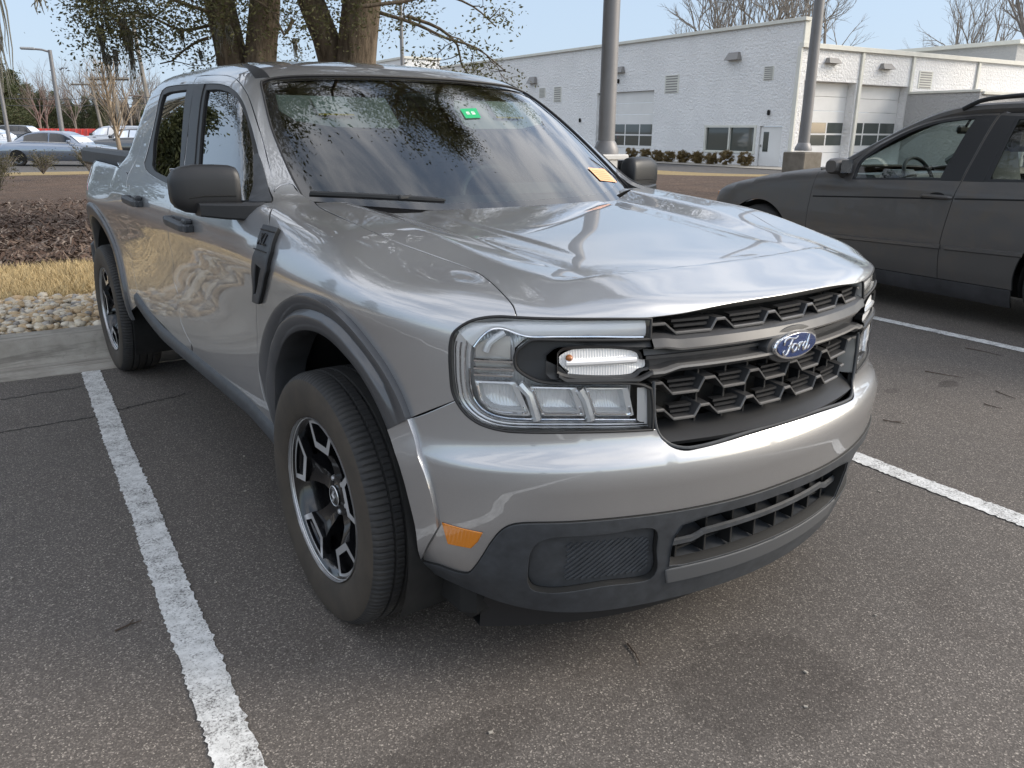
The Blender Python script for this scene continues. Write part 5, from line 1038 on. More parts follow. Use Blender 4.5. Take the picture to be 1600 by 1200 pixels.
b = MB(); c0 = np.array(lw(SX-.37, 2.96, 1.0)); b.tube([tuple(c0+LE1*.19*math.cos(a)+(LE2*.42+np.array([0, 0, .907]))*.19*math.sin(a)) for a in np.linspace(0, 2*math.pi, 29)], .016, 8, cap=False)
for a in (0, math.pi, -math.pi/2): b.tube([tuple(c0), tuple(c0+LE1*.18*math.cos(a)+(LE2*.42+np.array([0, 0, .907]))*.18*math.sin(a))], .018, 6)
b.build('steering_wheel', M_leath, suv)
b = MB(); b.box(lw(SX+.02, 2.86, 1.40), (.24, .04, .07), .02, RZ); b.tube([lw(SX, 2.86, 1.4), lw(SX, 2.82, 1.48)], .012, 6); b.build('inside_mirror', M_plas2, suv)
M_alloy = mat('alloy', (.35, .35, .36), .35, .9)
def simple_wheel(root, loc, rz, R_=.36, W_=.12):
    wl_ = bpy.data.objects.new('wheel', None); COL.objects.link(wl_); wl_.parent = root; wl_.location = loc; wl_.rotation_euler = (0, 0, rz)
    b = MB(); b.lathe([(R_*.66, -W_*.9), (R_*.80, -W_), (R_*.93, -W_*.95), (R_*.985, -W_*.75), (R_, -W_*.5), (R_, W_*.5), (R_*.985, W_*.75), (R_*.7, W_)], 40); b.build('tyre', M_tyre, wl_, angle=60)
    b = MB(); b.lathe([(R_*.67, -W_*.92), (R_*.64, -W_*.9), (R_*.60, -W_*.5), (R_*.58, W_*.5)], 40)
    for k in range(5):
        a = k*2*math.pi/5+.3
        for d_ in (-.16, .16): b.prism([(.02, -.012), (R_*.64, -.018), (R_*.64, .018), (.02, .012)], (-W_*.62, 0, 0), (0, math.cos(a+d_), math.sin(a+d_)), (0, -math.sin(a+d_), math.cos(a+d_)), -W_*.16, W_*.1)
    b.lathe([(.001, -W_*.78), (.03, -W_*.76), (.04, -W_*.5)], 20); b.build('rim', M_alloy, wl_, angle=40)
    b = MB(); b.lathe([(R_*.62, 0.0), (.001, 0.0)], 24); b.build('brake_disc', M_black, wl_)
    return wl_
for x, y, rz in ((-.77, WY[0], 0), (-.77, WY[1], 0), (.77, WY[0], math.pi), (.77, WY[1], math.pi)): simple_wheel(suv, lw(SX+x, y, .36), PSI+rz)
b = MB()
for sg in (-1, 1):
    for yc in WY:
        b2 = MB(); rows = []
        for x_ in (.84, .5): rows.append([lw(SX+sg*x_, yc+.40*math.cos(a), .37+.40*math.sin(a)) for a in np.linspace(-.3, math.pi+.3, 17)])
        b2.grid(rows); b2.build('wheel_liner', M_liner, suv)
# ---------------------------------------------------------------- ground of the parking lot (lot frame: x along the kerb, y away)
rng = random.Random(7); nr = np.random.RandomState(5)
def gz(y): return -.30*float(sst(11, 26, np.array(float(y))))
def ray(px, py): d = CW*FPX+CR*(px-800)-CU*(py-600); return d/np.linalg.norm(d)
def lot(p): p = np.asarray(p); return float(p@LE1), float(p@LE2), float(p[2])
def spot(px, py, z=0.): d = ray(px, py); t = (z-CAM[2])/d[2]; return lot(CAM+d*t)
def far(px, dist, z=None):
    """lot position in the compass direction of a photo column, dist metres away"""
    d = ray(px, 205); h = d[:2]/np.linalg.norm(d[:2]); p = np.array([CAM[0]+h[0]*dist, CAM[1]+h[1]*dist, 0]); x, y, _ = lot(p); return x, y, gz(y) if z is None else z
def hgt(py, px, dist):
    d = ray(px, py); return CAM[2]+d[2]/np.linalg.norm(d[:2])*dist
def sheet(name, pts, m, z=None, n=None, kind='structure'):
    b = MB(); b.add([lw(x, y, z if z is not None else gz(y)) for x, y in pts], [tuple(range(len(pts)))]); return tag(b.build(name, m, smooth=False), kind=kind)
def asphalt():
    t = NT('asphalt'); o = t.obj(); v = t.n('ShaderNodeTexVoronoi', {'Scale': 280.0}); t.l(o, v.inputs['Vector'])
    sp = t.n('ShaderNodeSeparateColor'); t.l(v.outputs['Color'], sp.inputs[0])
    c = t.ramp(sp.outputs[0], [(0, (.068, .061, .055)), (.45, (.092, .083, .076)), (.80, (.122, .109, .099)), (.94, (.185, .167, .15)), (1, (.33, .30, .265))])
    n = t.noise(.55, 6, .6); c = t.mix(t.rng(n, .35, .7, 0, .55), c, t.mix(1, c, (1.45, 1.40, 1.36), 'MULTIPLY'))
    n2 = t.noise(2.2, 6, .65); c = t.mix(t.rng(n2, .52, .72, 0, .45), c, t.mix(1, c, (.55, .53, .52), 'MULTIPLY'))
    # oil stains with a shape of their own
    sx = t.n('ShaderNodeSeparateXYZ'); t.l(o, sx.inputs[0])
    for (x, y, rx, ry, k) in [(s_[0], s_[1], a_, b_, k_) for s_, a_, b_, k_ in ((spot(1197, 1068), .30, .21, .27), (spot(1480, 600), .10, .05, .45), (spot(1395, 610), .07, .04, .3), (spot(700, 1180), .3, .1, .25))]:
        p = lw(x, y); dx_ = t.math('DIVIDE', t.math('SUBTRACT', sx.outputs[0], p[0]), rx); dy_ = t.math('DIVIDE', t.math('SUBTRACT', sx.outputs[1], p[1]), ry)
        r2 = t.math('ADD', t.math('POWER', t.math('ABSOLUTE', dx_), 2.), t.math('POWER', t.math('ABSOLUTE', dy_), 2.)); r2 = t.math('ADD', r2, t.rng(t.noise(9, 5, .6), .3, .7, -.45, .45))
        c = t.mix(t.rng(r2, 1.08, .60, 0, k), c, (.020, .016, .014))
    t.set(color=c, rough=.88, spec=.3); t.bump(v.outputs['Distance'], .3, .003); return t.m
M_asph = asphalt()
def simple(name, stops, scale, rough=.9, bump=.4, bs=40, bd=.01, detail=6, r2=.62):
    t = NT(name); t.set(color=t.ramp(t.noise(scale, detail, r2), stops), rough=rough, spec=.25); t.bump(t.noise(bs, 5, .6), bump, bd); return t.m
def kerb_mat():
    t = NT('kerb_concrete'); n = t.noise(3.2, 8, .65); n2 = t.noise(28, 6, .7); mp_ = t.n('ShaderNodeMapping', {'Scale': (.5, 9, 9)}); t.l(t.obj(), mp_.inputs[0]); n3 = t.noise(1.6, 6, .7, mp_.outputs[0]); c = t.ramp(n, [(.28, (.235, .215, .185)), (.5, (.36, .335, .295)), (.75, (.47, .445, .40))])
    c = t.mix(t.rng(n3, .50, .62, 0, .55), c, (.11, .098, .084)); c = t.mix(t.rng(n2, .55, .7, 0, .4), c, (.16, .145, .125)); t.set(color=c, rough=.92, spec=.25); t.bump(n2, .4, .004); return t.m
M_conc = kerb_mat()
M_earth = simple('earth', [(.3, (.10, .075, .055)), (.7, (.17, .135, .10))], 2, bump=.5)
def mulch_mat():
    t = NT('mulch_bed'); n = t.noise(20, 8, .75); n2 = t.noise(1.1, 5, .6); n3 = t.noise(5, 5, .7); c = t.ramp(n, [(.32, (.050, .032, .024)), (.5, (.105, .075, .058)), (.70, (.24, .185, .15))])
    c = t.mix(t.rng(n2, .4, .65, 0, .55), c, t.mix(1, c, (1.5, 1.42, 1.35), 'MULTIPLY')); c = t.mix(t.rng(n3, .5, .7, 0, .6), c, t.mix(1, c, (.45, .42, .40), 'MULTIPLY')); t.set(color=c, rough=.95, spec=.2); t.bump(t.math('ADD', n, n3), .9, .05); return t.m
M_mulch = mulch_mat()
M_straw = simple('dry_lawn', [(.3, (.20, .145, .07)), (.7, (.38, .29, .15))], 12, .95, .8, 60, .02)
M_gravel = simple('pale_gravel', [(.3, (.22, .20, .175)), (.7, (.48, .45, .40))], 30, .95, .9, 60, .02, 8, .75)
M_road = simple('far_asphalt', [(.3, (.075, .07, .068)), (.7, (.12, .115, .11))], 5, .9, .3, 80, .004)
# base terrain out to the horizon
b = MB(); xs_ = [-900, -300, -120, -60, -20, 0, 20, 60, 120, 300, 900]; ys_ = [-900, -300, -80, -20, 0, 6, 9]+list(np.linspace(11, 27, 13))+[40, 70, 120, 300, 900]
b.grid([[lw(x, y, gz(y)-.055) for x in xs_] for y in ys_]); struct(b.build('ground', M_earth, angle=180))
def strip(name, x0, x1, y0, y1, m, dz, ny=2, kind='structure', nx=2):
    b = MB(); b.grid([[lw(x, y, gz(y)+dz) for x in np.linspace(x0, x1, nx)] for y in np.linspace(y0, y1, ny)]); return tag(b.build(name, m, angle=180), kind=kind)
sheet('parking_lot', [(-70, -60), (70, -60), (70, 3.935), (-70, 3.935)], M_asph, 0.)
# gutter and kerb: one long concrete extrusion
b = MB(); prof = [(3.93, -.03), (3.93, .003), (4.10, .004), (4.255, -.002), (4.262, .004), (4.30, .03), (4.335, .085), (4.352, .112), (4.372, .128), (4.40, .134), (4.56, .136), (4.59, .130), (4.60, .115), (4.60, -.03)]
xs_ = np.linspace(-40, 60, 201); b.grid([[lw(x, y+.004*math.sin(x*1.7), z) for x in xs_] for y, z in prof]); struct(b.build('kerb', M_conc, angle=40))
b = MB()
for x in (-4.2, -1.15, 1.9, 4.95, 8.0): b.box(lw(x, 4.265, .066), (.008, .66, .142), 0, RZ)
struct(b.build('kerb_joint', mat('joint_dark', (.05, .048, .045), .95)))
strip('rock_bed', -40, 60, 4.60, 5.86, M_gravel, .075); strip('lawn_strip', -40, 60, 5.86, 7.55, M_straw, .105); YM = spot(100, 268, -.18)[1]; BX0 = spot(1233, 262, -.30)[0]; strip('mulch_bed', -40, BX0-12.2, 7.55, YM, M_mulch, .11, 60, nx=60)
strip('lawn_edge', -40, 18, YM-2.2, YM, M_straw, .115, 4)
# right-hand grass verge, service road and gravel under the white building
yv = spot(1030, 283, -.05)[1]
# worn painted stall lines
def line_mat():
    t = NT('worn_paint'); n = t.noise(150, 5, .75); n2 = t.noise(9, 6, .7); k = t.math('ADD', t.math('MULTIPLY', n, .62), t.math('MULTIPLY', n2, .38)); sc_ = t.n('ShaderNodeMapping', {'Scale': (1, 1, 1)})
    f = t.rng(k, .39, .51); c = t.mix(f, (.075, .07, .066), t.ramp(t.noise(30, 5, .6), [(.3, (.50, .50, .49)), (.7, (.76, .76, .75))])); t.set(color=c, rough=.8); t.bump(n, .5, .004); return t.m
M_line = line_mat()
def stall_line(x, y0, y1, wd=.10):
    b = MB(); ys = np.arange(y0, y1, .012); l_ = nr.normal(0, .0028, len(ys)); r_ = nr.normal(0, .0028, len(ys)); dr_ = np.cumsum(nr.normal(0, .0006, len(ys)))
    dr_ -= np.linspace(dr_[0], dr_[-1], len(ys)); b.grid([[lw(x-wd/2+a+d_, y, .004), lw(x+wd/2+c_+d_, y, .004)] for y, a, c_, d_ in zip(ys, l_, r_, dr_)]); return struct(b.build('stall_line', M_line, smooth=False))
for x in (-1.346, 1.425, 3.985): stall_line(x, -5.2 if x < 4 else -3, 3.92)
for x in (-4.1, 6.75): stall_line(x, -5.2, 3.92)
# fine cracks in the asphalt by the gutter
b = MB()
for x0, y0, x1, y1 in ((-3.6, 3.45, -1.42, 3.62), (-3.2, 2.95, -1.40, 3.05), (-1.30, 3.1, -.95, 3.2)):
    n_ = 60; pts = [(x0+(x1-x0)*i/n_+nr.normal(0, .006), y0+(y1-y0)*i/n_+nr.normal(0, .008)) for i in range(n_+1)]
    b.grid([[lw(x, y-.0035, .0025) for x, y in pts], [lw(x, y+.0035, .0025) for x, y in pts]])
struct(b.build('asphalt_crack', mat('crack_dark', (.015, .014, .013), .95), smooth=False))
# loose river stones along the kerb
def ico():
    b = bpy.data.meshes.new('tmp'); import bmesh as bm_; m_ = bm_.new(); bm_.ops.create_icosphere(m_, subdivisions=1, radius=1); v = np.array([p.co[:] for p in m_.verts]); f = [tuple(q.index for q in p.verts) for p in m_.faces]; m_.free(); bpy.data.meshes.remove(b); return v, f
IV, IF = ico()
def stones(name, n, x0, x1, y0, y1, z0, s0, s1, seed):
    r_ = np.random.RandomState(seed); V = []; F_ = []; MI = []; cols = 6
    for i in range(n):
        x, y = r_.uniform(x0, x1), r_.uniform(y0, y1); s_ = s0+(s1-s0)*r_.beta(1.6, 3.2); ax = np.array([1, r_.uniform(.6, .95), r_.uniform(.38, .62)])*s_
        v = IV*(1+.13*np.sin(IV@r_.normal(0, 2.2, 3)+r_.uniform(0, 6)))[:, None]; v = np.sign(v)*np.abs(v)**.88*ax
        a, t_, u_ = r_.uniform(0, 6.28), r_.normal(0, .22), r_.normal(0, .22); Mx = np.array(Matrix.Rotation(a, 3, 'Z') @ Matrix.Rotation(t_, 3, 'X') @ Matrix.Rotation(u_, 3, 'Y'))
        p0 = np.array(lw(x, y, z0+ax[2]*.55+r_.uniform(0, .035))); b0 = len(V)*len(IV); V.append(v@Mx.T+p0); F_ += [tuple(q+b0 for q in f) for f in IF]; MI += [int(r_.randint(cols))]*len(IF)
    me = bpy.data.meshes.new(name); me.from_pydata(np.vstack(V).tolist(), [], F_)
    for k, c in enumerate([(.62, .50, .34), (.54, .40, .25), (.66, .58, .46), (.42, .39, .36), (.74, .66, .54), (.58, .43, .27)]):
        t = NT('river_stone'); t.set(color=t.ramp(t.noise(14, 5, .6), [(.3, tuple(v*.72 for v in c)), (.7, tuple(min(1, v*1.12) for v in c))]), rough=.75, spec=.3); t.bump(t.noise(70, 3), .2, .003); me.materials.append(t.m)
    me.polygons.foreach_set('material_index', MI); me.polygons.foreach_set('use_smooth', [True]*len(F_)); me.update(); return tag(link(name, me), kind='stuff')
stones('river_rock', 6200, -4.2, 2.2, 4.64, 5.86, .085, .020, .058, 3)
# dry grass blades
def blades(name, n, x0, x1, y0, y1, z0, h0, h1, m, seed, lean=.5, wd=.004):
    r_ = np.random.RandomState(seed); x, y = r_.uniform(x0, x1, n), r_.uniform(y0, y1, n); h = r_.uniform(h0, h1, n); a = r_.uniform(0, 6.28, n); l_ = r_.normal(0, lean, (n, 2))*h[:, None]
    base = x[:, None]*LE1+y[:, None]*LE2; base[:, 2] = z0; d = np.stack([np.cos(a), np.sin(a), 0*a], -1)*wd; tip = base+np.stack([l_[:, 0], l_[:, 1], h], -1)
    V = np.stack([base-d, base+d, tip], 1).reshape(-1, 3); me = bpy.data.meshes.new(name); me.from_pydata(V.tolist(), [], [(3*i, 3*i+1, 3*i+2) for i in range(n)]); me.materials.append(m); return tag(link(name, me), kind='stuff')
M_blade = mat('straw_blade', (.50, .39, .215), .8, vary=.35, vscale=22)
blades('dry_grass', 60000, -4.2, 3.5, 5.86, 7.62, .10, .02, .085, M_blade, 4)
# mulch chips
def chips(name, n, seed):
    r_ = np.random.RandomState(seed); x, y = r_.uniform(-5, 5, n), 7.6+10*r_.beta(1, 2.2, n); a = r_.uniform(0, 6.28, n); L_ = r_.uniform(.02, .06, n); w_ = r_.uniform(.005, .012, n)
    base = x[:, None]*LE1+y[:, None]*LE2; base[:, 2] = [gz(v)+.118 for v in y]; u = np.stack([np.cos(a), np.sin(a), r_.normal(0, .35, n)], -1)*L_[:, None]; v = np.stack([-np.sin(a), np.cos(a), r_.normal(0, .3, n)], -1)*w_[:, None]
    base[:, 2] += np.abs(u[:, 2])*.6; V = np.stack([base-u-v, base+u-v, base+u+v, base-u+v], 1).reshape(-1, 3); me = bpy.data.meshes.new(name); me.from_pydata(V.tolist(), [], [(4*i, 4*i+1, 4*i+2, 4*i+3) for i in range(n)])
    for c in ((.16, .115, .09), (.08, .05, .038), (.26, .21, .175), (.12, .075, .055)): me.materials.append(mat('bark_chip_%d' % int(c[0]*1000), c, .95))
    me.polygons.foreach_set('material_index', [int(k) for k in r_.choice(4, n, p=[.35, .35, .12, .18])]); return tag(link(name, me), kind='stuff')
chips('mulch_chips', 26000, 8)
# fallen twigs and bits on the asphalt
M_twig = mat('twig_bark', (.060, .042, .030), .9)
tw = [((980, 1008), (1000, 1042), 'thin straight twig lying on bare asphalt in front of the truck bumper'), ((1507, 545), (1565, 556), 'long thin twig on the asphalt beside the far white line'), ((1445, 582), (1505, 590), 'pale curved twig on the asphalt right of the grille'), ((1556, 612), (1588, 624), 'short dark twig near the right edge of the asphalt'), ((1538, 632), (1565, 640), 'smallest twig, curled, by the right edge of the asphalt'), ((1380, 657), (1412, 664), 'forked twig on the asphalt just right of the bumper corner'), ((180, 988), (222, 972), 'forked pine twig on the asphalt left of the left white line')]
for i, (a, c_, lb) in enumerate(tw):
    p, q = np.array(spot(*a)), np.array(spot(*c_)); b = MB(); n_ = 9; off_ = np.array([-(q-p)[1], (q-p)[0], 0]); pts = []
    for k in range(n_): u = k/(n_-1); r0 = p+(q-p)*u+off_*(.06*math.sin(u*3.1+i)+nr.normal(0, .01)); pts.append(lw(r0[0], r0[1], .005))
    b.tube(pts, [.0028-.0016*k/(n_-1) for k in range(n_)], 5)
    if 'forked' in lb: r0 = p+(q-p)*.45; r1 = r0+(q-p)*.35+off_*.28; b.tube([lw(r0[0], r0[1], .005), lw(r1[0], r1[1], .006)], [.0022, .0012], 5)
    tag(b.build('twig', M_twig), lb, 'twig', 'twigs fallen on the asphalt')
b = MB()
for i in range(90):
    x, y = nr.uniform(-3.2, 4.2), nr.uniform(-1.3, 3.4); s_ = nr.uniform(.002, .0055); b.box(lw(x, y, .003), (s_*2, s_*1.3, .004), .0005, Matrix.Rotation(nr.uniform(0, 3), 3, 'Z'))
tag(b.build('litter', mat('pale_crumb', (.34, .31, .27), .8)), kind='stuff')
# ---------------------------------------------------------------- trees
KEEP = []
def limb_pts(p, d, L, n, wob, r_, up=0.):
    pts = [np.array(p, float)]; d = np.array(d, float)
    for i in range(n):
        d = d+r_.normal(0, wob, 3)+np.array([0, 0, up]); d /= np.linalg.norm(d); pts.append(pts[-1]+d*L/n)
    return pts, d
def grow(b, p, d, L, r0, lev, r_, tips, wob=.16, up=.03, kids=(3, 5), shrink=.62, spread=.75, minlev=0, sides=6):
    n = 5 if lev > 1 else 3; pts, d2 = limb_pts(p, d, L, n, wob, r_, up)
    if KEEP and not KEEP[0](pts[-1]): return
    b.tube([tuple(q) for q in pts], [max(.004, r0*(1-.5*i/n)) for i in range(n+1)], max(3, sides-1 if lev < 2 else sides), cap=False)
    if lev <= minlev: tips.append((pts[-1], d2, pts[-2])); return
    for k in range(r_.randint(kids[0], kids[1]+1)):
        i = r_.randint(max(1, n//2), n+1) if k else n; v = r_.normal(0, 1, 3); v -= v@d2*d2; v /= np.linalg.norm(v); nd = d2+v*spread*r_.uniform(.5, 1.1); nd /= np.linalg.norm(nd)
        grow(b, pts[i], nd, L*shrink*r_.uniform(.75, 1.2), r0*.5*(1 if k else 1.1), lev-1, r_, tips, wob, up, kids, shrink, spread, minlev, max(4, sides-1))
def bark_mat(name, lo, hi, sc=6):
    t = NT(name); n = t.n('ShaderNodeTexNoise', {'Scale': 1.0, 'Detail': 8.0, 'Roughness': .7}); mp_ = t.n('ShaderNodeMapping', {'Scale': (sc*2, sc*2, sc*.45)}); t.l(t.obj(), mp_.inputs[0]); t.l(mp_.outputs[0], n.inputs['Vector']); t.set(color=t.ramp(n.outputs[0], [(.3, lo), (.7, hi)]), rough=.95, spec=.2); t.bump(n.outputs[0], .9, .05); return t.m
M_bark = bark_mat('oak_bark', (.050, .038, .027), (.24, .19, .14)); M_grey = bark_mat('grey_bark', (.13, .115, .10), (.29, .26, .235), 3)
def leaf_mat(name, a, c_):
    t = NT(name); inf = t.n('ShaderNodeObjectInfo'); n = t.noise(2.5, 4, .6); cc = t.ramp(n, [(.35, a), (.65, c_)]); t.set(color=cc, rough=.55, spec=.35)
    tr = t.n('ShaderNodeBsdfTranslucent'); t.l(cc, tr.inputs[0]); ms = t.n('ShaderNodeMixShader', {0: .38}); t.l(t.b.outputs[0], ms.inputs[1]); t.l(tr.outputs[0], ms.inputs[2]); t.l(ms.outputs[0], t.out.inputs[0]); return t.m
M_oakl = leaf_mat('oak_leaf', (.070, .072, .030), (.155, .150, .070)); M_ever = leaf_mat('evergreen_leaf', (.050, .062, .030), (.125, .14, .065)); M_dry = leaf_mat('hedge_leaf', (.15, .105, .045), (.29, .21, .09))
def leaves(name, cen, spread, per, size, m, parent, seed, flat=.7, droop=0.):
    r_ = np.random.RandomState(seed); cen = np.repeat(np.array(cen, float), per, 0); n = len(cen); p = cen+r_.normal(0, 1, (n, 3))*np.array([spread, spread, spread*flat]); p[:, 2] -= droop*r_.rand(n)
    u = r_.normal(0, 1, (n, 3)); u[:, 2] = u[:, 2]*.6-.25; u /= np.linalg.norm(u, axis=1, keepdims=True); v = np.cross(u, r_.normal(0, 1, (n, 3))); v /= np.maximum(np.linalg.norm(v, axis=1, keepdims=True), 1e-6); s_ = size*r_.uniform(.6, 1.25, n)[:, None]
    nn = np.cross(u, v); V = np.stack([p, p+u*s_*.5+v*s_*.24+nn*s_*.06, p+u*s_, p+u*s_*.5-v*s_*.24+nn*s_*.06], 1).reshape(-1, 3); me = bpy.data.meshes.new(name); me.from_pydata(V.tolist(), [], [(4*i, 4*i+1, 4*i+2, 4*i+3) for i in range(n)]); me.materials.append(m); me.update(); return link(name, me, parent)
W3 = lambda x, y, z: np.array(lw(x, y, z))
# ---------------------------------------------------------------- the big live oak behind the truck
def oak():
    r_ = np.random.RandomState(21); D0 = 11.6
    ox, oy, oz = far(462, D0+.3); t = thing('oak_tree', 'large live oak with four leaning trunks and hanging moss behind the truck cab', 'tree', lw(ox, oy, gz(oy)+.11)); base = np.array(t.location)
    tips = []; b = MB(); rel = lambda p: np.asarray(p)-base
    stems = [((386, 250), (373, 95), (361, 0), D0, .20), ((404, 250), (416, 95), (430, 0), D0-.2, .205), ((518, 260), (524, 92), (498, 0), D0+.3, .19), ((542, 260), (562, 94), (575, 0), D0+.1, .27)]
    limbs = []
    def high(c_, e): v = np.atleast_2d(np.array(c_, float))+base-CAM; return v[:, 2]/np.linalg.norm(v[:, :2], axis=1) > e
    def okc(c_):
        v = np.atleast_2d(np.array(c_, float))+base; return high(c_, .20) & ((v[:, 1]-1.4) > (v[:, 2]-1.2)*(.45+.05*np.sin(v[:, 0]*2.1)))
    for (a, m_, c_, dd, r0) in stems:
        q = []
        for (px, py) in (a, m_, c_):
            x, y, _ = far(px, dd); q.append(W3(x, y, hgt(py, px, dd)))
        q[0][2] = gz(oy)+.02; dirn = (q[2]-q[1])/np.linalg.norm(q[2]-q[1])
        ext = q[2]+dirn*1.6+r_.normal(0, .15, 3); pts = resample([rel(p) for p in (q[0]*.6+q[1]*.4 if False else q[0], q[1], q[2], ext)], .3)
        n_ = len(pts); rr = [r0*(1.35-.25*i/n_) if i < 2 else r0*(1.08-.28*i/n_) for i in range(n_)]; b.tube([tuple(p) for p in pts], rr, 18, cap=False); limbs.append((pts[-1], dirn, r0))
    b.build('trunk', M_bark, t, angle=180)
    b = MB(); KEEP.append(lambda q: bool(okc(q)[0]))
    for (p, d, r0) in limbs:
        for k in range(4):
            a = r_.uniform(0, 6.28); nd = np.array([math.cos(a), math.sin(a), r_.uniform(.15, .7)]); grow(b, p, nd/np.linalg.norm(nd), r_.uniform(2.8, 4.0), r0*.52, 3, r_, tips, .17, .015, (3, 4), .60, .8)
    # long limbs that reach over the parked truck
    for (tx, ty, tz) in ((-1.5, 5.0, 7.0), (.6, 4.6, 6.6), (2.6, 4.6, 6.6), (4.6, 5.2, 6.2), (-3.2, 7.2, 6.0), (1.6, 6.2, 7.6), (3.4, 6.5, 6.0), (0, 7, 6.4)):
        p0 = limbs[r_.randint(4)][0]+base; q = W3(tx, ty, tz); d = q-p0; L_ = np.linalg.norm(d); grow(b, rel(p0), d/L_, L_*.72, .15, 3, r_, tips, .12, .01, (3, 5), .50, .85)
    KEEP.clear()
    # low drooping branches seen against the sky
    low = [((600, 20), (655, 38), (700, 60), (745, 75), (790, 112), D0-1.2), ((345, 40), (300, 48), (262, 30), (235, 20), (200, 40), D0+.2), ((345, 20), (290, 0), (240, -20), (200, -10), (180, 20), D0-.6), ((470, 30), (455, 55), (440, 20), (400, -10), (380, -30), D0-.8), ((575, 10), (640, 2), (690, -8), (740, 10), (775, 42), D0-1.6), ((640, 25), (690, 45), (716, 70), (722, 100), (735, 118), D0-1.1), ((340, 60), (322, 66), (300, 80), (280, 96), (262, 100), D0+.4)]
    lowt = []
    for L_ in low:
        dd = L_[-1]; pts = []
        for (px, py) in L_[:-1]: x, y, _ = far(px, dd); pts.append(rel(W3(x, y, hgt(py, px, dd))))
        q = resample(pts, .15); b.tube([tuple(p) for p in q], [.020*(1-.85*i/len(q))+.003 for i in range(len(q))], 7, cap=False)
        for i in range(4, len(q), 2):
            dd2 = r_.normal(0, 1, 3); dd2[2] = dd2[2]*.5-.25; dd2 /= np.linalg.norm(dd2); grow(b, q[i], dd2, r_.uniform(.22, .42), .009, 1, r_, lowt, .25, -.03, (2, 3), .7, .8, 0, 4)
    KEEP.clear(); b.build('limbs', M_bark, t, angle=180)
    c1 = [p for p, d, q in tips]+[(p+q)/2 for p, d, q in tips]
    c1 = np.array(c1); c1 = c1[okc(c1)]
    cr = leaves('crown', c1, .22, max(8, int(300000/len(c1))), .062, M_oakl, t, 5)
    lowc = [p for p, d, q in lowt]; lw_ = leaves('low_leaves', lowc, .12, 46, .050, M_oakl, t, 6, .8, .05)
    # leaf masses pressed against the stems at the top of the picture
    cl = []
    for i in range(330):
        px, py, dd = r_.choice([r_.uniform(150, 350), r_.uniform(340, 660)]), r_.uniform(-60, 92), D0+r_.uniform(-1.2, 1.2)
        if (px < 215 and py > 62) or (px > 600 and py > 40): continue
        if r_.rand() < (py+5)/105: continue
        x, y, _ = far(px, dd); cl.append(rel(W3(x, y, hgt(py, px, dd))))
    for i in range(26):
        px, py = r_.uniform(150, 215), r_.uniform(-10, 72); x, y, _ = far(px, D0+.4); cl.append(rel(W3(x, y, hgt(py, px, D0+.4))))
    leaves('inner_leaves', cl, .17, 60, .052, M_oakl, t, 9, .9)
    # Spanish moss: hanging grey threads
    M_moss = mat('moss_grey', (.165, .160, .135), .95)
    for (px, py, L_, dd, n_) in [(178, 40, 75, D0+.3, 40), (220, 48, 80, D0+.1, 46), (214, 30, 60, D0+.1, 30), (196, 78, 42, D0+.3, 26), (185, 86, 30, D0+.3, 20), (300, 45, 35, D0, 20), (372, 40, 40, D0-.5, 24), (355, 36, 50, D0-.5, 22), (470, 60, 35, D0-.4, 16), (325, 80, 22, D0+.2, 14), (450, 95, 14, D0-.2, 10)]:
        b = MB()
        for k in range(n_):
            u = r_.normal(0, .05 if L_ > 50 else .04); x, y, _ = far(px+u*60, dd); z = hgt(py, px, dd); p = rel(W3(x, y, z)); L2 = L_/FPX*dd*r_.uniform(.25, 1.0)*(1-min(.8, abs(u)*7)); q = [p]
            for s_ in range(5): q.append(q[-1]+np.array([r_.normal(0, .012)-u*.12, r_.normal(0, .012), -L2/5]))
            b.tube([tuple(v) for v in q], [.006, .009, .009, .007, .005, .002], 3, cap=False)
        b.build('spanish_moss', M_moss, t, angle=180)
    b = MB()                                     # moss tips of a nearer branch at the picture's upper left corner
    for (px, py, L_, n_) in [(4, -70, 175, 26), (28, -40, 130, 16), (91, -10, 28, 8), (5, -30, 120, 14)]:
        for k in range(n_):
            dd = 7.5; x, y, _ = far(px+r_.normal(0, 4), dd); p = rel(W3(x, y, hgt(py, px, dd))); L2 = L_/FPX*dd*r_.uniform(.5, 1); q = [p]
            for s_ in range(6): q.append(q[-1]+np.array([r_.normal(0, .010), r_.normal(0, .010), -L2/6]))
            b.tube([tuple(v) for v in q], [.006, .008, .007, .006, .005, .004, .002], 3, cap=False)
    p0 = limbs[0][0]; x, y, _ = far(10, 7.5); pe = rel(W3(x, y, 3.6)); b.tube([tuple(v) for v in resample([p0, (p0+pe)/2+[0, 0, .8], pe, pe+[-.8, -.3, .1]], .2)], .03, 6, cap=False); x, y, _ = far(95, 7.5); b.tube([tuple(pe), tuple(rel(W3(x, y, 2.75)))], .010, 5)
    b.build('moss_branch', M_moss, t, angle=180)
    return t
oak()
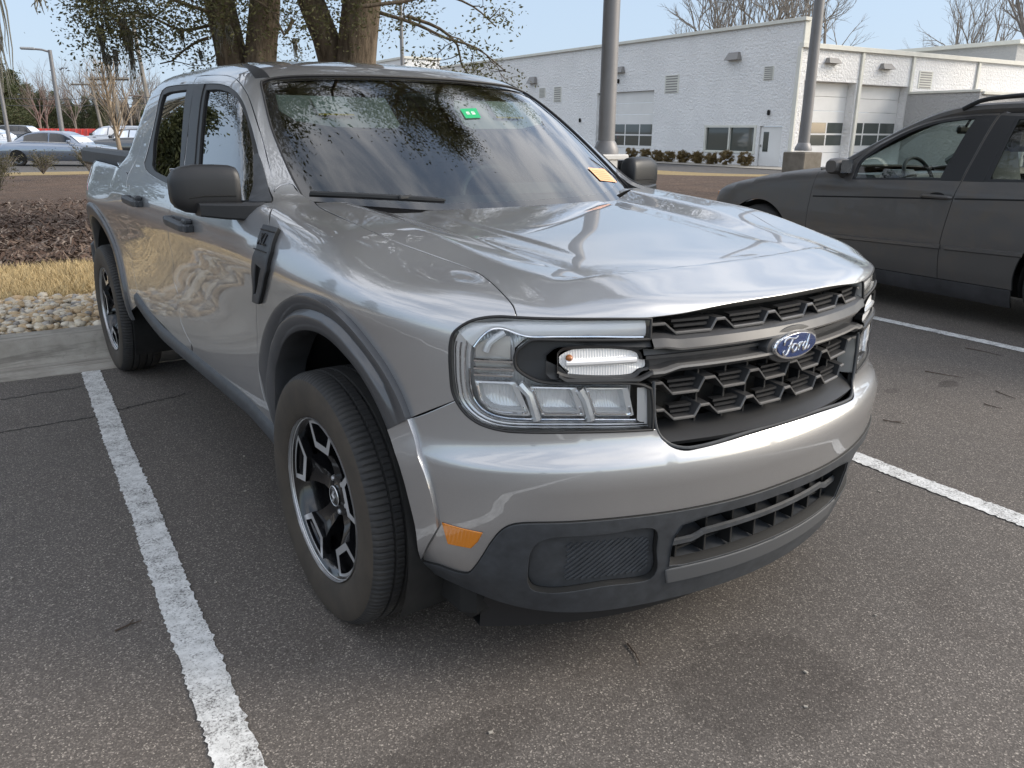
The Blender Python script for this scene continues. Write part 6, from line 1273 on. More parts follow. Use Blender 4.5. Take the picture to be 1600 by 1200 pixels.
# ---------------------------------------------------------------- lamp posts, utility poles
M_pole = mat('pole_grey', (.20, .195, .197), .5, .3, vary=.1, vscale=2); M_lampm = mat('lamp_grey', (.30, .31, .32), .5, .4); M_wood = bark_mat('pole_wood', (.16, .145, .125), (.30, .275, .245), 2); M_cap = mat('base_white', (.55, .54, .52), .7, vary=.12, vscale=3)
def lamp_post(label, px, dist, r0, r1, h, ped=None, arm=None, group=None, ptop=None):
    x, y, z = far(px, dist); t = thing('lamp_post', label, 'lamp post', lw(x, y, z), PSI, group); b = MB(); zb = ped[0] if ped else 0
    b.lathe([(r0, zb), (r0*.98, zb+.6), (r1, h)], 20, 'z'); b.lathe([(r0*1.5, zb), (r0*1.5, zb+.05), (r0*1.15, zb+.14), (r0, zb+.16)], 20, 'z'); b.build('pole', M_pole, t, angle=40)
    if ped:
        b = MB(); b.box((0, 0, zb/2-.1), (ped[1], ped[1], zb+.2-.05), .02); pd = b.build('pedestal', ped[2], t)
        if ped[3]: b = MB(); b.box((0, 0, zb-.035), (ped[1]*1.1, ped[1]*1.1, .07), .015); b.build('cap', M_cap, pd)
    if arm:
        b = MB(); q = Matrix.Rotation(arm[0], 3, 'Z'); e = q @ Vector((arm[1], 0, 0)); b.tube([(0, 0, h-.1), (e[0]*.5, e[1]*.5, h), (e[0], e[1], h+.02)], .05, 8); am = b.build('arm', M_pole, t)
        b = MB(); e2 = q @ Vector((arm[1]+.28, 0, 0)); b.box((e2[0], e2[1], h+.03), (.66, .30, .12), .04, q); b.build('lamp_head', M_lampm, am)
    return t
M_oldc = simple('old_concrete', [(.3, (.115, .10, .08)), (.7, (.24, .215, .18))], 2.5, .92, .3, 40, .01)
lamp_post('thick grey lamp post standing directly behind the truck windshield', 948, 10.6, .105, .095, 7.5, (1.09, .38, M_cap, True), (.3, 1.2))
lamp_post('slim grey lamp post on a square concrete base before the SUV hood', 1258, 18.5, .115, .085, 7.6, (1.0, .56, M_oldc, False), (.3, 1.2))
lamp_post('tall lamp post with one arm pointing left above the bluish sedan', 97, 50, .13, .09, hgt(78, 75, 50)-gz(30), None, (math.pi*.97, .7))
lamp_post('thin pale post at the left edge of the red roofed building', 12, 44, .09, .07, 4.6)
lamp_post('lamp post showing as a thin line through the oak leaves', 632, 52, .12, .10, 12, None, (.3, 1.2))
def utility(px, pyt, dist, arms, rad_, label, pb=None, lean=0):
    x, y, z = far(px, dist); h = hgt(pyt, px, dist)-z; t = thing('utility_pole', label, 'utility pole', lw(x, y, z), 0, 'wooden utility poles along the far road'); ax = math.atan2(CR[1], CR[0])
    L_ = Matrix.Rotation(ax, 3, 'Z'); b = MB(); tx = L_ @ Vector((lean, 0, 0)); b.tube([(0, 0, -.3), (tx[0]*.5, tx[1]*.5, h*.5), (tx[0], tx[1], h)], [rad_, rad_*.85, rad_*.7], 10); b.build('pole', M_wood, t)
    for (dz, wl_, wr_) in arms:
        b = MB(); a = L_ @ Vector((-wl_, 0, 0)); c_ = L_ @ Vector((wr_, 0, 0)); k = 1-dz/h; o = tx*k; b.tube([(o[0]+a[0], o[1]+a[1], h-dz), (o[0]+c_[0], o[1]+c_[1], h-dz)], rad_*.55, 4); am = b.build('crossarm', M_wood, t)
        b = MB()
        for s_ in (-.9, -.35, .35, .9): v = L_ @ Vector((wl_*s_ if s_ < 0 else wr_*s_, 0, 0)); b.lathe([(.001, .26), (.05, .24), (.05, .1), (.03, .05)], 6, 'z', (o[0]+v[0], o[1]+v[1], h-dz))
        b.build('insulators', M_lampm, am)
    return t
utility(243, 20, 62, [(.25, 1.45, 1.35)], .16, 'tallest wooden utility pole, its crossarm against the oak leaves', lean=-.7)
utility(197, 84, 56, [(1.4, 1.25, 1.1)], .17, 'thick wooden utility pole behind the young bare tree, moss hanging before it', lean=-.7)
utility(163, 130, 70, [(.1, 1.5, 1.0)], .13, 'thin utility pole left of the young bare tree', lean=-.5)
utility(234, 148, 95, [(.1, 1.6, 1.6)], .15, 'most distant utility pole, just clear of the truck cab', lean=-.15)
M_wire = mat('wire', (.06, .06, .065), .6)
for k, (pa, pb, lb) in enumerate((((-160, 146), (250, 152), 'upper power line crossing the sky above the far trees'), ((-160, 158), (250, 161), 'lower power line just above the far treetops'))):
    A = W3(*far(pa[0], 70)[:2], hgt(pa[1], 0, 70)); B_ = W3(*far(pb[0], 60)[:2], hgt(pb[1], 250, 60)); b = MB(); b.tube([tuple(A+(B_-A)*u-np.array([0, 0, 1.2*u*(1-u)])) for u in np.linspace(0, 1, 16)], .018, 4); tag(b.build('power_line', M_wire), lb, 'power line', 'power lines')
# ---------------------------------------------------------------- white block building on the right
BX, BY, _ = spot(1233, 262, -.30); BZ = -.30
def fx(px, py): d = ray(px, py); t = (BX-CAM@LE1)/(d@LE1); p = CAM+d*t; return float(p@LE2), float(p[2])
def fy(px, py, Y=None): d = ray(px, py); t = ((BY if Y is None else Y)-CAM@LE2)/(d@LE2); p = CAM+d*t; return float(p@LE1), float(p[2])
def block_mat(name, c):
    t = NT(name); br = t.n('ShaderNodeTexBrick', {'Scale': 1.0, 'Mortar Size': .012, 'Brick Width': .40, 'Row Height': .20, 'Mortar Smooth': .4}); cbn = t.n('ShaderNodeCombineXYZ'); sx = t.n('ShaderNodeSeparateXYZ'); t.l(t.obj(), sx.inputs[0])
    t.l(t.math('ADD', sx.outputs[0], sx.outputs[1]), cbn.inputs[0]); t.l(sx.outputs[2], cbn.inputs[1]); t.l(cbn.outputs[0], br.inputs['Vector'])
    n = t.noise(8.5, 6, .6); n2 = t.noise(.5, 4, .6); t.set(color=t.ramp(n2, [(.3, tuple(v*.90 for v in c)), (.7, c)]), rough=.75, spec=.3)
    h = t.math('SUBTRACT', t.math('MULTIPLY', n, 1.4), t.math('MULTIPLY', br.outputs['Fac'], .12)); t.bump(h, .75, .12); return t.m
M_block = block_mat('white_block', (.86, .85, .84)); M_trimw = mat('cream_trim', (.62, .61, .55), .6, vary=.06, vscale=2); M_door = mat('door_white', (.70, .69, .67), .55, vary=.05, vscale=1); M_greyw = mat('lamp_housing_grey', (.22, .21, .20), .5); M_dark = mat('dark_glazing', (.055, .066, .060), .06, coat=1)
bldg = thing('white_building', 'single storey white block building with roll up doors behind the dark SUV', 'building', lw(BX, BY, BZ), PSI)
# inside this thing: local x = lot x - BX, local y = lot y - BY, local z = z - BZ
yl = lambda y: y-BY
xl_ = lambda x: x-BX
zl = lambda z: z-BZ
Ltop = zl(fx(1250, 33)[1]); Rtop = zl(fy(1250, 72)[1]); YE = 55.; XE = 62.
def wall_x(x, y0, y1, z1, holes, m, name, dep=.30):
    """wall in the plane x=const facing -x, with rectangular holes (y0,y1,z0,z1)"""
    b = MB(); ys = sorted({y0, y1, *[h[0] for h in holes], *[h[1] for h in holes]}); zs = sorted({0, z1, *[h[2] for h in holes], *[h[3] for h in holes]})
    for a, c_ in zip(ys, ys[1:]):
        for e, f in zip(zs, zs[1:]):
            if any(h[0]-1e-6 <= a and c_ <= h[1]+1e-6 and h[2]-1e-6 <= e and f <= h[3]+1e-6 for h in holes): continue
            b.add([(x, a, e), (x, c_, e), (x, c_, f), (x, a, f)], [(0, 3, 2, 1)])
    for h in holes:
        for p, q in (((h[0], h[2]), (h[1], h[2])), ((h[1], h[2]), (h[1], h[3])), ((h[1], h[3]), (h[0], h[3])), ((h[0], h[3]), (h[0], h[2]))): b.add([(x, *p), (x, *q), (x+dep, *q), (x+dep, *p)], [(0, 1, 2, 3)])
    return b
def rot90(b):   # (x,y,z) -> (y,x,z): same wall facing -y
    b.v = [(y, x, z) for x, y, z in b.v]; b.f = [f[::-1] for f in b.f]; return b
def rx(a, c_):  # photo box on the left face -> (y0,y1,z0,z1)
    y0, z1 = fx(*a); y1, z0 = fx(*c_); return (yl(min(y0, y1)), yl(max(y0, y1)), max(0, zl(min(z0, z1))), zl(max(z0, z1)))
def ry(a, c_): x0, z1 = fy(*a); x1, z0 = fy(*c_); return (xl_(min(x0, x1)), xl_(max(x0, x1)), max(0, zl(min(z0, z1))), zl(max(z0, z1)))
gd = rx((933, 148), (1014, 290)); pd_ = rx((1187, 199), (1213, 290)); wn_ = rx((1104, 199), (1176, 237)); wn_ = (wn_[0], wn_[1], wn_[2], wn_[3])
gd = (gd[0], gd[1], 0, zl(fx(1000, 142)[1])); pd_ = (pd_[0], pd_[1], 0, zl(fx(1200, 197)[1]))
wall_x(0, 0, YE, Ltop, [gd, pd_, wn_], M_block, 'w').build('left_wall', M_block, bldg, smooth=False)
g1 = ry((1257, 126), (1318, 290)); g2 = ry((1344, 131), (1397, 290)); g1 = (g1[0], g1[1], 0, zl(fy(1290, 127)[1])); g2 = (g2[0], g2[1], 0, zl(fy(1370, 133)[1]))
rot90(wall_x(0, 0, XE, Rtop, [g1, g2], M_block, 'w', .55)).build('front_wall', M_block, bldg, smooth=False)
b = MB(); b.box((XE/2, YE/2, Rtop-.30), (XE-.2, YE-.2, .2)); b.box((.55/2+.02, YE/2, Ltop-.6), (.5, YE-.1, 1.16)); b.build('roof', M_trimw, bldg)
b = MB(); b.box((XE/2-.1, -.05, Rtop+.06), (XE, .26, .22), .01); b.box((.06, YE/2-.05, Ltop+.07), (.42, YE+.3, .16), .01); b.box((.28, -.06, (Ltop+Rtop)/2+.05), (.60, .10, Ltop-Rtop-.1), .01); b.build('coping', M_trimw, bldg)
def sect_door(name, h, face, dep, cols, band, par):
    """sectional door in hole h=(a0,a1,0,z1); band = window rows (z0,z1)"""
    a0, a1, _, z1 = h; b = MB(); rows = np.linspace(0, z1, 7); P3 = (lambda a, d, z: (d, a, z)) if face == 'x' else (lambda a, d, z: (a, d, z))
    for e, f in zip(rows, rows[1:]):
        c_ = P3((a0+a1)/2, dep, (e+f)/2); b.box(c_, P3(a1-a0, .05, f-e-.012), .008)
    d_ = b.build(name, M_door, par); z0b, z1b = band
    b = MB(); cw = (a1-a0)/cols; zs = [z0b, (z0b+z1b)/2, z1b]
    for i in range(cols):
        for e, f in zip(zs, zs[1:]): b.box(P3(a0+(i+.5)*cw, dep-.028, (e+f)/2), P3(cw-.11, .02, f-e-.09), .003)
    b.build('window', M_dark, d_)
    return d_
zb = lambda v: (zl(v[0]), zl(v[1]))
sect_door('roll_up_door', gd, 'x', .22, 4, zb(sorted((fx(975, 228)[1], fx(975, 193)[1]))), bldg)
sect_door('roll_up_door', g1, 'y', .5, 3, zb(sorted((fy(1290, 229)[1], fy(1290, 190)[1]))), bldg); sect_door('roll_up_door', g2, 'y', .5, 3, zb(sorted((fy(1370, 229)[1], fy(1370, 191)[1]))), bldg)
b = MB(); b.box((.12, (pd_[0]+pd_[1])/2, pd_[3]/2), (.06, pd_[1]-pd_[0]-.06, pd_[3]-.04), .005); dr = b.build('entry_door', M_door, bldg)
v0 = rx((1192, 206), (1197, 237)); b = MB(); b.box((.085, (v0[0]+v0[1])/2, (v0[2]+v0[3])/2), (.02, v0[1]-v0[0], v0[3]-v0[2])); b.build('window', M_dark, dr)
b = MB(); b.box((.06, pd_[1]-.12, 1.0), (.08, .04, .12), .01); b.build('door_handle', M_greyw, dr)
b = MB()
for (y, z, dy_, dz_) in (((wn_[0]+wn_[1])/2, wn_[3]+.05, wn_[1]-wn_[0]+.3, .12), ((wn_[0]+wn_[1])/2, wn_[2]-.05, wn_[1]-wn_[0]+.3, .12), (wn_[0]-.05, (wn_[2]+wn_[3])/2, .12, wn_[3]-wn_[2]), (wn_[1]+.05, (wn_[2]+wn_[3])/2, .12, wn_[3]-wn_[2]), ((wn_[0]+wn_[1])/2, (wn_[2]+wn_[3])/2, .10, wn_[3]-wn_[2])): b.box((.02, y, z), (.12, dy_, dz_), .006)
wf = b.build('window', M_trimw, bldg); b = MB(); b.box((.09, (wn_[0]+wn_[1])/2, (wn_[2]+wn_[3])/2), (.02, wn_[1]-wn_[0], wn_[3]-wn_[2])); b.build('pane', M_dark, wf)
def louvre(h, face):
    a0, a1, z0, z1 = h; P3 = (lambda a, d, z: (d, a, z)) if face == 'x' else (lambda a, d, z: (a, d, z)); b = MB(); n_ = 7; b.box(P3((a0+a1)/2, -.012, (z0+z1)/2), P3(a1-a0, .03, z1-z0), .004); b.cur = 1
    for i in range(n_): b.box(P3((a0+a1)/2, -.033, z0+(z1-z0)*(i+.5)/n_), P3((a1-a0)*.82, .015, (z1-z0)/n_*.42), .002)
    b.build('louvre_vent', [M_trimw, M_greyw], bldg)
for a, c_ in (((843, 138), (852, 152)), ((866, 136), (877, 159)), ((1040, 118), (1060, 145)), ((1195, 104), (1208, 125))): louvre(rx(a, c_), 'x')
louvre(ry((1437, 111), (1454, 139)), 'y')
def walllight(h, face):
    a0, a1, z0, z1 = h; P3 = (lambda a, d, z: (d, a, z)) if face == 'x' else (lambda a, d, z: (a, d, z)); b = MB(); ca, hw = (a0+a1)/2, (a1-a0)/2
    V = [P3(ca-hw*.7, 0, z1), P3(ca+hw*.7, 0, z1), P3(ca-hw*.7, -.16, z1), P3(ca+hw*.7, -.16, z1), P3(ca-hw, 0, z0), P3(ca+hw, 0, z0), P3(ca-hw, -.34, z0), P3(ca+hw, -.34, z0)]
    b.add(V, [(0, 1, 3, 2), (2, 3, 7, 6), (4, 6, 7, 5), (0, 2, 6, 4), (1, 5, 7, 3), (0, 4, 5, 1)]); b.build('wall_light', M_greyw, bldg, smooth=False)
for a, c_ in (((828, 121), (840, 130)), ((964, 105), (977, 113)), ((1139, 83), (1159, 93))): walllight(rx(a, c_), 'x')
for a, c_ in (((1289, 90), (1308, 100)), ((1374, 99), (1391, 109))): walllight(ry(a, c_), 'y')
for (px, py) in ((1202, 176), (967, 127), (907, 188)): y, z = fx(px, py); b = MB(); b.box((-.06, yl(y), zl(z)), (.14, .16, .26), .05); b.build('wall_fitting', M_black, bldg)
for px in (1340, 1419, 1521):
    x, _ = fy(px, 150); b = MB(); b.box((xl_(x), -.06, Rtop/2), (.20, .10, Rtop), .01); b.build('downspout', M_trimw, bldg)
b = MB(); b.box((-.05, .02, Rtop/2), (.12, .22, Rtop), .01); b.build('downspout', M_trimw, bldg)
# low grey annex in front of the right part, and the pale roof beyond
ax0, az = fy(1417, 147); 
def axr(px, py, X): d = ray(px, py); t = (X-CAM@LE1)/(d@LE1); p = CAM+d*t; return float(p@LE2), float(p[2])
ay1, az1 = axr(1532, 141, ax0); anx = thing('grey_annex', 'low grey block annex attached to the white building behind the SUV roof', 'annex', lw(ax0, ay1, BZ), PSI); LA = BY-ay1; HA = az-BZ
M_gblk = block_mat('grey_block', (.46, .455, .45))
b = MB(); b.add([(0, 0, 0), (0, LA-.05, 0), (0, LA-.05, HA), (0, 0, HA), (14, 0, 0), (14, 0, HA), (14, LA-.05, HA)], [(0, 3, 2, 1), (0, 4, 5, 3), (3, 5, 6, 2)]); b.build('wall', M_gblk, anx, smooth=False)
b = MB(); b.box((.02, LA/2-.1, HA+.05), (.2, LA-.1, .12), .01); b.box((7.2, -.03, HA-.05), (14, .16, .14), .01); b.build('coping', M_trimw, anx)
x, y, z = far(1640, 95); hall = thing('far_hall', 'pale flat roofed hall just showing above the right end of the white building', 'building', lw(x, y, z), PSI); hh = hgt(92, 1560, 90)-z
b = MB(); b.box((0, 0, hh/2), (38, 12, hh), .02); b.build('wall', M_gblk, hall); b = MB(); b.box((0, 0, hh+.1), (38.6, 12.6, .3), .02); b.build('roof', M_trimw, hall)
x, y, z = far(640, 75); hall2 = thing('far_hall', 'small pale building corner between the oak and the long white wall', 'building', lw(x, y, z), PSI); hh = hgt(97, 668, 75)-z
b = MB(); b.box((0, 0, hh/2), (3.2, 6, hh), .02); b.build('wall', M_block, hall2); b = MB(); b.box((0, 0, hh+.08), (3.4, 6.2, .2), .02); b.build('roof', M_trimw, hall2)
# gravel, hedge, road and verge in front of the building
strip('gravel_bed', BX-2.6, BX+.0, BY-6, BY+50, M_gravel, .02, 30); strip('service_kerb', BX-2.85, BX-2.6, BY-6, BY+50, M_conc, .10, 30)
strip('service_road', BX-9.5, BX-2.85, -30, 90, M_road, .01, 60); strip('far_verge', BX-12.2, BX-9.5, 4.6, 80, M_straw, .10, 50)
strip('far_parking', -60, 18, YM+.4, 60, M_road, .01, 12); strip('far_kerb', -60, 18, YM, YM+.4, M_conc, .10, 2)
hx = [(980, 262), (1003, 262), (1026, 262), (1046, 262), (1070, 262), (1094, 262), (1122, 262), (1163, 262)]
for i, (px, py) in enumerate([(985, 268), (1007, 267), (1027, 266), (1044, 266), (1066, 266), (1089, 266), (1111, 267), (1134, 268), (1163, 270)]):
    d = ray(px, 262); t_ = ((BX-1.3)-CAM@LE1)/(d@LE1); p = CAM+d*t_; y = float(p@LE2); dist = float(np.linalg.norm((p-CAM)[:2])); hw = 8.6/FPX*dist*(1.2 if i > 6 else 1); r_ = np.random.RandomState(40+i)
    t = thing('hedge_shrub', 'clipped brown shrub, %s in the row along the white wall' % ('first on the left', 'second', 'third', 'fourth', 'fifth', 'sixth', 'seventh', 'eighth', 'last, beside the entry door')[i], 'shrub', lw(BX-1.3, y, BZ+.02), 0, 'clipped shrubs along the white wall')
    cs = r_.uniform(-1, 1, (90, 3)); cs = cs[(np.abs(cs)**3).sum(1) < 1.0]*[hw, hw, hw*.95]+[0, 0, hw*1.0]; leaves('foliage', cs.tolist(), .035, 70, .065, M_dry, t, 50+i, 1); b = MB(); b.tube([(0, 0, -.02), (0, 0, hw*.6)], .05, 6); b.build('stem', M_bark, t)
# ---------------------------------------------------------------- red roofed shop far left
x, y, z = far(60, 92); shop = thing('red_roof_shop', 'low shop with a long red standing seam roof at the far left', 'shop', lw(x, y, z), math.atan2(CR[1], CR[0])+.03); M_red = mat('red_metal', (.52, .045, .035), .45, vary=.15, vscale=2, coat=.2); h0, h1 = hgt(218, 60, 92)-z, hgt(201, 60, 92)-z; Lx = 13.0
b = MB(); b.box((-6, 3.2, h0/2), (2*Lx-1, 5, h0)); b.build('wall', mat('shop_wall', (.42, .40, .37), .8, vary=.1), shop)
b = MB(); x1 = (142-60)/FPX*92; 
for i in range(46): b.box((x1-.28-.56*i, .0, (h0+h1)/2), (.07, .16, (h1-h0)*1.02), .01, Matrix.Rotation(rad(-16), 3, 'X'))
b.box((x1-13, .1, (h0+h1)/2), (26, .10, h1-h0), .01, Matrix.Rotation(rad(-16), 3, 'X')); b.box((x1-13, 3.2, h1-.05), (26, 6, .12)); b.build('roof', M_red, shop)
for i in range(5): b = MB(); b.box((x1-2.6-3.4*i, .66, h0*.48), (2.4, .1, h0*.7), .01); b.build('window', M_dark, shop)
# ---------------------------------------------------------------- cars of the far lot
def far_car(name, label, cat, x, y, rz, L_, Hh, kind, col, group=None, chrome=False):
    t = thing(name, label, cat, lw(x, y, gz(y)+.01), rz, group); Wd = .90; mp_ = paint(name+'_paint', col, .3, .7); b = MB()
    if kind == 'sedan': top = pl([-.5, -.47, -.40, -.30, .12, .25, .42, .48, .5], [.62, .86, .99, 1.02, .98, .93, .80, .70, .55]); rf = [(-.36, .0), (-.20, .86), (-.06, 1.0), (.06, .985), (.16, .62), (.25, .0)]
    else: top = pl([-.5, -.48, -.42, 0, .22, .40, .47, .5], [.7, .98, 1.06, 1.05, 1.0, .92, .78, .6]); rf = [(-.47, .0), (-.42, .82), (-.34, .97), (-.02, 1.0), (.10, .90), (.24, .0)]
    xs = np.linspace(-.5, .5, 41); rows = []
    for u in xs:
        wz = Wd*(1-.16*abs(2*u)**5); zt = float(top(u))*Hh/1.45; rows.append([(u*L_, s_*wz*k, z_) for s_, k, z_ in ((1, .86, .22), (1, .97, .36), (1, 1.0, .62), (1, .985, max(.3, zt-.10)), (1, .90, zt-.02), (1, .5, zt+.01), (-1, .5, zt+.01), (-1, .90, zt-.02), (-1, .985, max(.3, zt-.10)), (-1, 1.0, .62), (-1, .97, .36), (-1, .86, .22))])
    b.grid(rows); b.f += [tuple(range(12)), tuple(len(b.v)-12+k for k in range(12))]; b.mi += [0, 0]; body = b.build('body', mp_, t, angle=50)
    # greenhouse
    us = np.linspace(rf[0][0], rf[-1][0], 40); f_ = pl([q[0] for q in rf], [q[1] for q in rf]); b = MB(); rows = []; hr = Hh-float(top(0.))*Hh/1.45; zbelt = lambda u: float(top(u))*Hh/1.45-.015; roofz = lambda u: zbelt(u)+max(0, float(f_(u)))*(Hh-zbelt(0.))
    for u in us:
        zt, zb_ = max(roofz(u), zbelt(u)-.005), zbelt(u)-.03; wb = .88*Wd; wt = wb-.20*(zt-zb_)/.45; rows.append([(u*L_, s_*w_, z_) for s_, w_, z_ in ((1, wb, zb_), (1, wt+.02, zt-.06 if zt-.06 > zb_ else zb_), (1, wt-.10, zt), (1, .3, zt+.012), (-1, .3, zt+.012), (-1, wt-.10, zt), (-1, wt+.02, zt-.06 if zt-.06 > zb_ else zb_), (-1, wb, zb_))])
    b.grid(rows); b.build('roof', mp_, t, angle=60)
    for s_ in (-1, 1):           # side glass, two panes each side; front and rear glass
        for (u0, u1) in (((-.245, -.035), (-.02, .165)) if kind == 'sedan' else ((-.43, -.22), (-.20, -.015), (.0, .15))):
            q = []; uu = np.linspace(u0, u1, 9)
            P2 = lambda u, k: (u*L_, s_*((.88*Wd)-.20*((zbelt(u)-.03+k*(roofz(u)-.09-zbelt(u)+.03))-(zbelt(u)-.03))/.45+.012), zbelt(u)+.01+k*max(.02, roofz(u)-.10-zbelt(u)))
            b = MB(); b.grid([[P2(u, k) for u in uu] for k in (.02, .5, 1.0)]); b.build('window', M_tint, t)
        if chrome: b = MB(); b.tube([(u*L_, s_*(.88*Wd+.02), zbelt(u)+.005) for u in np.linspace(-.27, .2, 10)], .012, 5); b.build('chrome_strip', M_chrome, t)
        b = MB(); b.box((.17*L_, s_*(Wd+.08), zbelt(.17)+.08), (.16, .18, .13), .04); b.build('door_mirror', mp_ if kind == 'sedan' else M_plas2, t)
        b = MB(); b.box((-.475*L_, s_*.66*Wd, .80*Hh/1.45), (.14, .36, .13), .03); b.build('tail_light', M_tail, t)
        b = MB(); b.box((.468*L_, s_*.62*Wd, .66*Hh/1.45), (.16, .34, .10), .03); b.build('headlight', M_drl, t)
    for u0, u1, nm in ((rf[0][0]+.02, rf[1][0]+.01, 'rear_glass'), (rf[-2][0]-.01, rf[-1][0]-.015, 'windshield')):
        b = MB(); b.grid([[(u*L_, v*(.78*Wd-.16*max(0, roofz(u)-zbelt(u))/.45), roofz(u)+.016) for v in np.linspace(-1, 1, 7)] for u in np.linspace(u0, u1, 6)]); b.build(nm, M_tint, t)
    for u in (-.305, .30):
        for s_ in (-1, 1): simple_wheel(t, (u*L_, s_*(Wd-.115), .33), math.pi/2 if s_ < 0 else -math.pi/2, .33, .11)
        b = MB(); 
        for s_ in (-1, 1): b.prism([(.36*math.cos(a), .36*math.sin(a)) for a in np.linspace(-.35, math.pi+.35, 18)], (u*L_, s_*(Wd+.004), .33), (1, 0, 0), (0, 0, 1), -.006, .006)
        b.build('wheel_arch', M_black, t)
    return t
M_tail = mat('tail_red', (.30, .012, .015), .2, coat=1)
VA = math.atan2(CR[1], CR[0])
x, y, z = far(92, 42.5); far_car('sedan', 'bluish grey sedan parked nose right beyond the mulch bed', 'sedan', x, y, VA+.02, 4.9, 1.47, 'sedan', (.22, .26, .33), chrome=True)
x, y, z = far(212, 48); far_car('dark_wagon', 'black car with chrome window line behind the young bare tree', 'car', x, y, VA+math.pi-.12, 4.9, 1.60, 'wagon', (.022, .024, .03), chrome=True)
x, y, z = far(178, 53); far_car('silver_wagon', 'pale silver wagon behind the black car, only roof and windshield showing', 'car', x, y, VA+math.pi-.05, 4.8, 1.72, 'wagon', (.40, .43, .47))
x, y, z = far(-12, 62); far_car('white_sedan', 'white car at the far left edge in front of the red roofed shop', 'car', x, y, VA, 4.6, 1.50, 'sedan', (.72, .73, .74))
x, y, z = far(38, 84); far_car('black_van', 'dark vehicle parked against the red roofed shop, above the sedan trunk', 'car', x, y, VA, 4.4, 1.75, 'wagon', (.03, .03, .034))
# ---------------------------------------------------------------- bare and evergreen trees
def bare_tree(label, px, dist, h, seed, lev=4, r0=None, group='bare winter trees', z=None, spread=.62, m=None, trunk=.30, kids=(3, 4), up=.05):
    x, y, z0 = far(px, dist); t = thing('bare_tree', label, 'tree', lw(x, y, z0), 0, group); r_ = np.random.RandomState(seed); r0 = r0 or h*.018; b = MB(); pts, d = limb_pts((0, 0, -.2), (0, 0, 1), h*trunk+.2, 5, .05, r_, .05); b.tube([tuple(p) for p in pts], [r0*(1.15-.3*i/5) for i in range(6)], 8, cap=False); b.build('trunk', m or M_grey, t, angle=180)
    b = MB(); tips = []
    for k in range(7):
        a = r_.uniform(0, 6.28); s_ = r_.uniform(.15, spread); nd = np.array([math.cos(a)*s_, math.sin(a)*s_, 1.]); grow(b, pts[r_.randint(3, 6)], nd/np.linalg.norm(nd), h*.30*r_.uniform(.8, 1.15), r0*.55, lev, r_, tips, .11, up, kids, .63, spread, 0, 5)
    b.build('crown', m or M_grey, t, angle=180); return t
def recopy(t, label, px, dist, s_, rz, zz=None):
    c = copy_tree(t); x, y, z = far(px, dist); c.location = lw(x, y, z if zz is None else zz); c.scale = (s_,)*3; c.rotation_euler = (0, 0, rz); c['label'] = label; return c
bt = bare_tree('wide bare tree above the roof of the white building, left of the pair', 1095, 74, 16.5, 3, 4, .30)
recopy(bt, 'bare tree behind the white building beside the slim lamp post', 1255, 70, .97, 2.1)
recopy(bt, 'bare tree above the white roofline between its two neighbours', 1180, 78, 1.02, 4.0)
b2 = bare_tree('small bare tree alone above the low roofline on the right', 1422, 88, 10.5, 11, 3, .14)
b3 = bare_tree('broad bare tree above the pale far hall', 1500, 84, 14.5, 5, 4, .26)
recopy(b3, 'nearest bare tree, its branches crossing the upper right corner', 1618, 52, 1.0, 1.3)
def young_tree():
    x, y, z0 = far(188, 30); h = hgt(97, 180, 30)-z0; t = thing('bare_tree', 'young bare tree with a wrapped trunk behind the truck bed', 'tree', lw(x, y, z0), 0, 'bare winter trees'); r_ = np.random.RandomState(5); m = bark_mat('pale_bark', (.20, .155, .11), (.38, .31, .23), 3); ax = np.array([CR[0], CR[1], 0])
    pts = resample([(0, 0, -.2), -ax*.12+[0, 0, h*.35], -ax*.22+[0, 0, h*.62], -ax*.32+[0, 0, h]], .2); n_ = len(pts); b = MB(); b.tube([tuple(p) for p in pts], [.085*(1-i/n_)**.7+.008 for i in range(n_)], 8); b.build('trunk', m, t, angle=180); b = MB()
    for k in range(34):
        u = .40+.55*k/34; p = pts[int(u*(n_-1))]; a = r_.uniform(0, 6.28); L_ = h*(.34-.24*(u-.4)/.6)*r_.uniform(.75, 1.1); d = np.array([math.cos(a)*.62, math.sin(a)*.62, 1.]); d /= np.linalg.norm(d); grow(b, p, d, L_, .022, 2, r_, [], .07, .06, (2, 3), .5, .55, 0, 4)
    b.build('crown', m, t, angle=180)
young_tree()
fb = bare_tree('bare tree above the right end of the red roof', 120, 100, 7.5, 13, 3, .10, 'far bare trees')
for i, (px, dist, s_, lb) in enumerate([(65, 96, 1.0, 'reddish bare tree in front of the red roof, left one'), (78, 97, 1.05, 'reddish bare tree in front of the red roof, right one'), (98, 120, 1.25, 'far bare tree behind the left lamp post'), (150, 120, 1.45, 'far bare tree between the two thin poles'), (172, 112, 1.25, 'far bare tree left of the young tree'), (205, 115, 1.5, 'far bare tree right of the thick pole'), (222, 108, 1.3, 'far bare tree touching the truck cab'), (238, 118, 1.35, 'far bare tree hidden partly by the truck cab'), (135, 126, 1.5, 'far bare tree between the pines')]): recopy(fb, lb, px, dist, s_, i*1.1)
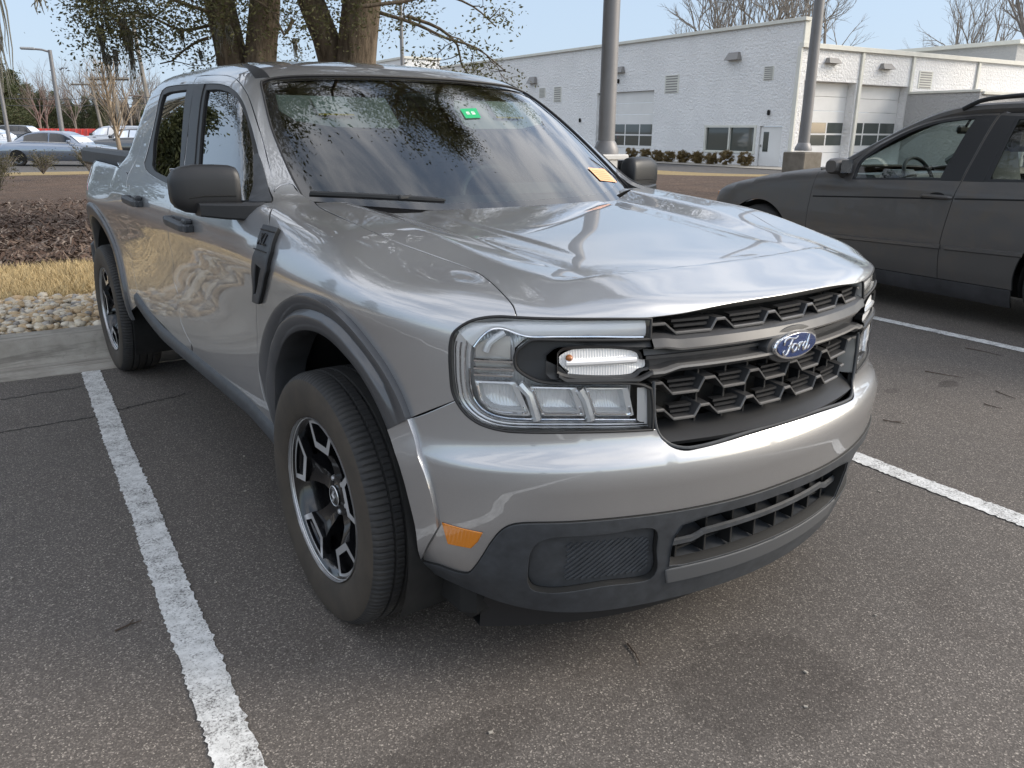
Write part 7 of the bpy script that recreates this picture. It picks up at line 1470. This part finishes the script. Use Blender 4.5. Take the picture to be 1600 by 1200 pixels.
def evergreen(label, px, dist, h, seed, wd=.28, group='far evergreen trees', n=150, per=26, ls=.34, zb=.25, pos=None):
    x, y, z0 = far(px, dist) if pos is None else pos; t = thing('evergreen_tree', label, 'tree', lw(x, y, z0), 0, group); r_ = np.random.RandomState(seed); b = MB(); b.tube([(0, 0, -.2), (.1, 0, h*.5), (0, .1, h*.95)], [h*.016, h*.011, h*.003], 7); cs = []
    for i in range(n):
        u = r_.beta(1.2, 1.0); z = h*(zb+(1-zb)*u); rr = h*wd*(1-u**1.7)*r_.uniform(.35, 1.0)**.6*(.75+.5*math.sin(u*17+seed)*.4); a = r_.uniform(0, 6.28); p = (rr*math.cos(a), rr*math.sin(a), z); cs.append(p)
        if i % 3 == 0: b.tube([(0, 0, z-.1*rr), p], [h*.004, h*.001], 4, cap=False)
    b.build('trunk', M_bark, t, angle=180); leaves('crown', cs, h*.042, per, ls, M_ever, t, seed, .6); return t
ev = evergreen('tall dark pine at the far left edge', 8, 108, 8.2, 61, .30, ls=.30, n=190)
for i, (px, dist, s_, lb) in enumerate([(32, 112, .92, 'dark pine next to the tall one at the far left'), (-22, 104, 1.1, 'pine cut by the left edge of the picture'), (52, 122, .80, 'low evergreen behind the red roof, left'), (72, 118, .70, 'round evergreen behind the left lamp post'), (92, 116, .68, 'evergreen right of the left lamp post'), (112, 122, .62, 'small evergreen above the end of the red roof'), (140, 116, .62, 'evergreen beside the thin utility pole'), (158, 114, .66, 'bushy evergreen right of the thin utility pole')]): recopy(ev, lb, px, dist, s_, i*.9+.4)
def far_woods():
    r_ = np.random.RandomState(77); n = 5200; px = r_.uniform(-160, 262, n); dd = r_.uniform(135, 175, n); P_ = []; top = lambda p: 168-10*math.sin(p*.035)-8*math.sin(p*.11+1)-6*math.sin(p*.23)
    for p, d in zip(px, dd): x, y, z = far(p, d); zt = hgt(top(p), p, d); P_.append(W3(x, y, z+(zt-z)*r_.beta(1.6, 1.3)))
    P_ = np.array(P_); u = r_.normal(0, 1, (n, 3)); u /= np.linalg.norm(u, axis=1, keepdims=True); v = np.cross(u, r_.normal(0, 1, (n, 3))); v /= np.linalg.norm(v, axis=1, keepdims=True); s_ = r_.uniform(.5, 1.3, (n, 1)); V = np.stack([P_-u*s_, P_+v*s_*.6, P_+u*s_, P_-v*s_*.6], 1).reshape(-1, 3)
    me = bpy.data.meshes.new('far_woods'); me.from_pydata(V.tolist(), [], [(4*i, 4*i+1, 4*i+2, 4*i+3) for i in range(n)]); me.materials.append(leaf_mat('woods_brown', (.115, .095, .075), (.20, .17, .14))); me.materials.append(leaf_mat('woods_green', (.065, .075, .04), (.13, .14, .08)))
    me.polygons.foreach_set('material_index', [int(math.sin(p*.06)+.5*math.sin(p*.19+2) > .25) for p in px]); tag(link('far_woods', me), kind='stuff')
far_woods()
# trees and a lamp just outside the picture, which the doors and glass mirror
sv_ = evergreen('tall evergreen at the left of the lot, mirrored in the front door glass', 0, 0, 5.9, 71, .27, 'trees around the lot', 260, 40, .16, .12, (-4.9, 19.5, -.15))
for i, (x, y, s_, lb) in enumerate([(-9.5, 24, .8, 'bushy evergreen beyond the left of the lot'), (-4.4, 25, .42, 'smaller evergreen mirrored in the rear door glass'), (-24, 12, 1.1, 'evergreen far to the left of the truck'), (-10, 12.5, .95, 'leafy evergreen left of the lot, mirrored in the front fender'), (-14.5, 7.5, 1.1, 'broad evergreen left of the lot, mirrored in the fender top'), (-16, -30, .8, 'unseen evergreen behind the camera on the left, added for bumper reflections'), (10, -38, .75, 'unseen evergreen behind the camera on the right, added for bumper reflections'), (28, -26, .9, 'unseen evergreen across the lot on the right, added for bumper reflections'), (-4, -46, .9, 'unseen evergreen behind the camera in the middle, added for bumper reflections')]):
    c = copy_tree(sv_); c.location = lw(x, y, 0 if y < 10 else gz(y)); c.scale = (s_,)*3; c.rotation_euler = (0, 0, i*1.3); c['label'] = lb  # trees behind the camera are unseen, added for the bumper's reflections
t = thing('lamp_post', 'curved lamp post mirrored in the rear door glass', 'lamp post', lw(-3.3, 20.5, gz(20))); b = MB(); b.tube([(0, 0, 0), (0, 0, 5.0), (.4, 0, 6.0), (1.4, 0, 6.35)], [.08, .07, .06, .05], 10); b.build('pole', M_pole, t); b = MB(); b.box((1.6, 0, 6.35), (.6, .26, .1), .03); b.build('lamp_head', M_lampm, t)
# low scrubby shrubs in the mulch
def scrub(label, px, py, z, h, wd, seed, dens=44):
    x, y, _ = spot(px, py, z); t = thing('scrub_shrub', label, 'shrub', lw(x, y, z), 0, 'scrubby shrubs in the mulch bed'); r_ = np.random.RandomState(seed); b = MB(); cs = []
    for k in range(dens):
        a = r_.uniform(0, 6.28); s_ = r_.uniform(.1, 1)*wd; tip = np.array([math.cos(a)*s_, math.sin(a)*s_, h*r_.uniform(.55, 1.0)]); b.tube([(0, 0, 0), tuple(tip*.5+[0, 0, h*.1]), tuple(tip)], [.010, .007, .003], 4, cap=False)
        for u in (.6, .8, .95): cs.append(tip*u+r_.normal(0, .03, 3))
    b.build('stems', M_grey, t, angle=180); leaves('foliage', cs, .06, 7, .055, M_scrub, t, seed, 1); return t
M_scrub = leaf_mat('scrub_leaf', (.075, .068, .035), (.14, .125, .065))
scrub('leafy shrub in front of the sedan rear wheel', 68, 272, .0, .66, .58, 81); scrub('sparse shrub in front of the sedan door, beside the truck bed', 141, 270, -.05, .85, .52, 82, 30); scrub('shrub at the left edge below the sedan trunk', 4, 276, .05, .66, .5, 83); scrub('nearest pale shrub cut by the left edge', -8, 318, .10, .80, .5, 84, 50)
# birds
M_bird = mat('bird_dark', (.05, .05, .055), .8)
for i, (px, py) in enumerate([(95, 110), (109, 109.5), (112, 106.5), (118, 107.5), (121, 110.5)]):
    dd = 90; x, y, _ = far(px, dd); b = MB(); s_ = .17; p = np.array(lw(x, y, hgt(py, px, dd))); u = CR; f_ = np.array([CW[0], CW[1], 0])
    b.add([tuple(p-f_*s_), tuple(p+u*s_*1.5+np.array([0, 0, .12*(1 if i % 2 else -.4)])), tuple(p+f_*s_*.7), tuple(p-u*s_*1.5+np.array([0, 0, .14*(1 if i % 2 else -.4)])), tuple(p+np.array([0, 0, .05])), tuple(p-np.array([0, 0, .07]))], [(0, 1, 4), (1, 2, 4), (2, 3, 4), (3, 0, 4), (1, 0, 5), (2, 1, 5), (3, 2, 5), (0, 3, 5)])
    tag(b.build('bird', M_bird, smooth=False), 'small dark bird flying in the loose flock right of the left lamp post', 'bird', 'flock of birds')
